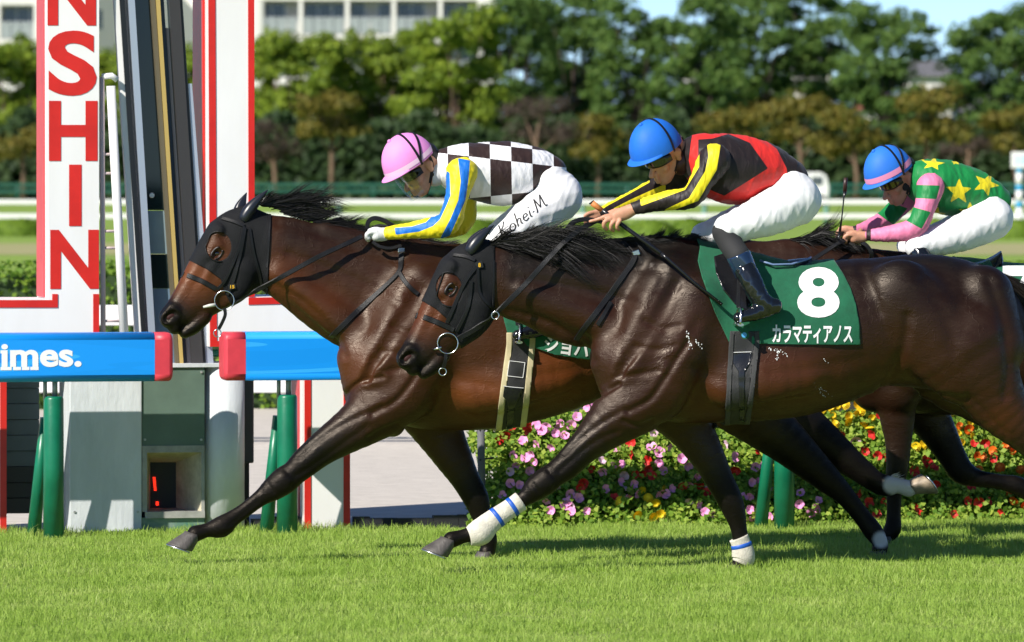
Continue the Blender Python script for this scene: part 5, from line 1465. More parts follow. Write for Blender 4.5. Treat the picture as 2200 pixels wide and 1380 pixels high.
H1.add([(868, 835, -.165, 74, .80), (815, 876, -.16, 64, .76), (770, 912, -.155, 51, .76), (700, 958, -.145, 37, .82), (655, 995, -.14, 31.5, .82), (630, 1018, -.136, 27.5, .84), (610, 1033, -.134, 30, .9), (588, 1050, -.13, 26, .9), (560, 1070, -.13, 18, .8), (525, 1097, -.13, 16, .75), (497, 1116, -.13, 18, .8), (476, 1132, -.13, 23.5, .85), (446, 1139, -.13, 15.5, .95), (420, 1147, -.13, 18, 1)], 0.025, c=[.2, .35, .6, .8, .95, 1, 1, 1, 1, 1, 1, 1, 1, 1])
H1.add([(835, 905, -.185, 30, .6), (760, 945, -.165, 21, .7), (695, 985, -.15, 12, .8)], 0.02)
H1.add([(795, 865, -.20, 26, .6), (735, 920, -.175, 19, .7), (670, 968, -.155, 12, .8)], 0.02)
H1.add([(845, 915, -.15, 24, .8)], 0.02)
H1.add([(915, 860, .15, 76, .7), (945, 930, .15, 52, .75), (975, 985, .14, 40, .8), (1000, 1030, .135, 31, .82), (1022, 1070, .13, 28, .84), (1031, 1098, .13, 23, .84), (1040, 1130, .13, 17.5, .8), (1048, 1155, .13, 20, .85), (1050, 1175, .13, 16, .95), (1046, 1186, .13, 17, 1)], 0.025, c=[.2, .3, .5, .8, 1, 1, 1, 1, 1, 1])
H1.add([(1520, 770, -.16, 100, .7), (1560, 835, -.165, 80, .7), (1620, 890, -.15, 64, .7), (1690, 950, -.14, 48, .72), (1745, 1000, -.13, 37, .75), (1780, 1032, -.13, 30, .75), (1815, 1065, -.13, 22, .75), (1850, 1108, -.13, 19, .75), (1876, 1142, -.13, 21, .8), (1892, 1168, -.13, 16, .9), (1890, 1180, -.13, 17, 1)], 0.03, c=[.25, .3, .6, .9, 1, 1, 1, 1, 1, 1, 1])
H1.add([(1560, 780, .15, 90, .7), (1630, 840, .15, 72, .72), (1710, 905, .145, 54, .72), (1770, 950, .14, 42, .75), (1815, 985, .135, 33, .75), (1850, 1012, .13, 27, .75), (1882, 1036, .13, 23, .8), (1904, 1044, .13, 23, .85), (1928, 1044, .13, 16, .95), (1952, 1050, .13, 18, 1)], 0.03, c=[.3, .5, .8, 1, 1, 1, 1, 1, 1, 1])
H1.topline = [(560, 1100, 500, 700, .6), (1000, 1700, 560, 780, .5)]
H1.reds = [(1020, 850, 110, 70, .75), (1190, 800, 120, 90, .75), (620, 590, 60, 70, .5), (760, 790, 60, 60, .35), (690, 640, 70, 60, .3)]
H1.creases = [([(742, 848), (771, 823), (822, 811)], .014, 6, False), ([(778, 815), (820, 800), (870, 790)], .008, 8, False), ([(800, 890), (850, 862), (885, 820), (912, 775), (935, 735)], .012, 8, False),
  ([(820, 873), (740, 911), (685, 946), (643, 984)], .0065, 7, True), ([(788, 918), (733, 956), (671, 1001), (636, 1022)], .006, 7, True), ([(792, 942), (820, 925), (854, 911)], .008, 6, True),
  ([(612, 1010), (632, 1032), (628, 1046)], .005, 5, True), ([(575, 1040), (588, 1058)], .005, 5, True), ([(555, 1076), (520, 1106), (492, 1130)], .004, 5, True),
  ([(590, 612), (660, 655), (715, 712), (740, 765)], .010, 9, False), ([(620, 545), (700, 575), (790, 612), (850, 650)], .007, 12, False), ([(600, 480), (680, 500), (780, 540), (860, 560)], .008, 12, False),
  ([(893, 608), (862, 664), (832, 720), (800, 770)], .007, 13, False), ([(962, 700), (930, 750), (900, 785)], .005, 12, False), ([(845, 700), (880, 715), (920, 708)], .006, 8, False), ([(820, 755), (868, 760), (908, 750)], .006, 8, False),
  ([(955, 800), (1000, 820), (1060, 830)], .004, 12, False), ([(960, 866), (1020, 882), (1100, 876)], .003, 14, False), ([(1120, 810), (1200, 800), (1290, 775)], .005, 14, False)]
R1 = F1.root('racehorse', label='leading bay racehorse in black hood, its nose at the winning post', cat='horse', group=GROUP_H)
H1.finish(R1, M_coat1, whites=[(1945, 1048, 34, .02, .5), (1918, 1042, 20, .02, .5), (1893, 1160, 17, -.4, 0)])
H1.hoof(R1, 416, 1146, -.13, 20)
H1.hoof(R1, 1044, 1184, .13, 0)
H1.hoof(R1, 1888, 1182, -.13, -8)
H1.hoof(R1, 1955, 1049, .13, -128, pale=True, flip=1)
H1.eyes(R1)
H1.ears(R1, (520, 476, 576, 408, -.05, 28), (512, 474, 530, 414, .055, 28), M_ear)

# ---- third horse, behind ----------------------------------------------------------------------
F3 = Frame(2000, 34.3)
H3 = Horse(F3, 0.012)
H3.head((1580, 560), 126.0, 0.92)
H3.add([(1990, 722, 0, 168, .56), (2070, 724, 0, 168, .62), (2150, 726, 0, 160, .72), (2240, 720, 0, 150, .78), (2320, 704, 0, 138, .82), (2390, 692, 0, 130, .84), (2470, 690, 0, 132, .80), (2530, 700, 0, 130, .78)], 0.05, c=.25)
H3.add([(1950, 672, 0, 130, .42), (1870, 650, 0, 116, .40), (1780, 625, 0, 104, .40), (1710, 600, 0, 88, .44), (1650, 590, 0, 72, .46), (1600, 570, 0, 54, .5)], 0.045, c=.2)
for sg in (-1, 1):
    w = lambda x: sg*x
    H3.add([(1870, 775, w(.09), 70, .75), (1885, 825, w(.10), 62, .75)], 0.03)
    H3.add([(1960, 620, w(.13), 46, .8), (1920, 700, w(.175), 52, .75), (1885, 790, w(.185), 50, .8)], 0.06)
    H3.add([(2010, 650, w(.19), 58, .7), (1970, 760, w(.205), 60, .72), (1930, 840, w(.185), 50, .75)], 0.055)
H3.add([(1930, 800, -.15, 60, .8), (1926, 850, -.15, 46, .76), (1928, 900, -.145, 38, .78), (1930, 950, -.14, 29, .82), (1928, 1000, -.135, 25, .84), (1924, 1030, -.13, 22, .84), (1921, 1065, -.13, 17, .8), (1920, 1110, -.13, 16, .8), (1918, 1135, -.13, 19, .85), (1908, 1152, -.13, 16, .95)], 0.025, c=[.3, .3, .35, .45, .7, 1, 1, 1, 1, 1])
H3.add([(1955, 830, .14, 60, .75), (1985, 880, .14, 50, .76), (2020, 935, .14, 38, .78), (2048, 985, .135, 30, .82), (2066, 1013, .13, 28, .84), (2100, 1028, .13, 19, .84), (2150, 1036, .13, 17, .8), (2186, 1044, .13, 21, .85), (2212, 1062, .13, 17, .95)], 0.025, c=[.4, .5, .8, 1, 1, 1, 1, 1, 1])
H3.add([(2520, 770, -.15, 90, .7), (2570, 850, -.15, 66, .7), (2640, 920, -.14, 42, .72), (2690, 970, -.13, 32, .75), (2720, 1040, -.13, 20, .75), (2740, 1100, -.13, 19, .8), (2740, 1125, -.13, 17, .9)], 0.03, c=.8)
H3.add([(2500, 780, .15, 84, .7), (2470, 860, .15, 64, .7), (2500, 930, .14, 42, .72), (2520, 980, .13, 32, .75), (2490, 1050, .13, 20, .75), (2475, 1110, .13, 19, .8), (2460, 1130, .13, 17, .9)], 0.03, c=.8)
R3 = F3.root('racehorse', label='brown racehorse galloping third, mostly hidden behind the number 8 horse', cat='horse', group=GROUP_H)
H3.finish(R3, M_coat3)
H3.hoof(R3, 1904, 1152, -.13, 0, 1.2)
H3.hoof(R3, 2216, 1064, .13, -150, 1.2)
H3.hoof(R3, 2735, 1125, -.13, 0, 1.2)
H3.hoof(R3, 2455, 1132, .13, 0, 1.2)
H3.eyes(R3)
H3.ears(R3, (1560, 538, 1606, 482, -.05, 26), (1560, 538, 1590, 484, .055, 26), M_ear)
# ------------------------------------------------------------------ tack
M_green = mat('green_number_cloth', (0.002, 0.105, 0.046), 0.8, var=0.2, vscale=14, bump=0.25, bscale=26, sheen=0.1)
M_white = mat('white_print', (0.78, 0.78, 0.78), 0.7)
M_girth = mat('black_elastic_girth', (0.014, 0.014, 0.015), 0.6, bump=0.3, bscale=300)
M_girthgrey = mat('grey_girth_sheath', (0.035, 0.035, 0.036), 0.8, bump=0.3, bscale=200)
M_girthcream = mat('cream_girth_piping', (0.52, 0.45, 0.27), 0.7, var=0.15)
M_leather = mat('black_saddle_leather', (0.010, 0.010, 0.012), 0.25, spec=0.5, bump=0.1, bscale=80)
M_blueleather = mat('pale_blue_saddle_edge', (0.16, 0.24, 0.42), 0.35)
M_bandage = mat('white_bandage', (0.62, 0.58, 0.49), 0.85, var=0.3, vscale=18, bump=0.35, bscale=120)
M_blue = mat('blue_tape', (0.01, 0.09, 0.46), 0.5)
M_foam = mat('sweat_foam', (0.8, 0.8, 0.8), 0.5)

def rein(name, fr, bvh, pix, width, parent, ws, mt=None):
    return strap(name, fr, bvh, pix, width, mt or M_strap, parent, thick=0.005, gap=0.006, ws=ws)

def ring(name, fr, px, py, w, r_px, thick, parent, tilt=0.0, mt=None):
    mb = MB(); torus(mb, fr.p(px, py, w), r_px*fr.m(px), thick, ax=(tilt, 1, 0), n=26, m=8)
    return mb.build(name, mt or M_steel, parent)

def surf_w(H, px, py, gap):
    c, n = cast(H.fr, H.bvh, px, py, -1, 0)
    return (c.y if c is not None else -0.1) - gap

# hoods
HOOD1 = [(380, 535), (408, 560), (444, 578), (474, 600), (484, 632), (503, 664), (575, 640), (578, 556), (582, 465), (580, 400), (440, 400)]
HOOD2 = [(880, 640), (908, 647), (935, 663), (958, 683), (974, 708), (992, 750), (1070, 720), (1062, 690), (1062, 570), (1062, 540), (1066, 460), (940, 460)]
hr1 = F1.root('blinker_hood', label='black mesh hood over the head of the leading horse', cat='hood', group='racing hoods')
o_h1, sh1 = shell_obj('hood_cloth', F1, H1.body, HOOD1, 0.0055, M_hood, hr1, holes=[ell(470, 530, 27, 31)])
hr2 = F2.root('blinker_hood', label='black mesh hood over the head of the number 8 horse', cat='hood', group='racing hoods')
o_h2, sh2 = shell_obj('hood_cloth', F2, H2.body, HOOD2, 0.0055, M_hood, hr2, holes=[ell(965, 622, 28, 36, -8)])
for fr, sh, hl, rt in ((F1, sh1, ell(470, 530, 28.5, 32.5), hr1), (F2, sh2, ell(965, 622, 29.5, 37.5, -8), hr2)):
    bv = bvh_of(*sh); pts = []
    for q in hl + hl[:1]:
        c, n = cast(fr, bv, q[0], q[1], -1, 0.002)
        if c is not None: pts.append(c)
    if len(pts) > 8:
        mb = MB(); mb.tube(pts, 0.0035, n=6, cap=False); mb.build('eye_rim', M_strap, rt)
B1 = bvh_of(np.vstack([H1.body[0], sh1[0]]), np.vstack([H1.body[1], sh1[1] + len(H1.body[0])]))
B2 = bvh_of(np.vstack([H2.body[0], sh2[0]]), np.vstack([H2.body[1], sh2[1] + len(H2.body[0])]))
# hood seam piping
for nm, fr, bv, pl, rt in (('seam', F1, B1, [(580, 462), (577, 520), (574, 575)], hr1), ('seam', F2, B2, [(1060, 560), (1060, 620), (1058, 680)], hr2)):
    strap(nm, fr, bv, pl, 0.012, M_strap, rt, thick=0.004, gap=0.002)

# bridles
br1 = F1.root('bridle', label='black racing bridle with steel ring bit and reins on the leading horse', cat='bridle', group='racing bridles')
S1 = lambda n, p, w=0.019: strap(n, F1, B1, p, w, M_strap, br1, thick=0.005, gap=0.003)
S1('browband', [(456, 470), (480, 471), (505, 478), (524, 486)], 0.020)
S1('cheek_strap', [(524, 487), (513, 534), (485, 600), (466, 622)], 0.016)
S1('cheek_strap', [(526, 490), (516, 545), (499, 612), (488, 634)], 0.018)
S1('throat_lash', [(536, 492), (545, 545), (560, 600), (566, 628)], 0.016)
S1('noseband', [(388, 589), (408, 594), (435, 605), (464, 621)], 0.026)
shell_obj('noseband_far_side', F1, H1.body, [(380, 582), (400, 586), (430, 598), (470, 618), (466, 628), (428, 609), (398, 597), (378, 594)], 0.005, M_strap, br1, wtest=lambda V: V[:, 1] > -0.02)
wr = min(surf_w(H1, 482, 646, .022), surf_w(H1, 470, 632, .012), surf_w(H1, 492, 634, .012))
ring('bit_ring', F1, 482, 646, wr, 21, .0033, br1, .25)
mb = MB(); mb.tube([F1.p(437, 660, wr+.012), F1.p(450, 657, wr), F1.p(463, 655, wr-.003)], [.006, .009, .009], n=8); mb.build('bit_bar', mat('white_bit_guard', (.55, .55, .5), .5), br1)
rein('chin_strap', F1, None, [(482, 662), (484, 676), (478, 692), (470, 707)], 0.018, br1, [wr, wr, wr+.01, wr+.02])
ring('chin_ring', F1, 467, 716, wr+.02, 8, .003, br1, .2)
tg = MB(); c, n = cast(F1, B1, 499, 616, -1, .006); t_ = Matrix.Translation(c) @ Matrix.Rotation(rad(-12), 4, 'Y'); tg.box(-.019, .019, -.004, .004, -.014, .014, t_); tg.build('number_plate', M_tagplate, br1, bevel=.002)
b = fit_text('15', .022, .018, 0.03)
for v in b.verts: v.co = c + Vector((v.co.x, -.0065, v.co.y))
obj('number', b, M_tag, br1)
rein('rein', F1, B1, [(500, 655), (530, 636), (600, 598), (686, 551), (740, 526), (778, 508)], 0.026, br1, [wr, wr-.01, -.14, -.155, -.13, -.10])
rein('rein', F1, None, [(470, 650), (560, 600), (680, 535), (790, 500)], 0.024, br1, [-wr, .12, .13, .08])
rein('rein_loop', F1, None, [(788, 492), (792, 476), (805, 469), (825, 474), (845, 486), (866, 500)], 0.024, br1, [-.03, -.03, -.03, -.03, -.03, 0.0])
rein('rein_loop', F1, B1, [(800, 520), (815, 530), (838, 534), (862, 528)], 0.02, br1, [-.12, -.13, -.13, -.12])
bp1 = F1.root('breastplate', label='black breast strap crossing the shoulder and chest of the leading horse', cat='strap', group='breast straps')
strap('shoulder_strap', F1, B1, [(862, 536), (862, 560), (858, 586), (822, 622), (765, 672), (728, 708), (712, 724)], .030, M_strap, bp1, thick=.006, gap=.004)
strap('loose_end', F1, B1, [(860, 588), (870, 606), (884, 622), (898, 633)], .024, M_strap, bp1, thick=.004, gap=.007)
c, n = cast(F1, B1, 862, 540, -1, .010); mb = MB(); mb.box(-.018, .018, -.004, .004, -.013, .013, Matrix.Translation(c)); mb.build('buckle', M_steel, bp1, bevel=.003)

br2 = F2.root('bridle', label='black racing bridle with steel ring bit and reins on the number 8 horse', cat='bridle', group='racing bridles')
S2 = lambda n, p, w=0.019: strap(n, F2, B2, p, w, M_strap, br2, thick=0.005, gap=0.003)
S2('browband', [(956, 548), (975, 549), (1000, 552), (1020, 560)], 0.020)
S2('cheek_strap', [(1024, 572), (1000, 604), (978, 652), (960, 694)], 0.020)
S2('cheek_strap', [(1012, 604), (1007, 653), (992, 690), (980, 712)], 0.020)
S2('throat_lash', [(1026, 578), (1029, 625), (1042, 648), (1062, 666)], 0.016)
S2('noseband', [(888, 677), (908, 681), (940, 693), (975, 709)], 0.028)
shell_obj('noseband_far_side', F2, H2.body, [(880, 670), (900, 673), (935, 686), (978, 704), (974, 715), (930, 698), (898, 685), (878, 682)], 0.005, M_strap, br2, wtest=lambda V: V[:, 1] > -0.02)
wr = min(surf_w(H2, 962, 738, .022), surf_w(H2, 950, 722, .012), surf_w(H2, 974, 726, .012))
ring('bit_ring', F2, 962, 738, wr, 22, .0033, br2, .25)
mb = MB(); mb.tube([F2.p(930, 752, wr+.012), F2.p(940, 749, wr), F2.p(948, 746, wr-.003)], [.005, .007, .007], n=8); mb.build('bit_bar', M_steel, br2)
rein('chin_strap', F2, None, [(958, 760), (957, 775), (953, 790)], 0.018, br2, [wr, wr, wr+.015])
ring('chin_ring', F2, 951, 799, wr+.02, 8, .003, br2, .2)
c, n = cast(F2, B2, 1029, 570, -1, .006); t_ = Matrix.Translation(c) @ Matrix.Rotation(rad(-14), 4, 'Y'); tg = MB(); tg.box(-.019, .019, -.004, .004, -.017, .017, t_); tg.build('number_plate', M_tagplate, br2, bevel=.002)
b = fit_text('8', .013, .022, 0.03)
for v in b.verts: v.co = c + Vector((v.co.x, -.0065, v.co.y))
obj('number', b, M_tag, br2)
rein('rein', F2, B2, [(984, 728), (1020, 707), (1062, 676), (1126, 614), (1178, 556), (1230, 505), (1290, 470), (1318, 470)], 0.028, br2, [wr, wr-.005, -.13, -.15, -.15, -.12, -.07, -.05])
ring('martingale_ring', F2, 1064, 678, -.155, 8, .003, br2, .4)
rein('rein', F2, None, [(980, 730), (1060, 670), (1150, 570), (1290, 462)], 0.024, br2, [-wr, .13, .13, .06])
rein('rein_loop', F2, None, [(1215, 500), (1228, 480), (1250, 472), (1275, 473), (1300, 478)], 0.024, br2, [-.05, -.05, -.04, -.04, -.04])
bp2 = F2.root('breastplate', label='black breast strap crossing the shoulder of the number 8 horse', cat='strap', group='breast straps')
strap('shoulder_strap', F2, B2, [(1365, 540), (1360, 562), (1330, 605), (1290, 660), (1255, 705), (1238, 730)], .030, M_strap, bp2, thick=.006, gap=.004)
strap('loose_end', F2, B2, [(1312, 650), (1298, 675), (1284, 698)], .022, M_strap, bp2, thick=.004, gap=.007)
c, n = cast(F2, B2, 1366, 546, -1, .010); mb = MB(); mb.box(-.018, .018, -.004, .004, -.014, .014, Matrix.Translation(c) @ Matrix.Rotation(rad(-20), 4, 'Y')); mb.build('buckle', M_steel, bp2, bevel=.003)

# number cloths
def ripple_cloth(fr, H, poly, root, seed):
    V, Q, N = H.body
    r = np.random.default_rng(seed); d = np.zeros(len(V))
    for i in range(6):
        k = np.array([r.normal(0, 22), 0, r.normal(0, 9)]); d += np.sin(V @ k + r.uniform(0, 6) + 1.2*np.sin(V @ np.array([6, 0, 11]) + i))
    sd, _ = poly_sd(fr.pix(V), poly)
    hang = np.clip((V[:, 2]-.75)/-.5+1.2, .2, 1.2)
    V2 = V + N*(np.maximum(0, (d/6+.5))*.014*hang)[:, None]
    v, q = shell(fr, V2, Q, N, poly, .009)
    return obj('cloth', mesh_np('cloth', v, q), M_green, root), (v, q)
CL2 = [(1480, 480), (1504, 530), (1499, 561), (1508, 596), (1517, 621), (1536, 672), (1566, 735), (1600, 741), (1632, 739), (1740, 741), (1847, 741), (1846, 700), (1838, 655), (1827, 621), (1812, 592), (1792, 562), (1788, 480)]
cl2 = F2.root('number_cloth', label='green saddle cloth with white number 8 and katakana name on the nearest horse', cat='saddle cloth', group='green number cloths')
o_c2, shc2 = ripple_cloth(F2, H2, CL2, cl2, 61)
CB2 = bvh_of(*shc2)
text_on('number', F2, CB2, '8', 1758, 629, 91, 108, M_white, cl2, bold=0.035, gap=.003)
text_on('horse_name', F2, CB2, 'カラマティアノス', 1745, 718, 172, 40, M_white, cl2, bold=0.03, gap=.003)
CL1 = [(1040, 480), (1062, 560), (1074, 640), (1082, 686), (1096, 738), (1125, 742), (1150, 748), (1191, 762), (1235, 769), (1290, 774), (1345, 774), (1338, 690), (1315, 600), (1290, 550), (1285, 480)]
cl1 = F1.root('number_cloth', label='green saddle cloth with part of a white katakana name on the leading horse', cat='saddle cloth', group='green number cloths')
o_c1, shc1 = ripple_cloth(F1, H1, CL1, cl1, 62)
CB1 = bvh_of(*shc1)
text_on('horse_name', F1, CB1, 'ショバ', 1218, 744, 98, 38, M_white, cl1, rot=7, bold=0.03, gap=.003)
CL3 = [(2030, 480), (2052, 560), (2075, 650), (2090, 720), (2160, 724), (2340, 724), (2335, 640), (2310, 575), (2300, 480)]
cl3 = F3.root('number_cloth', label='green saddle cloth with part of a white number on the third horse', cat='saddle cloth', group='green number cloths')
o_c3, shc3 = shell_obj('cloth', F3, H3.body, CL3, 0.009, M_green, cl3)
CB3 = bvh_of(*shc3)
text_on('number', F3, CB3, '7', 2196, 624, 84, 104, M_white, cl3, bold=0.035, gap=.003)

# girths with saddles
def girth(fr, H, clbvh, name, poly_edge_l, poly_edge_r, mid, edge_mat, label):
    g = fr.root('girth', label=label, cat='girth', group='saddle girths')
    V, Q, N = H.body
    outer = poly_edge_l + poly_edge_r[::-1]
    ins = lambda e, d: [(x + d, y) for x, y in e]
    e = mid
    shell_obj('elastic_band', fr, H.body, ins(poly_edge_l, e) + ins(poly_edge_r, -e)[::-1], 0.012, M_girth, g)
    shell_obj('piping', fr, H.body, poly_edge_l + ins(poly_edge_l, e)[::-1], 0.015, edge_mat, g)
    shell_obj('piping', fr, H.body, ins(poly_edge_r, -e) + poly_edge_r[::-1], 0.015, edge_mat, g)
    return g
g2 = girth(F2, H2, CB2, 'girth', [(1568, 712), (1566, 736), (1562, 819), (1556, 925)], [(1630, 712), (1631, 736), (1623, 819), (1607, 925)], 10, M_girthgrey, 'black elastic girth with grey sheath on the number 8 horse')
g1 = girth(F1, H1, CB1, 'girth', [(1088, 715), (1088, 740), (1076, 830), (1063, 935)], [(1150, 720), (1148, 752), (1139, 830), (1126, 935)], 12, M_girthcream, 'black girth with cream piping on the leading horse')
shell_obj('buckle_guard', F2, H2.body, [(1576, 758), (1614, 758), (1613, 778), (1600, 800), (1598, 900), (1588, 900), (1588, 800), (1575, 782)], 0.016, M_leather, g2, wtest=lambda V: V[:, 1] < 0)
shell_obj('buckle_guard', F1, H1.body, [(1083, 830), (1122, 833), (1116, 852), (1106, 870), (1098, 925), (1086, 925), (1090, 862), (1080, 850)], 0.016, M_leather, g1, wtest=lambda V: V[:, 1] < 0)
shell_obj('maker_patch', F1, H1.body, [(1094, 776), (1127, 780), (1122, 812), (1090, 808)], 0.0145, mat('patch', (.02, .02, .02), .5), g1, wtest=lambda V: V[:, 1] < 0)
for pp in ([(1094, 776), (1127, 780)], [(1127, 780), (1122, 812)], [(1122, 812), (1090, 808)], [(1090, 808), (1094, 776)], [(1081, 829), (1123, 833)]):
    strap('stitching', F1, H1.bvh, pp, .003, M_white, g1, thick=.002, gap=.0155)
strap('stitching', F2, H2.bvh, [(1576, 757), (1614, 757)], .003, M_white, g2, thick=.002, gap=.0165)
text_on('emblem', F2, H2.bvh, '●', 1598, 720, 11, 11, mat('blue_emblem', (.08, .35, .7), .4), g2, bold=0, gap=.0135)

def saddle(fr, H, cb, label, flap, seat, tail):
    s_ = fr.root('saddle', label=label, cat='saddle', group='light racing saddles')
    if flap: shell_obj('flap', fr, H.body, flap, 0.018, M_leather, s_)
    # seat: a shallow leather trough over the back
    V = []; Fc = []; n = 11; P = crom(np.array(seat, float), 5)
    for (px, py, hw) in P:
        c = Vector(fr.p(px, py, 0))
        for i in range(n):
            u = -1 + 2*i/(n-1)
            V.append(c + Vector((0, u*hw, -.055*u*u + .012*abs(u))))
    for j in range(len(P)-1):
        for i in range(n-1): Fc.append((j*n+i, j*n+i+1, (j+1)*n+i+1, (j+1)*n+i))
    b = len(V); V2 = [v - Vector((0, 0, .016)) for v in V]
    Fc += [tuple(b+i for i in f[::-1]) for f in Fc]
    m = MB(); m.add(V+V2, Fc, True); m.build('seat', M_leather, s_)
    mb = MB()
    if tail: mb.tube([fr.p(*q) for q in tail], [.008]*(len(tail)-1)+[.006], n=8, ratio=.7, flat=(0, 0, 1)); mb.build('cantle_roll', M_blueleather, s_)
    return s_
sd2 = saddle(F2, H2, CB2, 'black racing saddle with pale blue rear edge on the number 8 horse', [(1533, 556), (1560, 548), (1600, 570), (1616, 640), (1604, 668), (1578, 655), (1552, 625), (1537, 590)],
    [(1505, 540, .10), (1540, 548, .13), (1600, 562, .14), (1660, 562, .15), (1720, 556, .11), (1742, 554, .05)], [(1632, 560, -.15), (1660, 569, -.165), (1700, 568, -.14), (1738, 556, -.06), (1742, 553, 0)])
sd1 = saddle(F1, H1, CB1, 'black racing saddle under the jockey in checkered silks', [(1060, 560), (1110, 560), (1130, 640), (1120, 690), (1090, 660)],
    [(1060, 545, .10), (1100, 552, .13), (1160, 562, .14), (1220, 562, .15), (1270, 556, .06)], None)
sd3 = saddle(F3, H3, CB3, 'black racing saddle with grey blue rear edge on the third horse', None,
    [(2040, 556, .10), (2080, 562, .13), (2110, 564, .14), (2140, 548, .11), (2150, 541, .05)], [(2090, 568, -.12), (2110, 563, -.13), (2135, 551, -.10), (2150, 541, -.02)])

# leg bandages
def bandage(fr, H, rows, label, stripes):
    r_ = fr.root('leg_bandage', label=label, cat='bandage', group='white leg bandages')
    R = crom(np.array(rows, float), 5); n = 24; V = []; Fc = []
    pts = [Vector(fr.p(a[0], a[1], a[2])) for a in R]; rr = [a[3]*fr.m(a[0]) for a in R]
    mb = MB(); mb.tube(pts, rr, n=24, ratio=.86, flat=(0, 1, 0)); mb.build('wrap', M_bandage, r_)
    for t0 in stripes:
        i = int(t0*(len(pts)-1)); f_ = t0*(len(pts)-1)-i
        c = pts[i].lerp(pts[i+1], f_); d = (pts[i+1]-pts[i]).normalized(); rad_ = rr[i]+(rr[i+1]-rr[i])*f_
        mb = MB(); mb.tube([c-d*.011, c-d*.010, c+d*.010, c+d*.011], [rad_, rad_+.002, rad_+.002, rad_], n=24, ratio=.86, flat=(0, 1, 0)); mb.build('tape', M_blue, r_)
    return r_
bandage(F2, H2, [(1119, 1077, -.13, 22), (1100, 1090, -.13, 21), (1075, 1107, -.13, 22), (1050, 1126, -.13, 25), (1032, 1143, -.13, 29), (1016, 1150, -.13, 25), (1007, 1153, -.13, 20)], 'white bandage with two blue tapes on the outstretched foreleg', (.16, .38))
bandage(F2, H2, [(1587, 1155, .13, 21.5), (1592, 1168, .13, 21.5), (1596, 1185, .13, 24.5), (1597, 1200, .13, 25), (1592, 1212, .13, 20)], 'white bandage with one blue tape on the planted foreleg', (.32,))

# manes, tails
HC = [(1060, 520)]
mane1 = hair('mane', F1, [(560, 440, 0, .80, -.22, 0, 90), (580, 440, 0, .92, -.12, 0, 135), (610, 455, 0, .97, -.10, 0, 130), (650, 470, 0, .97, -.06, 0, 105), (700, 484, 0, .97, .02, 0, 85), (740, 497, 0, .95, .05, 0, 70)], 2600, 1.0, M_hair, R1, width=.005, seed=3, spread=.10, droop=-.03, wave=.10)
hair('mane', F1, [(735, 496, 0, .9, -.15, 0, 60), (770, 500, 0, .9, -.2, -.1, 60), (830, 512, 0, .9, .1, -.25, 70), (900, 522, 0, .9, .15, -.2, 60), (960, 528, 0, .9, .1, -.1, 40)], 900, 1.0, M_hair, R1, width=.006, seed=4, spread=.2, droop=.1, wave=.1)
hair('forelock', F1, [(560, 436, 0, .5, -.5, 0, 40), (572, 432, 0, .7, -.4, 0, 50)], 120, 1.0, M_hair, R1, width=.005, seed=5)
hair('mane', F2, [(1050, 528, -.02, .85, -.12, -.25, 120), (1080, 520, -.03, .9, -.10, -.3, 140), (1120, 518, -.03, .92, -.02, -.3, 140), (1160, 516, -.03, .93, .06, -.3, 130), (1200, 514, -.02, .93, .05, -.25, 120), (1240, 514, -.02, .93, .1, -.2, 90)], 3600, 1.0, M_hair, R2, width=.005, seed=6, spread=.17, droop=.10, wave=.12)
hair('mane', F2, [(1060, 520, 0, .9, -.25, 0, 70), (1120, 512, 0, .92, -.2, 0, 80), (1180, 508, 0, .92, -.2, 0, 70), (1230, 508, 0, .92, -.2, 0, 60)], 900, 1.0, M_hair, R2, width=.005, seed=8, spread=.2, droop=.05, wave=.12)
hair('mane', F2, [(1240, 520, -.02, .7, .4, -.3, 70), (1300, 516, -.03, .7, .5, -.3, 75), (1350, 516, -.03, .75, .3, -.3, 70), (1410, 518, -.02, .75, .1, -.2, 55), (1470, 522, 0, .8, -.1, -.1, 45), (1495, 526, 0, .8, -.1, 0, 35)], 2400, 1.0, M_hair, R2, width=.005, seed=9, spread=.22, droop=.1, wave=.1)
hair('mane', F2, [(1370, 520, 0, .6, -.5, 0, 38), (1430, 518, 0, .65, -.6, 0, 42), (1480, 520, 0, .7, -.4, 0, 40)], 420, 1.0, M_hair, R2, width=.005, seed=10, spread=.2)
hair('mane', F3, [(1690, 520, -.02, .8, -.2, -.2, 80), (1740, 512, -.02, .8, -.1, -.25, 90), (1790, 516, -.02, .8, .1, -.25, 80), (1850, 530, -.02, .8, .1, -.2, 70)], 900, 1.0, M_hair, R3, width=.006, seed=11, spread=.25, droop=.15, wave=.15)
hair('tail', F2, [(2105, 572, 0, .8, .30, 0, 200), (2120, 578, 0, .8, .42, 0, 240), (2140, 592, 0, .75, .55, 0, 260), (2155, 604, 0, .7, .65, 0, 260)], 1500, 1.0, M_hairbrown, R2, width=.007, seed=12, spread=.07, droop=.25, wave=.05, segs=8)
hair('tail', F1, [(1560, 590, 0, .8, .35, 0, 200), (1600, 610, 0, .8, .55, 0, 230)], 500, 1.0, M_hair, R1, width=.007, seed=13, spread=.1, droop=.2, wave=.05, segs=8)
hair('feather', F1, [(1912, 1022, .13, .75, -.5, 0, 22), (1922, 1030, .13, .8, -.4, 0, 26)], 60, 1.0, M_bandage, R1, width=.005, seed=14, spread=.15, segs=3)

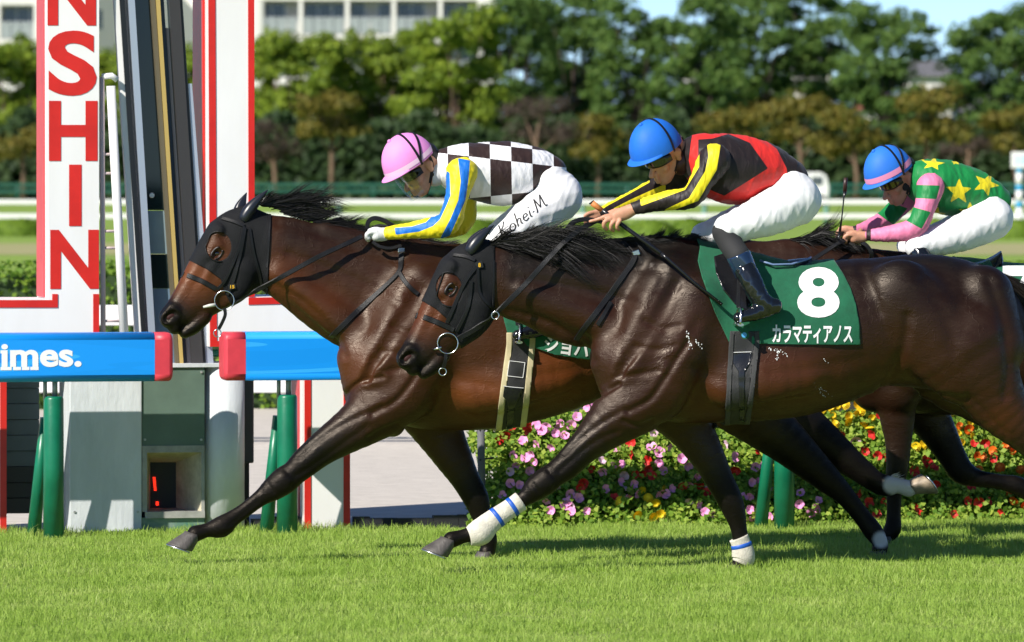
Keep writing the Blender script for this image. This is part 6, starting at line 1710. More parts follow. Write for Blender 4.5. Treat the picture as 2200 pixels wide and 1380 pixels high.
# flecks of sweat foam
def foam(fr, H, spots, parent):
    r_ = np.random.default_rng(31)
    mb = MB()
    for (x0, y0, x1, y1, n, rr) in spots:
        for i in range(n):
            t = i/max(1, n-1); c, nn = cast(fr, H, x0+(x1-x0)*t + r_.normal(0, 2.2), y0+(y1-y0)*t + r_.normal(0, 2.2), -1, .001)
            if c is None: continue
            s_ = rr*r_.uniform(.25, .75)
            V = []; Fc = []
            for j in range(6): a = j*math.pi/3 + .3; V.append(c + Vector((math.cos(a)*s_, 0, math.sin(a)*s_*1.3)))
            V.append(c + nn*s_*.6)
            mb.add(V, [(j, (j+1) % 6, 6) for j in range(6)], True)
    return mb.build('sweat_foam', M_foam, parent, kind='stuff')
foam(F2, H2.bvh, [(1476, 712, 1486, 750, 18, .005), (1495, 733, 1508, 745, 8, .005), (1650, 750, 1672, 754, 10, .005), (1672, 754, 1668, 774, 10, .006), (1680, 752, 1692, 766, 8, .004), (1762, 830, 1770, 855, 10, .003), (1772, 770, 1775, 780, 4, .003), (1750, 825, 1785, 850, 8, .002)], R2)
# ------------------------------------------------------------------ jockeys
M_skin = mat('skin', (0.56, 0.28, 0.175), 0.5, var=.15, vscale=25, sub=.08)
M_lip = mat('lips', (0.30, 0.09, 0.07), 0.5)
M_hairb = mat('short_black_hair', (0.010, 0.008, 0.007), 0.5, bump=.6, bscale=200)
M_lens = mat('goggle_lens', (0.010, 0.010, 0.009), 0.06, spec=.7, coat=1.0)
M_lensg = mat('gold_goggle_lens', (0.10, 0.075, 0.02), 0.08, metal=.5, spec=.7, coat=1.0)
M_gframe = mat('goggle_frame', (0.014, 0.014, 0.014), 0.35)
M_breech = mat('white_breeches', (0.80, 0.80, 0.81), 0.62, bump=.32, bscale=9, stretch=(1.6, 1, .7))
M_boot = mat('black_patent_boot', (0.006, 0.007, 0.009), 0.14, spec=.5, coat=.6, bump=.12, bscale=16)
M_bootnavy = mat('navy_patent_boot', (0.010, 0.024, 0.06), 0.14, spec=.6, coat=.8)
M_cuff = mat('knitted_knee_cuff', (0.020, 0.020, 0.022), 0.8)
M_glovew = mat('white_glove', (0.70, 0.70, 0.70), 0.7, bump=.2)
M_gloveb = mat('black_glove', (0.014, 0.013, 0.013), 0.7, bump=.3)

def silk_mat(name, base, layers, checker=None, rough=.55):
    m = bpy.data.materials.new(name); m.use_nodes = True; nt = m.node_tree; b = nt.nodes['Principled BSDF']; L = nt.links.new
    def nd(t, **kw):
        n = nt.nodes.new(t)
        for k, v in kw.items(): setattr(n, k, v)
        return n
    cur = None
    if checker:
        par = None
        for ax in ('chk_u', 'chk_v'):
            a = nd('ShaderNodeAttribute', attribute_name=ax); f = nd('ShaderNodeMath', operation='FLOOR'); L(a.outputs['Fac'], f.inputs[0])
            if par is None: par = f
            else:
                s = nd('ShaderNodeMath', operation='ADD'); L(par.outputs[0], s.inputs[0]); L(f.outputs[0], s.inputs[1]); par = s
        md = nd('ShaderNodeMath', operation='FLOORED_MODULO'); md.inputs[1].default_value = 2; L(par.outputs[0], md.inputs[0])
        gt = nd('ShaderNodeMath', operation='GREATER_THAN'); gt.inputs[1].default_value = .5; L(md.outputs[0], gt.inputs[0])
        mx = nd('ShaderNodeMix', data_type='RGBA'); mx.inputs[6].default_value = (*base, 1); mx.inputs[7].default_value = (*checker, 1); L(gt.outputs[0], mx.inputs[0]); cur = mx.outputs[2]
    for an, col in layers:
        a = nd('ShaderNodeAttribute', attribute_name=an)
        mr_ = nd('ShaderNodeMapRange'); mr_.inputs[1].default_value = -.35; mr_.inputs[2].default_value = .35; mr_.inputs[3].default_value = 1; mr_.inputs[4].default_value = 0; L(a.outputs['Fac'], mr_.inputs[0])
        mx = nd('ShaderNodeMix', data_type='RGBA'); mx.inputs[6].default_value = (*base, 1); mx.inputs[7].default_value = (*col, 1); L(mr_.outputs[0], mx.inputs[0])
        if cur is not None: L(cur, mx.inputs[6])
        cur = mx.outputs[2]
    if cur is not None: L(cur, b.inputs['Base Color'])
    else: b.inputs['Base Color'].default_value = (*base, 1)
    b.inputs['Roughness'].default_value = rough; b.inputs['Sheen Weight'].default_value = .05; b.inputs['Specular IOR Level'].default_value = .4
    tc = nd('ShaderNodeTexCoord'); mp = nd('ShaderNodeMapping'); mp.inputs['Scale'].default_value = (1.8, 1, .8); mp.inputs['Rotation'].default_value = (0, .5, 0); L(tc.outputs['Object'], mp.inputs['Vector'])
    nz = nd('ShaderNodeTexNoise'); nz.inputs['Scale'].default_value = 13; nz.inputs['Detail'].default_value = 3; nz.inputs['Distortion'].default_value = .8; L(mp.outputs[0], nz.inputs['Vector'])
    bp = nd('ShaderNodeBump'); bp.inputs['Strength'].default_value = .35; bp.inputs['Distance'].default_value = .02; L(nz.outputs['Fac'], bp.inputs['Height']); L(bp.outputs['Normal'], b.inputs['Normal'])
    return m

def folds(V, N, amp, freq, seed, squash=(1, 1, 1)):
    r = np.random.default_rng(seed); d = np.zeros(len(V)); W = V*np.array(squash)
    for i in range(7):
        k = r.normal(0, 1, 3); k *= freq*r.uniform(.5, 1.6)/np.linalg.norm(k); k2 = r.normal(0, freq*.5, 3)
        q_ = np.sin(W @ k + 1.6*np.sin(W @ k2 + r.uniform(0, 6)) + r.uniform(0, 6)); d += q_ if i % 2 else (1.0-2.2*np.abs(q_)**.7)
    return V + N*(d[:, None]*amp/3.0)

def cloth(name, fr, chains, mt, parent, h=.0075, k=.03, amp=.003, freq=45, seed=1, paint=None, mirror=True, squash=(1.4, .5, .8), ret=False):
    s = SDF(h)
    for ch in chains:
        kk = k
        rows = []
        for r_ in ch:
            rows.append((*fr.p(r_[0], r_[1], r_[2]), r_[3]*fr.m(r_[0], r_[2]), r_[4] if len(r_) > 4 else 1.0))
        s.chain(rows, kk)
    V, Q = s.mesh(2); N = vnormals(V, Q)
    if amp: V = folds(V, N, amp, freq, seed, squash); N = vnormals(V, Q)
    o = obj(name, mesh_np(name, V, Q), mt, parent)
    P = fr.pix(V, mirror)
    if paint:
        for an, polys in paint.items():
            if callable(polys): attr(o, an, polys(P, V)); continue
            sd = np.full(len(V), 1e3)
            for pl in polys:
                d, _ = poly_sd(P, pl); sd = np.minimum(sd, d)
            attr(o, an, sd)
    if ret: return o, (V, Q, N)
    return o

def star(cx, cy, R, rot=0, sx=1, sy=1):
    return [(cx + sx*(R if i % 2 == 0 else R*.42)*math.sin(rad(rot + 36*i)), cy - sy*(R if i % 2 == 0 else R*.42)*math.cos(rad(rot + 36*i))) for i in range(10)]

class HeadFrame:
    def __init__(self, fr, px, py, w, pitch, yaw, sc=1.0):
        self.c = Vector(fr.p(px, py, w)); p_ = rad(pitch); self.sc = sc
        f = Vector((-math.cos(p_), 0, -math.sin(p_))); u = Vector((-math.sin(p_), 0, math.cos(p_))); l = Vector((0, 1, 0))
        R = Matrix.Rotation(rad(yaw), 3, 'Z')     # positive yaw turns the face towards the camera
        self.f, self.u, self.l = R @ f, R @ u, R @ l
    def __call__(self, f, u, l=0.0):
        return self.c + (self.f*f + self.u*u + self.l*l)*self.sc

def head_chains(s, H):
    def ch(rows, k, sub=False):
        s.chain([(*H(f, u, l), r*H.sc, q) for f, u, l, r, q in rows], k, sub)
    ch([(-.03, .03, 0, .088, .84), (.025, .035, 0, .088, .84)], .02)
    ch([(.045, .0, 0, .058, .98), (.058, -.05, 0, .048, .98), (.062, -.09, 0, .038, .98)], .02)
    ch([(.078, -.118, 0, .021, 1.2)], .015)
    ch([(.100, -.012, 0, .0115, .9), (.120, -.035, 0, .0125, .85), (.138, -.058, 0, .0140, 1.0)], .007)
    ch([(.112, -.068, 0, .012, 1.6), (.108, -.105, 0, .011, 1.7)], .008); ch([(.114, -.086, 0, .0105, 2.0)], .006); ch([(.110, -.102, 0, .0105, 1.8)], .006)
    ch([(.127, -.094, 0, .0040, 5)], .003, True)
    for sg in (-1, 1):
        ch([(-.005, -.06, sg*.047, .025, 1), (.06, -.112, sg*.02, .020, 1)], .02)
        ch([(.113, -.060, sg*.010, .008, 1)], .006)
        ch([(.086, .012, sg*.034, .014, 1.2)], .012)
        ch([(.070, -.045, sg*.045, .018, .9)], .015)
        ch([(-.012, .004, sg*.080, .024, .38), (-.008, -.028, sg*.078, .014, .45)], .006)
        ch([(-.006, -.006, sg*.090, .010, .6)], .004, True)
        ch([(.098, 0.0, sg*.033, .012, 1)], .008, True)

def helmet(parent, H, cov, band=None, button=True, straps=2, lens=None, visor=False, band_a=(3, 13)):
    cf, cu, ra, rb_, rc = .047, .052, .148, .120, .160
    def dome(a, b, off=0.0):
        x, y, z = math.cos(a)*math.cos(b), math.cos(a)*math.sin(b), math.sin(a)
        return H(cf + (ra+off)*x, cu + (rc+off)*z, (rb_+off)*y)
    def grid(a_list, b0, b1, nb, offs=None):
        V = []; Fc = []
        for j, a in enumerate(a_list):
            for i in range(nb+1): V.append(dome(a, b0+(b1-b0)*i/nb, offs[j] if offs else 0))
        for j in range(len(a_list)-1):
            for i in range(nb): Fc.append((j*(nb+1)+i, j*(nb+1)+i+1, (j+1)*(nb+1)+i+1, (j+1)*(nb+1)+i))
        return V, Fc
    hm = MB(); hm.add(*grid([rad(a) for a in (-4, 0, 6, 13, 21, 30, 40, 50, 60, 70, 79, 86, 89.9)], 0, 2*math.pi, 40), True)
    hm.add(*grid([rad(-4), rad(-4), rad(8)], 0, 2*math.pi, 40, [0, -.014, -.016]), True)
    o = hm.build('helmet', cov, parent)
    # peak
    V = []; n = 17
    for j, (ex, du) in enumerate(((-.004, .006), (.030, -.004), (.036, -.007), (.030, -.010), (-.010, -.006))):
        for i in range(n):
            b = -1.15 + 2.3*i/(n-1); e = ex*max(0, math.cos(b*1.3))
            V.append(H(cf + (ra+e)*math.cos(b), cu + du - .002, (rb_+e*.8)*math.sin(b)))
    mb = MB(); mb.add(V, [(j*n+i, j*n+i+1, (j+1)*n+i+1, (j+1)*n+i) for j in range(4) for i in range(n-1)], True); mb.build('peak', cov, o)
    if button:
        b_ = bmesh.new(); bmesh.ops.create_uvsphere(b_, u_segments=12, v_segments=8, radius=.011); c = dome(rad(76), 0)
        for v in b_.verts: v.co = v.co + c
        for f_ in b_.faces: f_.smooth = True
        obj('button', b_, cov, o)
    if band:
        mb = MB(); mb.add(*grid([rad(band_a[0]), rad((band_a[0]+band_a[1])/2), rad(band_a[1])], 0, 2*math.pi, 40, [.0018]*3), True); mb.build('band', band, o)
    for q in range(straps):
        tb = (-.10, -.62)[q]
        pts = []; nr = []
        for i in range(41):
            t = -.12 + (math.pi+.24)*i/40; v = Vector((tb*max(0, math.sin(t)) - .08 - .1*q*math.sin(t), -math.cos(t), math.sin(t))).normalized()
            a = math.asin(max(-1, min(1, v.z))); b = math.atan2(v.y, v.x)
            pts.append(dome(max(a, rad(-12)), b, .003)); nr.append((dome(a, b, .05)-dome(a, b, 0)).normalized())
        V, Fc = ribbon(pts, nr, .013, .003); mb = MB(); mb.add(V, Fc); mb.build('goggle_strap', M_strap, o)
    # harness and chin strap
    for sg in (-1, 1):
        for path, wd in (([(-.035, .055, .086), (-.03, 0, .082), (0, -.05, .072), (.035, -.10, .045), (.06, -.137, .012)], .017), ([(-.09, .05, .06), (-.07, -.02, .062), (-.03, -.06, .066), (.0, -.055, .072)], .015)):
            pts = crom(np.array([tuple(H(f, u, sg*l)) for f, u, l in path]), 5); pts = [Vector(p) for p in pts]
            V, Fc = ribbon(pts, [(H.l*sg + H.f*.15).normalized()]*len(pts), wd, .004); mb = MB(); mb.add(V, Fc); mb.build('chin_strap', M_strap, o)
    # nape padding / hair
    s = SDF(.006); s.chain([(*H(-.070, .04, 0), .052, 1.5), (*H(-.078, -.005, 0), .044, 1.55), (*H(-.072, -.045, 0), .030, 1.6)], .01); V, Q = s.mesh(1)
    obj('hair', mesh_np('hair', V, Q), M_hairb, parent)
    # goggles
    def gog(b, u, off=0.0): return H(.016 + (.100+off)*math.cos(b), u, (.082+off)*math.sin(b))
    V = []; n = 25; prof = ((-.026, -.012), (-.026, .006), (-.021, .010), (.020, .010), (.026, .006), (.026, -.012))
    for i in range(n):
        b = -1.35 + 2.7*i/(n-1)
        pin = 1 - .30*max(0, abs(b)-.75)/.6 - .18*math.exp(-(b/.12)**2)
        for u, of in prof: V.append(gog(b, u*pin + .002, of))
    m_ = len(prof)
    mb = MB(); mb.add(V, [(i*m_+j, i*m_+j+1, (i+1)*m_+j+1, (i+1)*m_+j) for i in range(n-1) for j in range(m_-1)], True); g = mb.build('goggles', M_gframe, parent)
    for sg in (-1, 1):
        V = []; nn = 12
        for i in range(nn):
            b = sg*(.12 + 1.0*i/(nn-1)); hh = .018*math.sqrt(max(.03, 1-((i-(nn-1)/2)/((nn-1)/2+.2))**2))
            V += [gog(b, -hh+.002, .0125), gog(b, hh+.002, .0135)]
        mb = MB(); mb.add(V, [(2*i, 2*i+1, 2*i+3, 2*i+2) for i in range(nn-1)], True); mb.build('lens', lens or M_lens, g)
    if visor:
        mv = bpy.data.materials.new('clear_visor'); mv.use_nodes = True; nt = mv.node_tree
        tr = nt.nodes.new('ShaderNodeBsdfTransparent'); tr.inputs[0].default_value = (.95, .97, .95, 1); gl = nt.nodes.new('ShaderNodeBsdfGlossy'); gl.inputs['Roughness'].default_value = .05; mx = nt.nodes.new('ShaderNodeMixShader'); mx.inputs[0].default_value = .08
        nt.links.new(tr.outputs[0], mx.inputs[1]); nt.links.new(gl.outputs[0], mx.inputs[2]); nt.links.new(mx.outputs[0], nt.nodes['Material Output'].inputs['Surface'])
        V = []; Fc = []; nb = 16
        for j, (u, e) in enumerate(((.045, .0), (0, -.004), (-.06, -.012), (-.125, -.022), (-.125, -.0245), (-.06, -.0145), (0, -.0065), (.045, -.0025))):
            for i in range(nb+1):
                b = -1.05+2.1*i/nb; V.append(H(.035 + (.132+e)*math.cos(b), u + .03*(1-math.cos(b))*(u < 0), (.115+e)*math.sin(b)))
        for j in range(7):
            for i in range(nb): Fc.append((j*(nb+1)+i, j*(nb+1)+i+1, (j+1)*(nb+1)+i+1, (j+1)*(nb+1)+i))
        mb = MB(); mb.add(V, Fc, True); mb.build('visor', mv, o)
    return o

def person(fr, label, H, sil, arms, legs, neck, hands, h=.0064):
    """the body: one continuous skin mesh from head to feet, thinner than the clothes that cover it"""
    root = fr.root('person', label=label, cat='jockey', group='jockeys crouched over their horses')
    s = SDF(h)
    head_chains(s, H)
    R = lambda rows, f=1.0: [(*fr.p(r[0], r[1], r[2]), r[3]*f*fr.m(r[0], r[2]), r[4] if len(r) > 4 else 1.0) for r in rows]
    nk = Vector(fr.p(*neck))
    s.chain([(*H(-.025, -.03, 0), .055, 1), (*(H(-.03, -.06, 0)*.5 + nk*.5), .054, 1), (*nk, .06, 1.2)], .025)
    s.chain(R(sil, .72), .03)
    for a in arms: s.chain(R(a, .62), .02)
    for l in legs: s.chain(R(l, .66), .02)
    for hd in hands:
        for fing in hd:
            s.chain(R(fing[0]), fing[1])
    V, Q = s.mesh(2)
    o = obj('body', mesh_np('body', V, Q), M_skin, root)
    return root

def hand(px, py, w, pal, fingers, thumb):
    """palm rows then fingers (each a bent chain) in photograph pixels"""
    out = [(pal, .008)]
    for f in fingers: out.append((f, .003))
    out.append((thumb, .004))
    return out

# ---- jockey in red and black on number 8
HB = HeadFrame(F2, 1430, 331, 0, 27, 29, 1.0)
torso2 = [(1488, 318, 0, 27, 1.15), (1518, 344, 0, 58, 1.40), (1570, 364, 0, 77, 1.12), (1617, 362, 0, 66, 1.15), (1660, 363, 0, 47, 1.3), (1698, 380, 0, 38, 1.45)]
armn2 = [(1535, 345, -.185, 37), (1508, 388, -.225, 27), (1484, 424, -.235, 25), (1432, 431, -.195, 22), (1366, 447, -.12, 15)]
armf2 = [(1500, 350, .17, 33), (1445, 385, .2, 27), (1402, 410, .18, 24), (1345, 436, .11, 19), (1292, 458, .05, 14)]
legn2 = [(1710, 432, -.10, 54), (1640, 464, -.17, 47), (1563, 493, -.21, 32)]
legf2 = [(1700, 430, .10, 50), (1600, 475, .17, 42), (1512, 505, .20, 28)]
bootn2 = [(1568, 518, -0.235, 25), (1590, 558, -0.275, 25), (1612, 602, -0.315, 25), (1630, 636, -0.335, 23), (1645, 652, -0.345, 20)]
footn2 = [(1664, 658, -0.345, 18, .85), (1628, 671, -0.352, 17.5, .9), (1586, 683, -0.358, 12, 1.15)]
bootf2 = [(1520, 530, 0.235, 24), (1545, 570, 0.275, 24), (1570, 610, 0.315, 23), (1590, 645, 0.335, 20)]
footf2 = [(1626, 668, 0.345, 14, .9), (1590, 680, 0.352, 13, .95), (1545, 690, 0.358, 9, 1.3)]
handn2 = [([(1366, 447, -.12, 12), (1345, 457, -.115, 15, .7), (1322, 466, -.11, 14, .8)], .008),
  ([(1318, 462, -.118, 5.2), (1302, 465, -.118, 4.8), (1286, 471, -.112, 4.3), (1268, 476, -.105, 3.6)], .003),
  ([(1312, 470, -.128, 5.2), (1300, 476, -.130, 4.8), (1297, 486, -.122, 4.4), (1303, 493, -.110, 4.0)], .003),
  ([(1320, 475, -.135, 5.0), (1313, 483, -.138, 4.6), (1313, 492, -.128, 4.2), (1318, 496, -.115, 3.8)], .003),
  ([(1332, 474, -.138, 4.6), (1326, 483, -.140, 4.3), (1326, 491, -.132, 3.9), (1330, 494, -.12, 3.5)], .003),
  ([(1345, 452, -.100, 5.5), (1325, 452, -.088, 5.0), (1306, 458, -.084, 4.2)], .004)]
handf2 = [([(1292, 458, .05, 11), (1278, 464, .045, 13, .8), (1268, 468, .04, 11, .8)], .008)] + [([(1268, 464+4*i, .03+.012*i, 4.6), (1258, 470+4*i, .03+.012*i, 4.2), (1262, 478+3*i, .035+.012*i, 3.8)], .003) for i in range(4)] + [([(1282, 456, .03, 5), (1266, 458, .02, 4.4), (1256, 464, .02, 3.8)], .004)]
J2 = person(F2, 'jockey in red and dark brown silks with yellow striped sleeves and blue cap', HB, torso2, [armn2, armf2], [legn2 + bootn2, legf2 + bootf2], (1478, 345, 0), [handn2, handf2])
DB, RED, YEL = (0.013, 0.0075, 0.008), (0.62, 0.022, 0.018), (0.80, 0.66, 0.012)
m_j2 = silk_mat('red_silk', RED, [('diamond', DB), ('trim', DB)])
m_s2 = silk_mat('brown_yellow_sleeve', DB, [('stripe', YEL)])
jk = cloth('jacket', F2, [torso2], m_j2, J2, amp=.0035, freq=38, seed=2, paint={'diamond': [[(1500, 300), (1530, 298), (1565, 288), (1611, 307), (1650, 362), (1600, 394), (1556, 421), (1518, 405), (1500, 380)]], 'trim': [[(1440, 270), (1489, 280), (1484, 310), (1480, 345), (1486, 375), (1460, 400)], [(1640, 290), (1648, 304), (1669, 320), (1690, 362), (1700, 440), (1760, 400), (1730, 330)], [(1545, 445), (1590, 449), (1640, 425), (1640, 460), (1545, 470)]]})
cloth('sleeve', F2, [armn2], m_s2, jk, amp=.0022, freq=60, seed=3, mirror=False, paint={'stripe': [[(1485, 330), (1503, 315), (1502, 359), (1472, 408), (1377, 443), (1375, 426), (1454, 403), (1480, 356)], [(1518, 300), (1548, 312), (1540, 365), (1500, 432), (1420, 462), (1430, 450), (1480, 426), (1515, 368), (1522, 336)]]})
cloth('sleeve', F2, [armf2], m_s2, jk, amp=.0022, freq=60, seed=4, mirror=False, paint={'stripe': [[(1392, 372), (1292, 430), (1262, 456), (1272, 466), (1304, 443), (1350, 418), (1396, 392)], [(1430, 395), (1353, 430), (1318, 448), (1330, 460), (1380, 440), (1430, 420)]]})
cloth('breeches', F2, [[(1690, 398, 0, 46, 1.6), (1716, 425, 0, 44, 1.6)], legn2, legf2], M_breech, J2, amp=.0030, freq=34, seed=5)
cloth('collar', F2, [[(1462, 352, 0, 25, 1.05), (1476, 340, 0, 27, 1.1)]], mat('maroon_collar', (.045, .010, .010), .5), J2, amp=0)
for nm, kn, bt, ft, lf in (('n', legn2, bootn2, footn2, -1), ('f', legf2, bootf2, footf2, 1)):
    cloth('knee_cuff', F2, [[(kn[2][0]-4, kn[2][1]+6, kn[2][2], kn[2][3]*.92), (bt[0][0]+2, bt[0][1]+6, bt[0][2], bt[0][3]*1.06), (bt[1][0]-4, bt[1][1]-10, bt[1][2], bt[1][3]*1.0)]], M_cuff, J2, amp=0)
    b_ = cloth('boot', F2, [[(bt[1][0]+6, bt[1][1]+14, bt[1][2], bt[1][3])] + bt[2:], ft, [(bt[-1][0], bt[-1][1], bt[-1][2], 16), (ft[0][0]-6, ft[0][1], ft[0][2], 14)]], M_boot, J2, amp=.0016, freq=90, seed=6, k=.012, h=.007)
    mb = MB(); q0, q1 = [Vector(F2.p(x, y, w)) for x, y, w in ((bt[1][0]-5, bt[1][1]-12, bt[1][2]), (bt[1][0]+14, bt[1][1]+32, bt[1][2]))]
    mm = F2.m(bt[1][0]); mb.tube([q0, q0.lerp(q1, .08), q0.lerp(q1, .92), q1], [(bt[1][3]+.8)*mm, (bt[1][3]+1.6)*mm, (bt[1][3]+.6)*mm, (bt[1][3]-.6)*mm], n=24); mb.build('boot_top_band', M_bootnavy, b_)
    mb = MB(); mb.tube([F2.p(ft[0][0]+8, ft[0][1]+12, ft[0][2]), F2.p(ft[1][0], ft[1][1]+12, ft[1][2]), F2.p(ft[2][0]-6, ft[2][1]+7, ft[2][2])], [.022, .026, .020], n=10, ratio=.25, flat=(0, 0, 1)); mb.build('sole', M_strap, b_)
def cov_mat(name, c): return mat(name, c, .62, spec=.35, bump=.2, bscale=16, var=.06, vscale=10)
helmet(J2, HB, cov_mat('blue_cap_cover', (.012, .145, .62)), None, True, 1)

# ---- jockey in checkered silks on the leader
HA = HeadFrame(F1, 905, 357, 0, 33, 14, 1.0)
torso1 = [(957, 345, 0, 27, 1.15), (985, 362, 0, 52, 1.45), (1020, 368, 0, 62, 1.25), (1062, 372, 0, 69, 1.15), (1100, 372, 0, 68, 1.15), (1145, 365, 0, 49, 1.3), (1180, 370, 0, 37, 1.45)]
armn1 = [(992, 372, -.185, 35), (980, 425, -.225, 25), (962, 480, -.23, 27), (905, 492, -.18, 21), (834, 502, -.11, 15)]
armf1 = [(985, 375, .18, 33), (1000, 430, .2, 26), (988, 482, .2, 25), (920, 494, .15, 18), (845, 500, .06, 14)]
legn1 = [(1202, 426, -.10, 50), (1140, 470, -.17, 44), (1076, 520, -.21, 30)]
legf1 = [(1195, 425, .10, 46), (1112, 480, .17, 38), (1050, 522, .20, 27)]
bootn1 = [(1082, 540, -0.235, 24), (1105, 585, -0.275, 24), (1130, 635, -0.315, 23), (1148, 676, -0.335, 21), (1160, 692, -0.345, 18)]
footn1 = [(1180, 700, -0.345, 16, .85), (1148, 711, -0.352, 16, .9), (1110, 720, -0.358, 11, 1.2)]
bootf1 = [(1056, 540, 0.235, 22), (1080, 590, 0.275, 21), (1105, 640, 0.315, 18), (1125, 680, 0.335, 15)]
footf1 = [(1160, 702, 0.345, 14, .9), (1125, 712, 0.352, 13, .95), (1085, 720, 0.358, 9, 1.3)]
def fist(px, py, w, d=1):
    return [([(px+22, py-2, w, 11), (px+10, py, w, 13, .8), (px-2, py+1, w, 12.5, 1.0)], .008)] + [([(px-4, py-5+2.2*i, w-.02+.013*i, 5.0), (px-16, py-5+2.5*i, w-.02+.013*i, 4.7), (px-24, py+1+2.2*i, w-.015+.012*i, 4.3), (px-20, py+8+1.5*i, w-.01+.012*i, 4.0)], .003) for i in range(4)] + [([(px+10, py-8, w+.012, 5.2), (px-6, py-11, w+.02, 4.8), (px-18, py-8, w+.02, 4.2)], .004)]
J1 = person(F1, 'jockey in brown and white checkered silks with blue and yellow sleeves and pink cap', HA, torso1, [armn1, armf1], [legn1 + bootn1, legf1 + bootf1], (948, 362, 0), [fist(812, 504, -.10), fist(820, 498, .05)])
CBR, WHT, BLU = (0.028, 0.013, 0.011), (0.78, 0.78, 0.80), (0.006, 0.15, 0.60)
m_j1 = silk_mat('checkered_silk', WHT, [], checker=CBR)
def cu(P, V): return (P[:, 0] - 1008 - (P[:, 1]-370)*.02)/45.5
def cv(P, V):
    yb = 336 + (P[:, 0]-1008)*.117; y2 = 427 - (P[:, 0]-1003)*.10
    return np.where(P[:, 1] > yb, (P[:, 1]-yb)/np.maximum(y2-yb, 20), (P[:, 1]-yb)/31.0) + 2.0
jk1 = cloth('jacket', F1, [torso1], m_j1, J1, amp=.0035, freq=36, seed=12, paint={'chk_u': cu, 'chk_v': cv})
m_s1 = silk_mat('blue_yellow_sleeve', YEL, [('stripe', BLU)])
cloth('sleeve', F1, [armn1], m_s1, jk1, amp=.0025, freq=60, seed=13, mirror=False, paint={'stripe': [[(960, 368), (966, 372), (968, 420), (960, 440), (945, 472), (930, 486), (900, 498), (850, 505), (848, 490), (885, 487), (915, 478), (938, 455), (952, 425), (956, 390)], [(984, 340), (1010, 345), (1006, 390), (1000, 430), (985, 465), (965, 510), (935, 535), (945, 514), (968, 470), (985, 430), (990, 390)]]})
cloth('sleeve', F1, [armf1], m_s1, jk1, amp=.0025, freq=60, seed=14, mirror=False, paint={'stripe': [[(960, 355), (975, 350), (975, 420), (962, 420)]]})
br1_, brd1 = cloth('breeches', F1, [[(1172, 388, 0, 45, 1.6), (1206, 414, 0, 43, 1.6)], legn1, legf1], M_breech, J1, amp=.0030, freq=34, seed=15, ret=True)
GLY = {'K': ([[(.1, 0), (.2, .5), (.28, 1)], [(.75, 1), (.5, .72), (.2, .48)], [(.3, .52), (.5, .2), (.8, -.02)]], .85), 'o': ([[(.3, .5), (.08, .32), (.08, .08), (.3, 0), (.5, .14), (.5, .38), (.3, .5)]], .6),
  'h': ([[(.3, 1.0), (.2, .5), (.1, 0)], [(.15, .28), (.35, .5), (.5, .42), (.42, .1), (.52, 0)]], .62), 'e': ([[(.1, .26), (.45, .3), (.42, .48), (.2, .46), (.08, .2), (.22, 0), (.48, .08)]], .55), 'i': ([[(.2, .5), (.12, .1), (.2, 0)], [(.24, .70), (.26, .76)]], .3),
  '.': ([[(.05, .22), (.22, .22)]], .32), 'M': ([[(.0, 0), (.12, .1), (.3, .98)], [(.3, .98), (.46, .15)], [(.46, .15), (.85, 1.0)], [(.85, 1.0), (.84, .1), (1.0, .02)]], 1.0)}
def brush(name, fr, bv, txt, px, py, w_px, h_px, rot, mt, parent):
    tot = sum(GLY[c][1] for c in txt); x = -.5*w_px; r = rad(rot); mb = MB(); sx = w_px/tot
    for c in txt:
        for st in GLY[c][0]:
            P = crom(np.array(st, float), 5) if len(st) > 2 else np.array([np.array(st[0])+(np.array(st[-1])-np.array(st[0]))*t for t in np.linspace(0, 1, 6)])
            pts = []; nr = []; wd = []
            for i, (u, v) in enumerate(P):
                X = x + (u + .12*v)*sx; Y = (v-.5)*h_px
                c_, n_ = cast(fr, bv, px + X*math.cos(r) + Y*math.sin(r), py + X*math.sin(r) - Y*math.cos(r), -1, .002)
                if c_ is None: continue
                pts.append(c_); nr.append(n_); d = P[min(i+1, len(P)-1)] - P[max(i-1, 0)]; wd.append(.0045 + .0040*abs(d[1])/(abs(d[0])+abs(d[1])+1e-6))
            if len(pts) > 2: mb.add(*ribbon(pts, nr, wd, .0012))
        x += GLY[c][1]*sx
    return mb.build(name, mt, parent)
brush('leg_lettering', F1, bvh_of(brd1[0], brd1[1]), 'Kohei.M', 1119, 466, 122, 27, -37, mat('black_print', (.012, .012, .012), .6), br1_)
cloth('collar', F1, [[(934, 376, 0, 25, 1.05), (948, 362, 0, 27, 1.1)]], mat('white_collar', (.6, .6, .62), .6), J1, amp=0)
for kn, bt, ft in ((legn1, bootn1, footn1), (legf1, bootf1, footf1)):
    b_ = cloth('boot', F1, [[(kn[2][0]+2, kn[2][1]+14, kn[2][2], kn[2][3]*.86)] + bt, ft, [(bt[-1][0], bt[-1][1], bt[-1][2], 15), (ft[0][0]-6, ft[0][1], ft[0][2], 13)]], M_boot, J1, amp=.0016, freq=90, seed=16, k=.012, h=.007)
    mb = MB(); mb.tube([F1.p(ft[0][0]+8, ft[0][1]+12, ft[0][2]), F1.p(ft[1][0], ft[1][1]+12, ft[1][2]), F1.p(ft[2][0]-6, ft[2][1]+7, ft[2][2])], [.022, .026, .020], n=10, ratio=.25, flat=(0, 0, 1)); mb.build('sole', M_strap, b_)
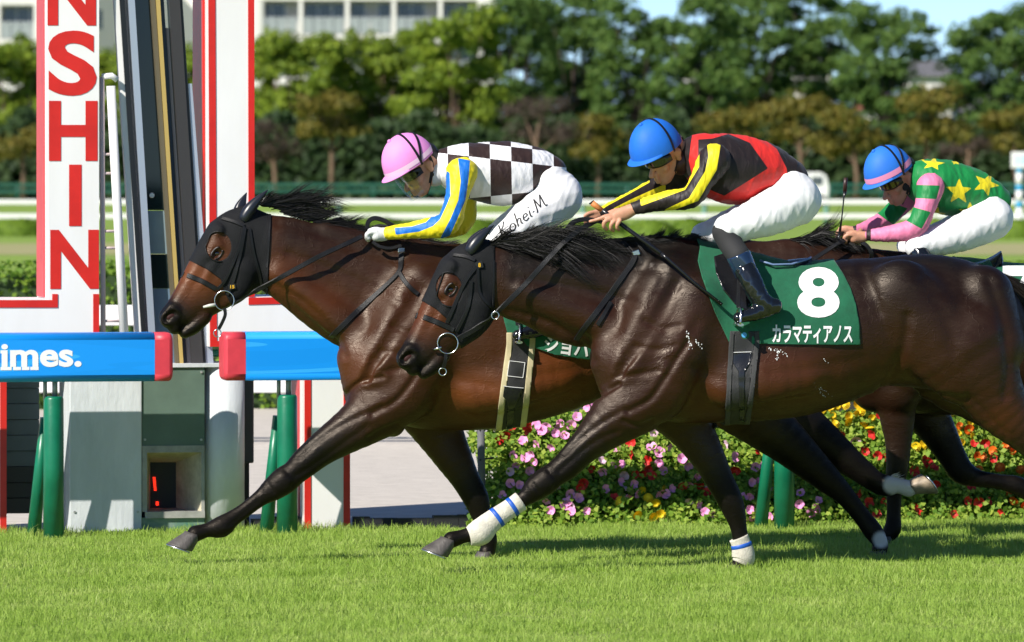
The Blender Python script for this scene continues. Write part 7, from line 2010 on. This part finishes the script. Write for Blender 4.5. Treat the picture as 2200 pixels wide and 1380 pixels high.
# gloves
def glove(fr, fs, mt, root, grow=1.14):
    s = SDF(.005)
    for rows, k in fs: s.chain([(*fr.p(r[0], r[1], r[2]), r[3]*grow*fr.m(r[0]), r[4] if len(r) > 4 else 1.0) for r in rows], k)
    V, Q = s.mesh(1); return obj('glove', mesh_np('glove', V, Q), mt, root)
glove(F1, fist(812, 504, -.10), M_glovew, J1); glove(F1, fist(820, 498, .05), M_gloveb, J1)
helmet(J1, HA, cov_mat('pink_cap_cover', (.74, .27, .62)), mat('pale_band', (.80, .55, .72), .5), True, 2, visor=True, band_a=(0, 9))

# ---- jockey in green with yellow stars on the third horse
HC3 = HeadFrame(F3, 1931, 381, 0, 28, 20, .98)
torso3 = [(1966, 372, 0, 24, 1.15), (1994, 392, 0, 51, 1.4), (2035, 404, 0, 60, 1.15), (2078, 411, 0, 53, 1.2), (2118, 419, 0, 40, 1.35), (2143, 430, 0, 31, 1.5)]
armn3 = [(1999, 402, -.175, 31), (1988, 445, -.21, 24), (1965, 490, -.21, 24), (1915, 502, -.165, 19), (1868, 506, -.10, 13)]
armf3 = [(1976, 402, .165, 28), (1935, 440, .19, 23), (1906, 468, .17, 21), (1870, 486, .1, 16), (1838, 496, .05, 12)]
legn3 = [(2130, 471, -.10, 47), (2060, 503, -.16, 40), (1970, 529, -.2, 27)]
legf3 = [(2122, 470, .10, 44), (2030, 505, .16, 34), (1950, 530, .19, 24)]
bootn3 = [(1978, 548, -0.235, 21), (2005, 595, -0.275, 20), (2030, 645, -0.315, 17), (2048, 676, -0.335, 15)]
footn3 = [(2078, 690, -0.345, 13, .9), (2048, 700, -0.352, 12, .95), (2010, 706, -0.358, 9, 1.3)]
bootf3 = [(1958, 548, 0.235, 21), (1985, 595, 0.275, 20), (2010, 645, 0.315, 17), (2028, 676, 0.335, 15)]
footf3 = [(2058, 690, 0.345, 13, .9), (2028, 700, 0.352, 12, .95), (1990, 706, 0.358, 9, 1.3)]
J3 = person(F3, 'jockey in green silks with yellow stars, pink hooped sleeves and blue cap', HC3, torso3, [armn3, armf3], [legn3 + bootn3, legf3 + bootf3], (1958, 388, 0), [fist(1838, 510, -.085), fist(1822, 500, .05)], h=.0072)
GRN, PNK, YST = (.004, .20, .045), (.74, .20, .36), (.72, .60, .015)
m_j3 = silk_mat('starred_green_silk', GRN, [('star', YST)])
jk3 = cloth('jacket', F3, [torso3], m_j3, J3, amp=.0035, freq=38, seed=22, paint={'star': [star(2060, 412, 30, 2), star(2118, 396, 30, 25, 1, .9), star(2004, 352, 27, 10, 1, .55), star(2084, 458, 26, 0), star(2054, 349, 12, 0, 1, .5), star(1980, 341, 12, 0, 1, .5), star(2012, 462, 20, 10)]})
m_s3 = silk_mat('hooped_sleeve', PNK, [('hoop', GRN), ('cuff', (.02, .012, .012))])
cloth('sleeve', F3, [armn3], m_s3, jk3, amp=.002, freq=60, seed=23, mirror=False, paint={'hoop': [[(1950, 397), (2020, 399), (2012, 428), (1948, 425)], [(1944, 440), (2000, 456), (1980, 492), (1932, 466)]], 'cuff': [[(1861, 480), (1871, 480), (1871, 530), (1861, 530)]]})
cloth('sleeve', F3, [armf3], m_s3, jk3, amp=.002, freq=60, seed=24, mirror=False, paint={'hoop': [[(1905, 432), (1950, 448), (1920, 484), (1884, 458)]], 'cuff': [[(1832, 470), (1840, 470), (1840, 520), (1832, 520)]]})
cloth('breeches', F3, [[(2122, 444, 0, 37, 1.6), (2140, 464, 0, 34, 1.6)], legn3, legf3], M_breech, J3, amp=.0026, freq=34, seed=25)
cloth('collar', F3, [[(1946, 398, 0, 23, 1.05), (1958, 388, 0, 25, 1.1)]], M_cuff, J3, amp=0)
for kn, bt, ft in ((legn3, bootn3, footn3), (legf3, bootf3, footf3)):
    b_ = cloth('boot', F3, [[(kn[2][0]+2, kn[2][1]+12, kn[2][2], kn[2][3]*.86)] + bt, ft, [(bt[-1][0], bt[-1][1], bt[-1][2], 14), (ft[0][0]-6, ft[0][1], ft[0][2], 12)]], M_boot, J3, amp=.0016, freq=90, seed=26, k=.012, h=.007)
    mb = MB(); mb.tube([F3.p(ft[0][0]+8, ft[0][1]+11, ft[0][2]), F3.p(ft[1][0], ft[1][1]+11, ft[1][2]), F3.p(ft[2][0]-6, ft[2][1]+7, ft[2][2])], [.022, .026, .020], n=10, ratio=.25, flat=(0, 0, 1)); mb.build('sole', M_strap, b_)
helmet(J3, HC3, cov_mat('bright_blue_cap_cover', (.02, .16, .62)), mat('pink_band', (.74, .27, .45), .5), True, 2, lens=M_lensg, band_a=(2, 13))
# third horse's rein
br3 = F3.root('bridle', label='black bridle and reins of the third horse', cat='bridle', group='racing bridles')
rein('rein', F3, H3.bvh, [(1560, 700), (1640, 640), (1730, 570), (1790, 530), (1815, 516)], .024, br3, [-.12, -.15, -.16, -.13, -.10])
rein('rein_loop', F3, None, [(1845, 518), (1862, 528), (1872, 545), (1870, 560)], .024, br3, [-.09, -.10, -.10, -.08])
strap('noseband', F3, H3.bvh, [(1452, 668), (1480, 676), (1520, 690)], .026, M_strap, br3)

# stirrups and leathers
def stirrup(fr, par, knee, foot, w, mtl=None):
    mb = MB(); a = Vector(fr.p(knee[0], knee[1], w*.8)); c = Vector(fr.p(foot[0], foot[1]-22, w))
    V, Fc = ribbon([a.lerp(c, t/8) for t in range(9)], [Vector((0, -1, 0))*(1 if w < 0 else -1)]*9, .02, .004); mb.add(V, Fc); mb.build('stirrup_leather', M_strap, par)
    fc = Vector(fr.p(foot[0], foot[1], w)); mb = MB(); pts = []
    for i in range(19):
        t = math.pi*i/18; pts.append(fc + Vector((.012*math.sin(t) - .004, math.cos(t)*.058, -.03 + math.sin(t)*.088)))
    mb.tube(pts, .006, n=8); mb.tube([fc + Vector((0, -.06, -.032)), fc + Vector((0, .06, -.032))], .016, n=8, ratio=.5, flat=(0, 0, 1)); mb.build('stirrup_iron', mtl or M_steel, par)
stirrup(F2, sd2, (1588, 590), (1586, 684), -.352, M_steel); stirrup(F2, sd2, (1550, 590), (1548, 690), .352)
stirrup(F1, sd1, (1104, 600), (1112, 722), -.352, M_steel); stirrup(F1, sd1, (1080, 600), (1088, 720), .352)
stirrup(F3, sd3, (2010, 600), (2014, 704), -.352); stirrup(F3, sd3, (1990, 600), (1994, 704), .352)

# whips
def whip(fr, pts, rads, label, mats, parts):
    root = fr.root('riding_whip', label=label, cat='whip', group='riding whips')
    for (i0, i1, nm, m_) in parts:
        mb = MB(); P = [Vector(fr.p(*p)) for p in pts[i0:i1+1]]; mb.tube(P, rads[i0:i1+1], n=10); mb.build(nm, m_, root)
    return root
whip(F2, [(1270, 434, -.085), (1271.5, 436, -.086), (1293, 452, -.09), (1310, 464, -.094), (1345, 490, -.105), (1420, 545, -.26), (1434, 556, -.275), (1490, 606, -.30), (1551, 655, -.33)], [.015, .0155, .013, .0115, .011, .0105, .0085, .0075, .009], 'black riding whip with orange grip held along the number 8 horse', None,
    [(0, 1, 'end_cap', M_strap), (1, 2, 'orange_grip', mat('orange_leather', (.55, .19, .05), .6, bump=.4, bscale=60)), (2, 5, 'handle', M_leather), (5, 8, 'shaft', M_leather)])
whip(F3, [(1817, 382, -.085), (1816, 396, -.085), (1815, 412, -.085), (1813, 425, -.085), (1809, 465, -.085), (1804, 500, -.085), (1800, 525, -.085)], [.011, .012, .011, .004, .004, .0085, .0085], 'brown riding whip held upright by the jockey in green', None,
    [(0, 2, 'flap', mat('brown_leather', (.035, .014, .010), .4)), (2, 5, 'shaft', M_leather), (5, 6, 'handle', M_leather)])
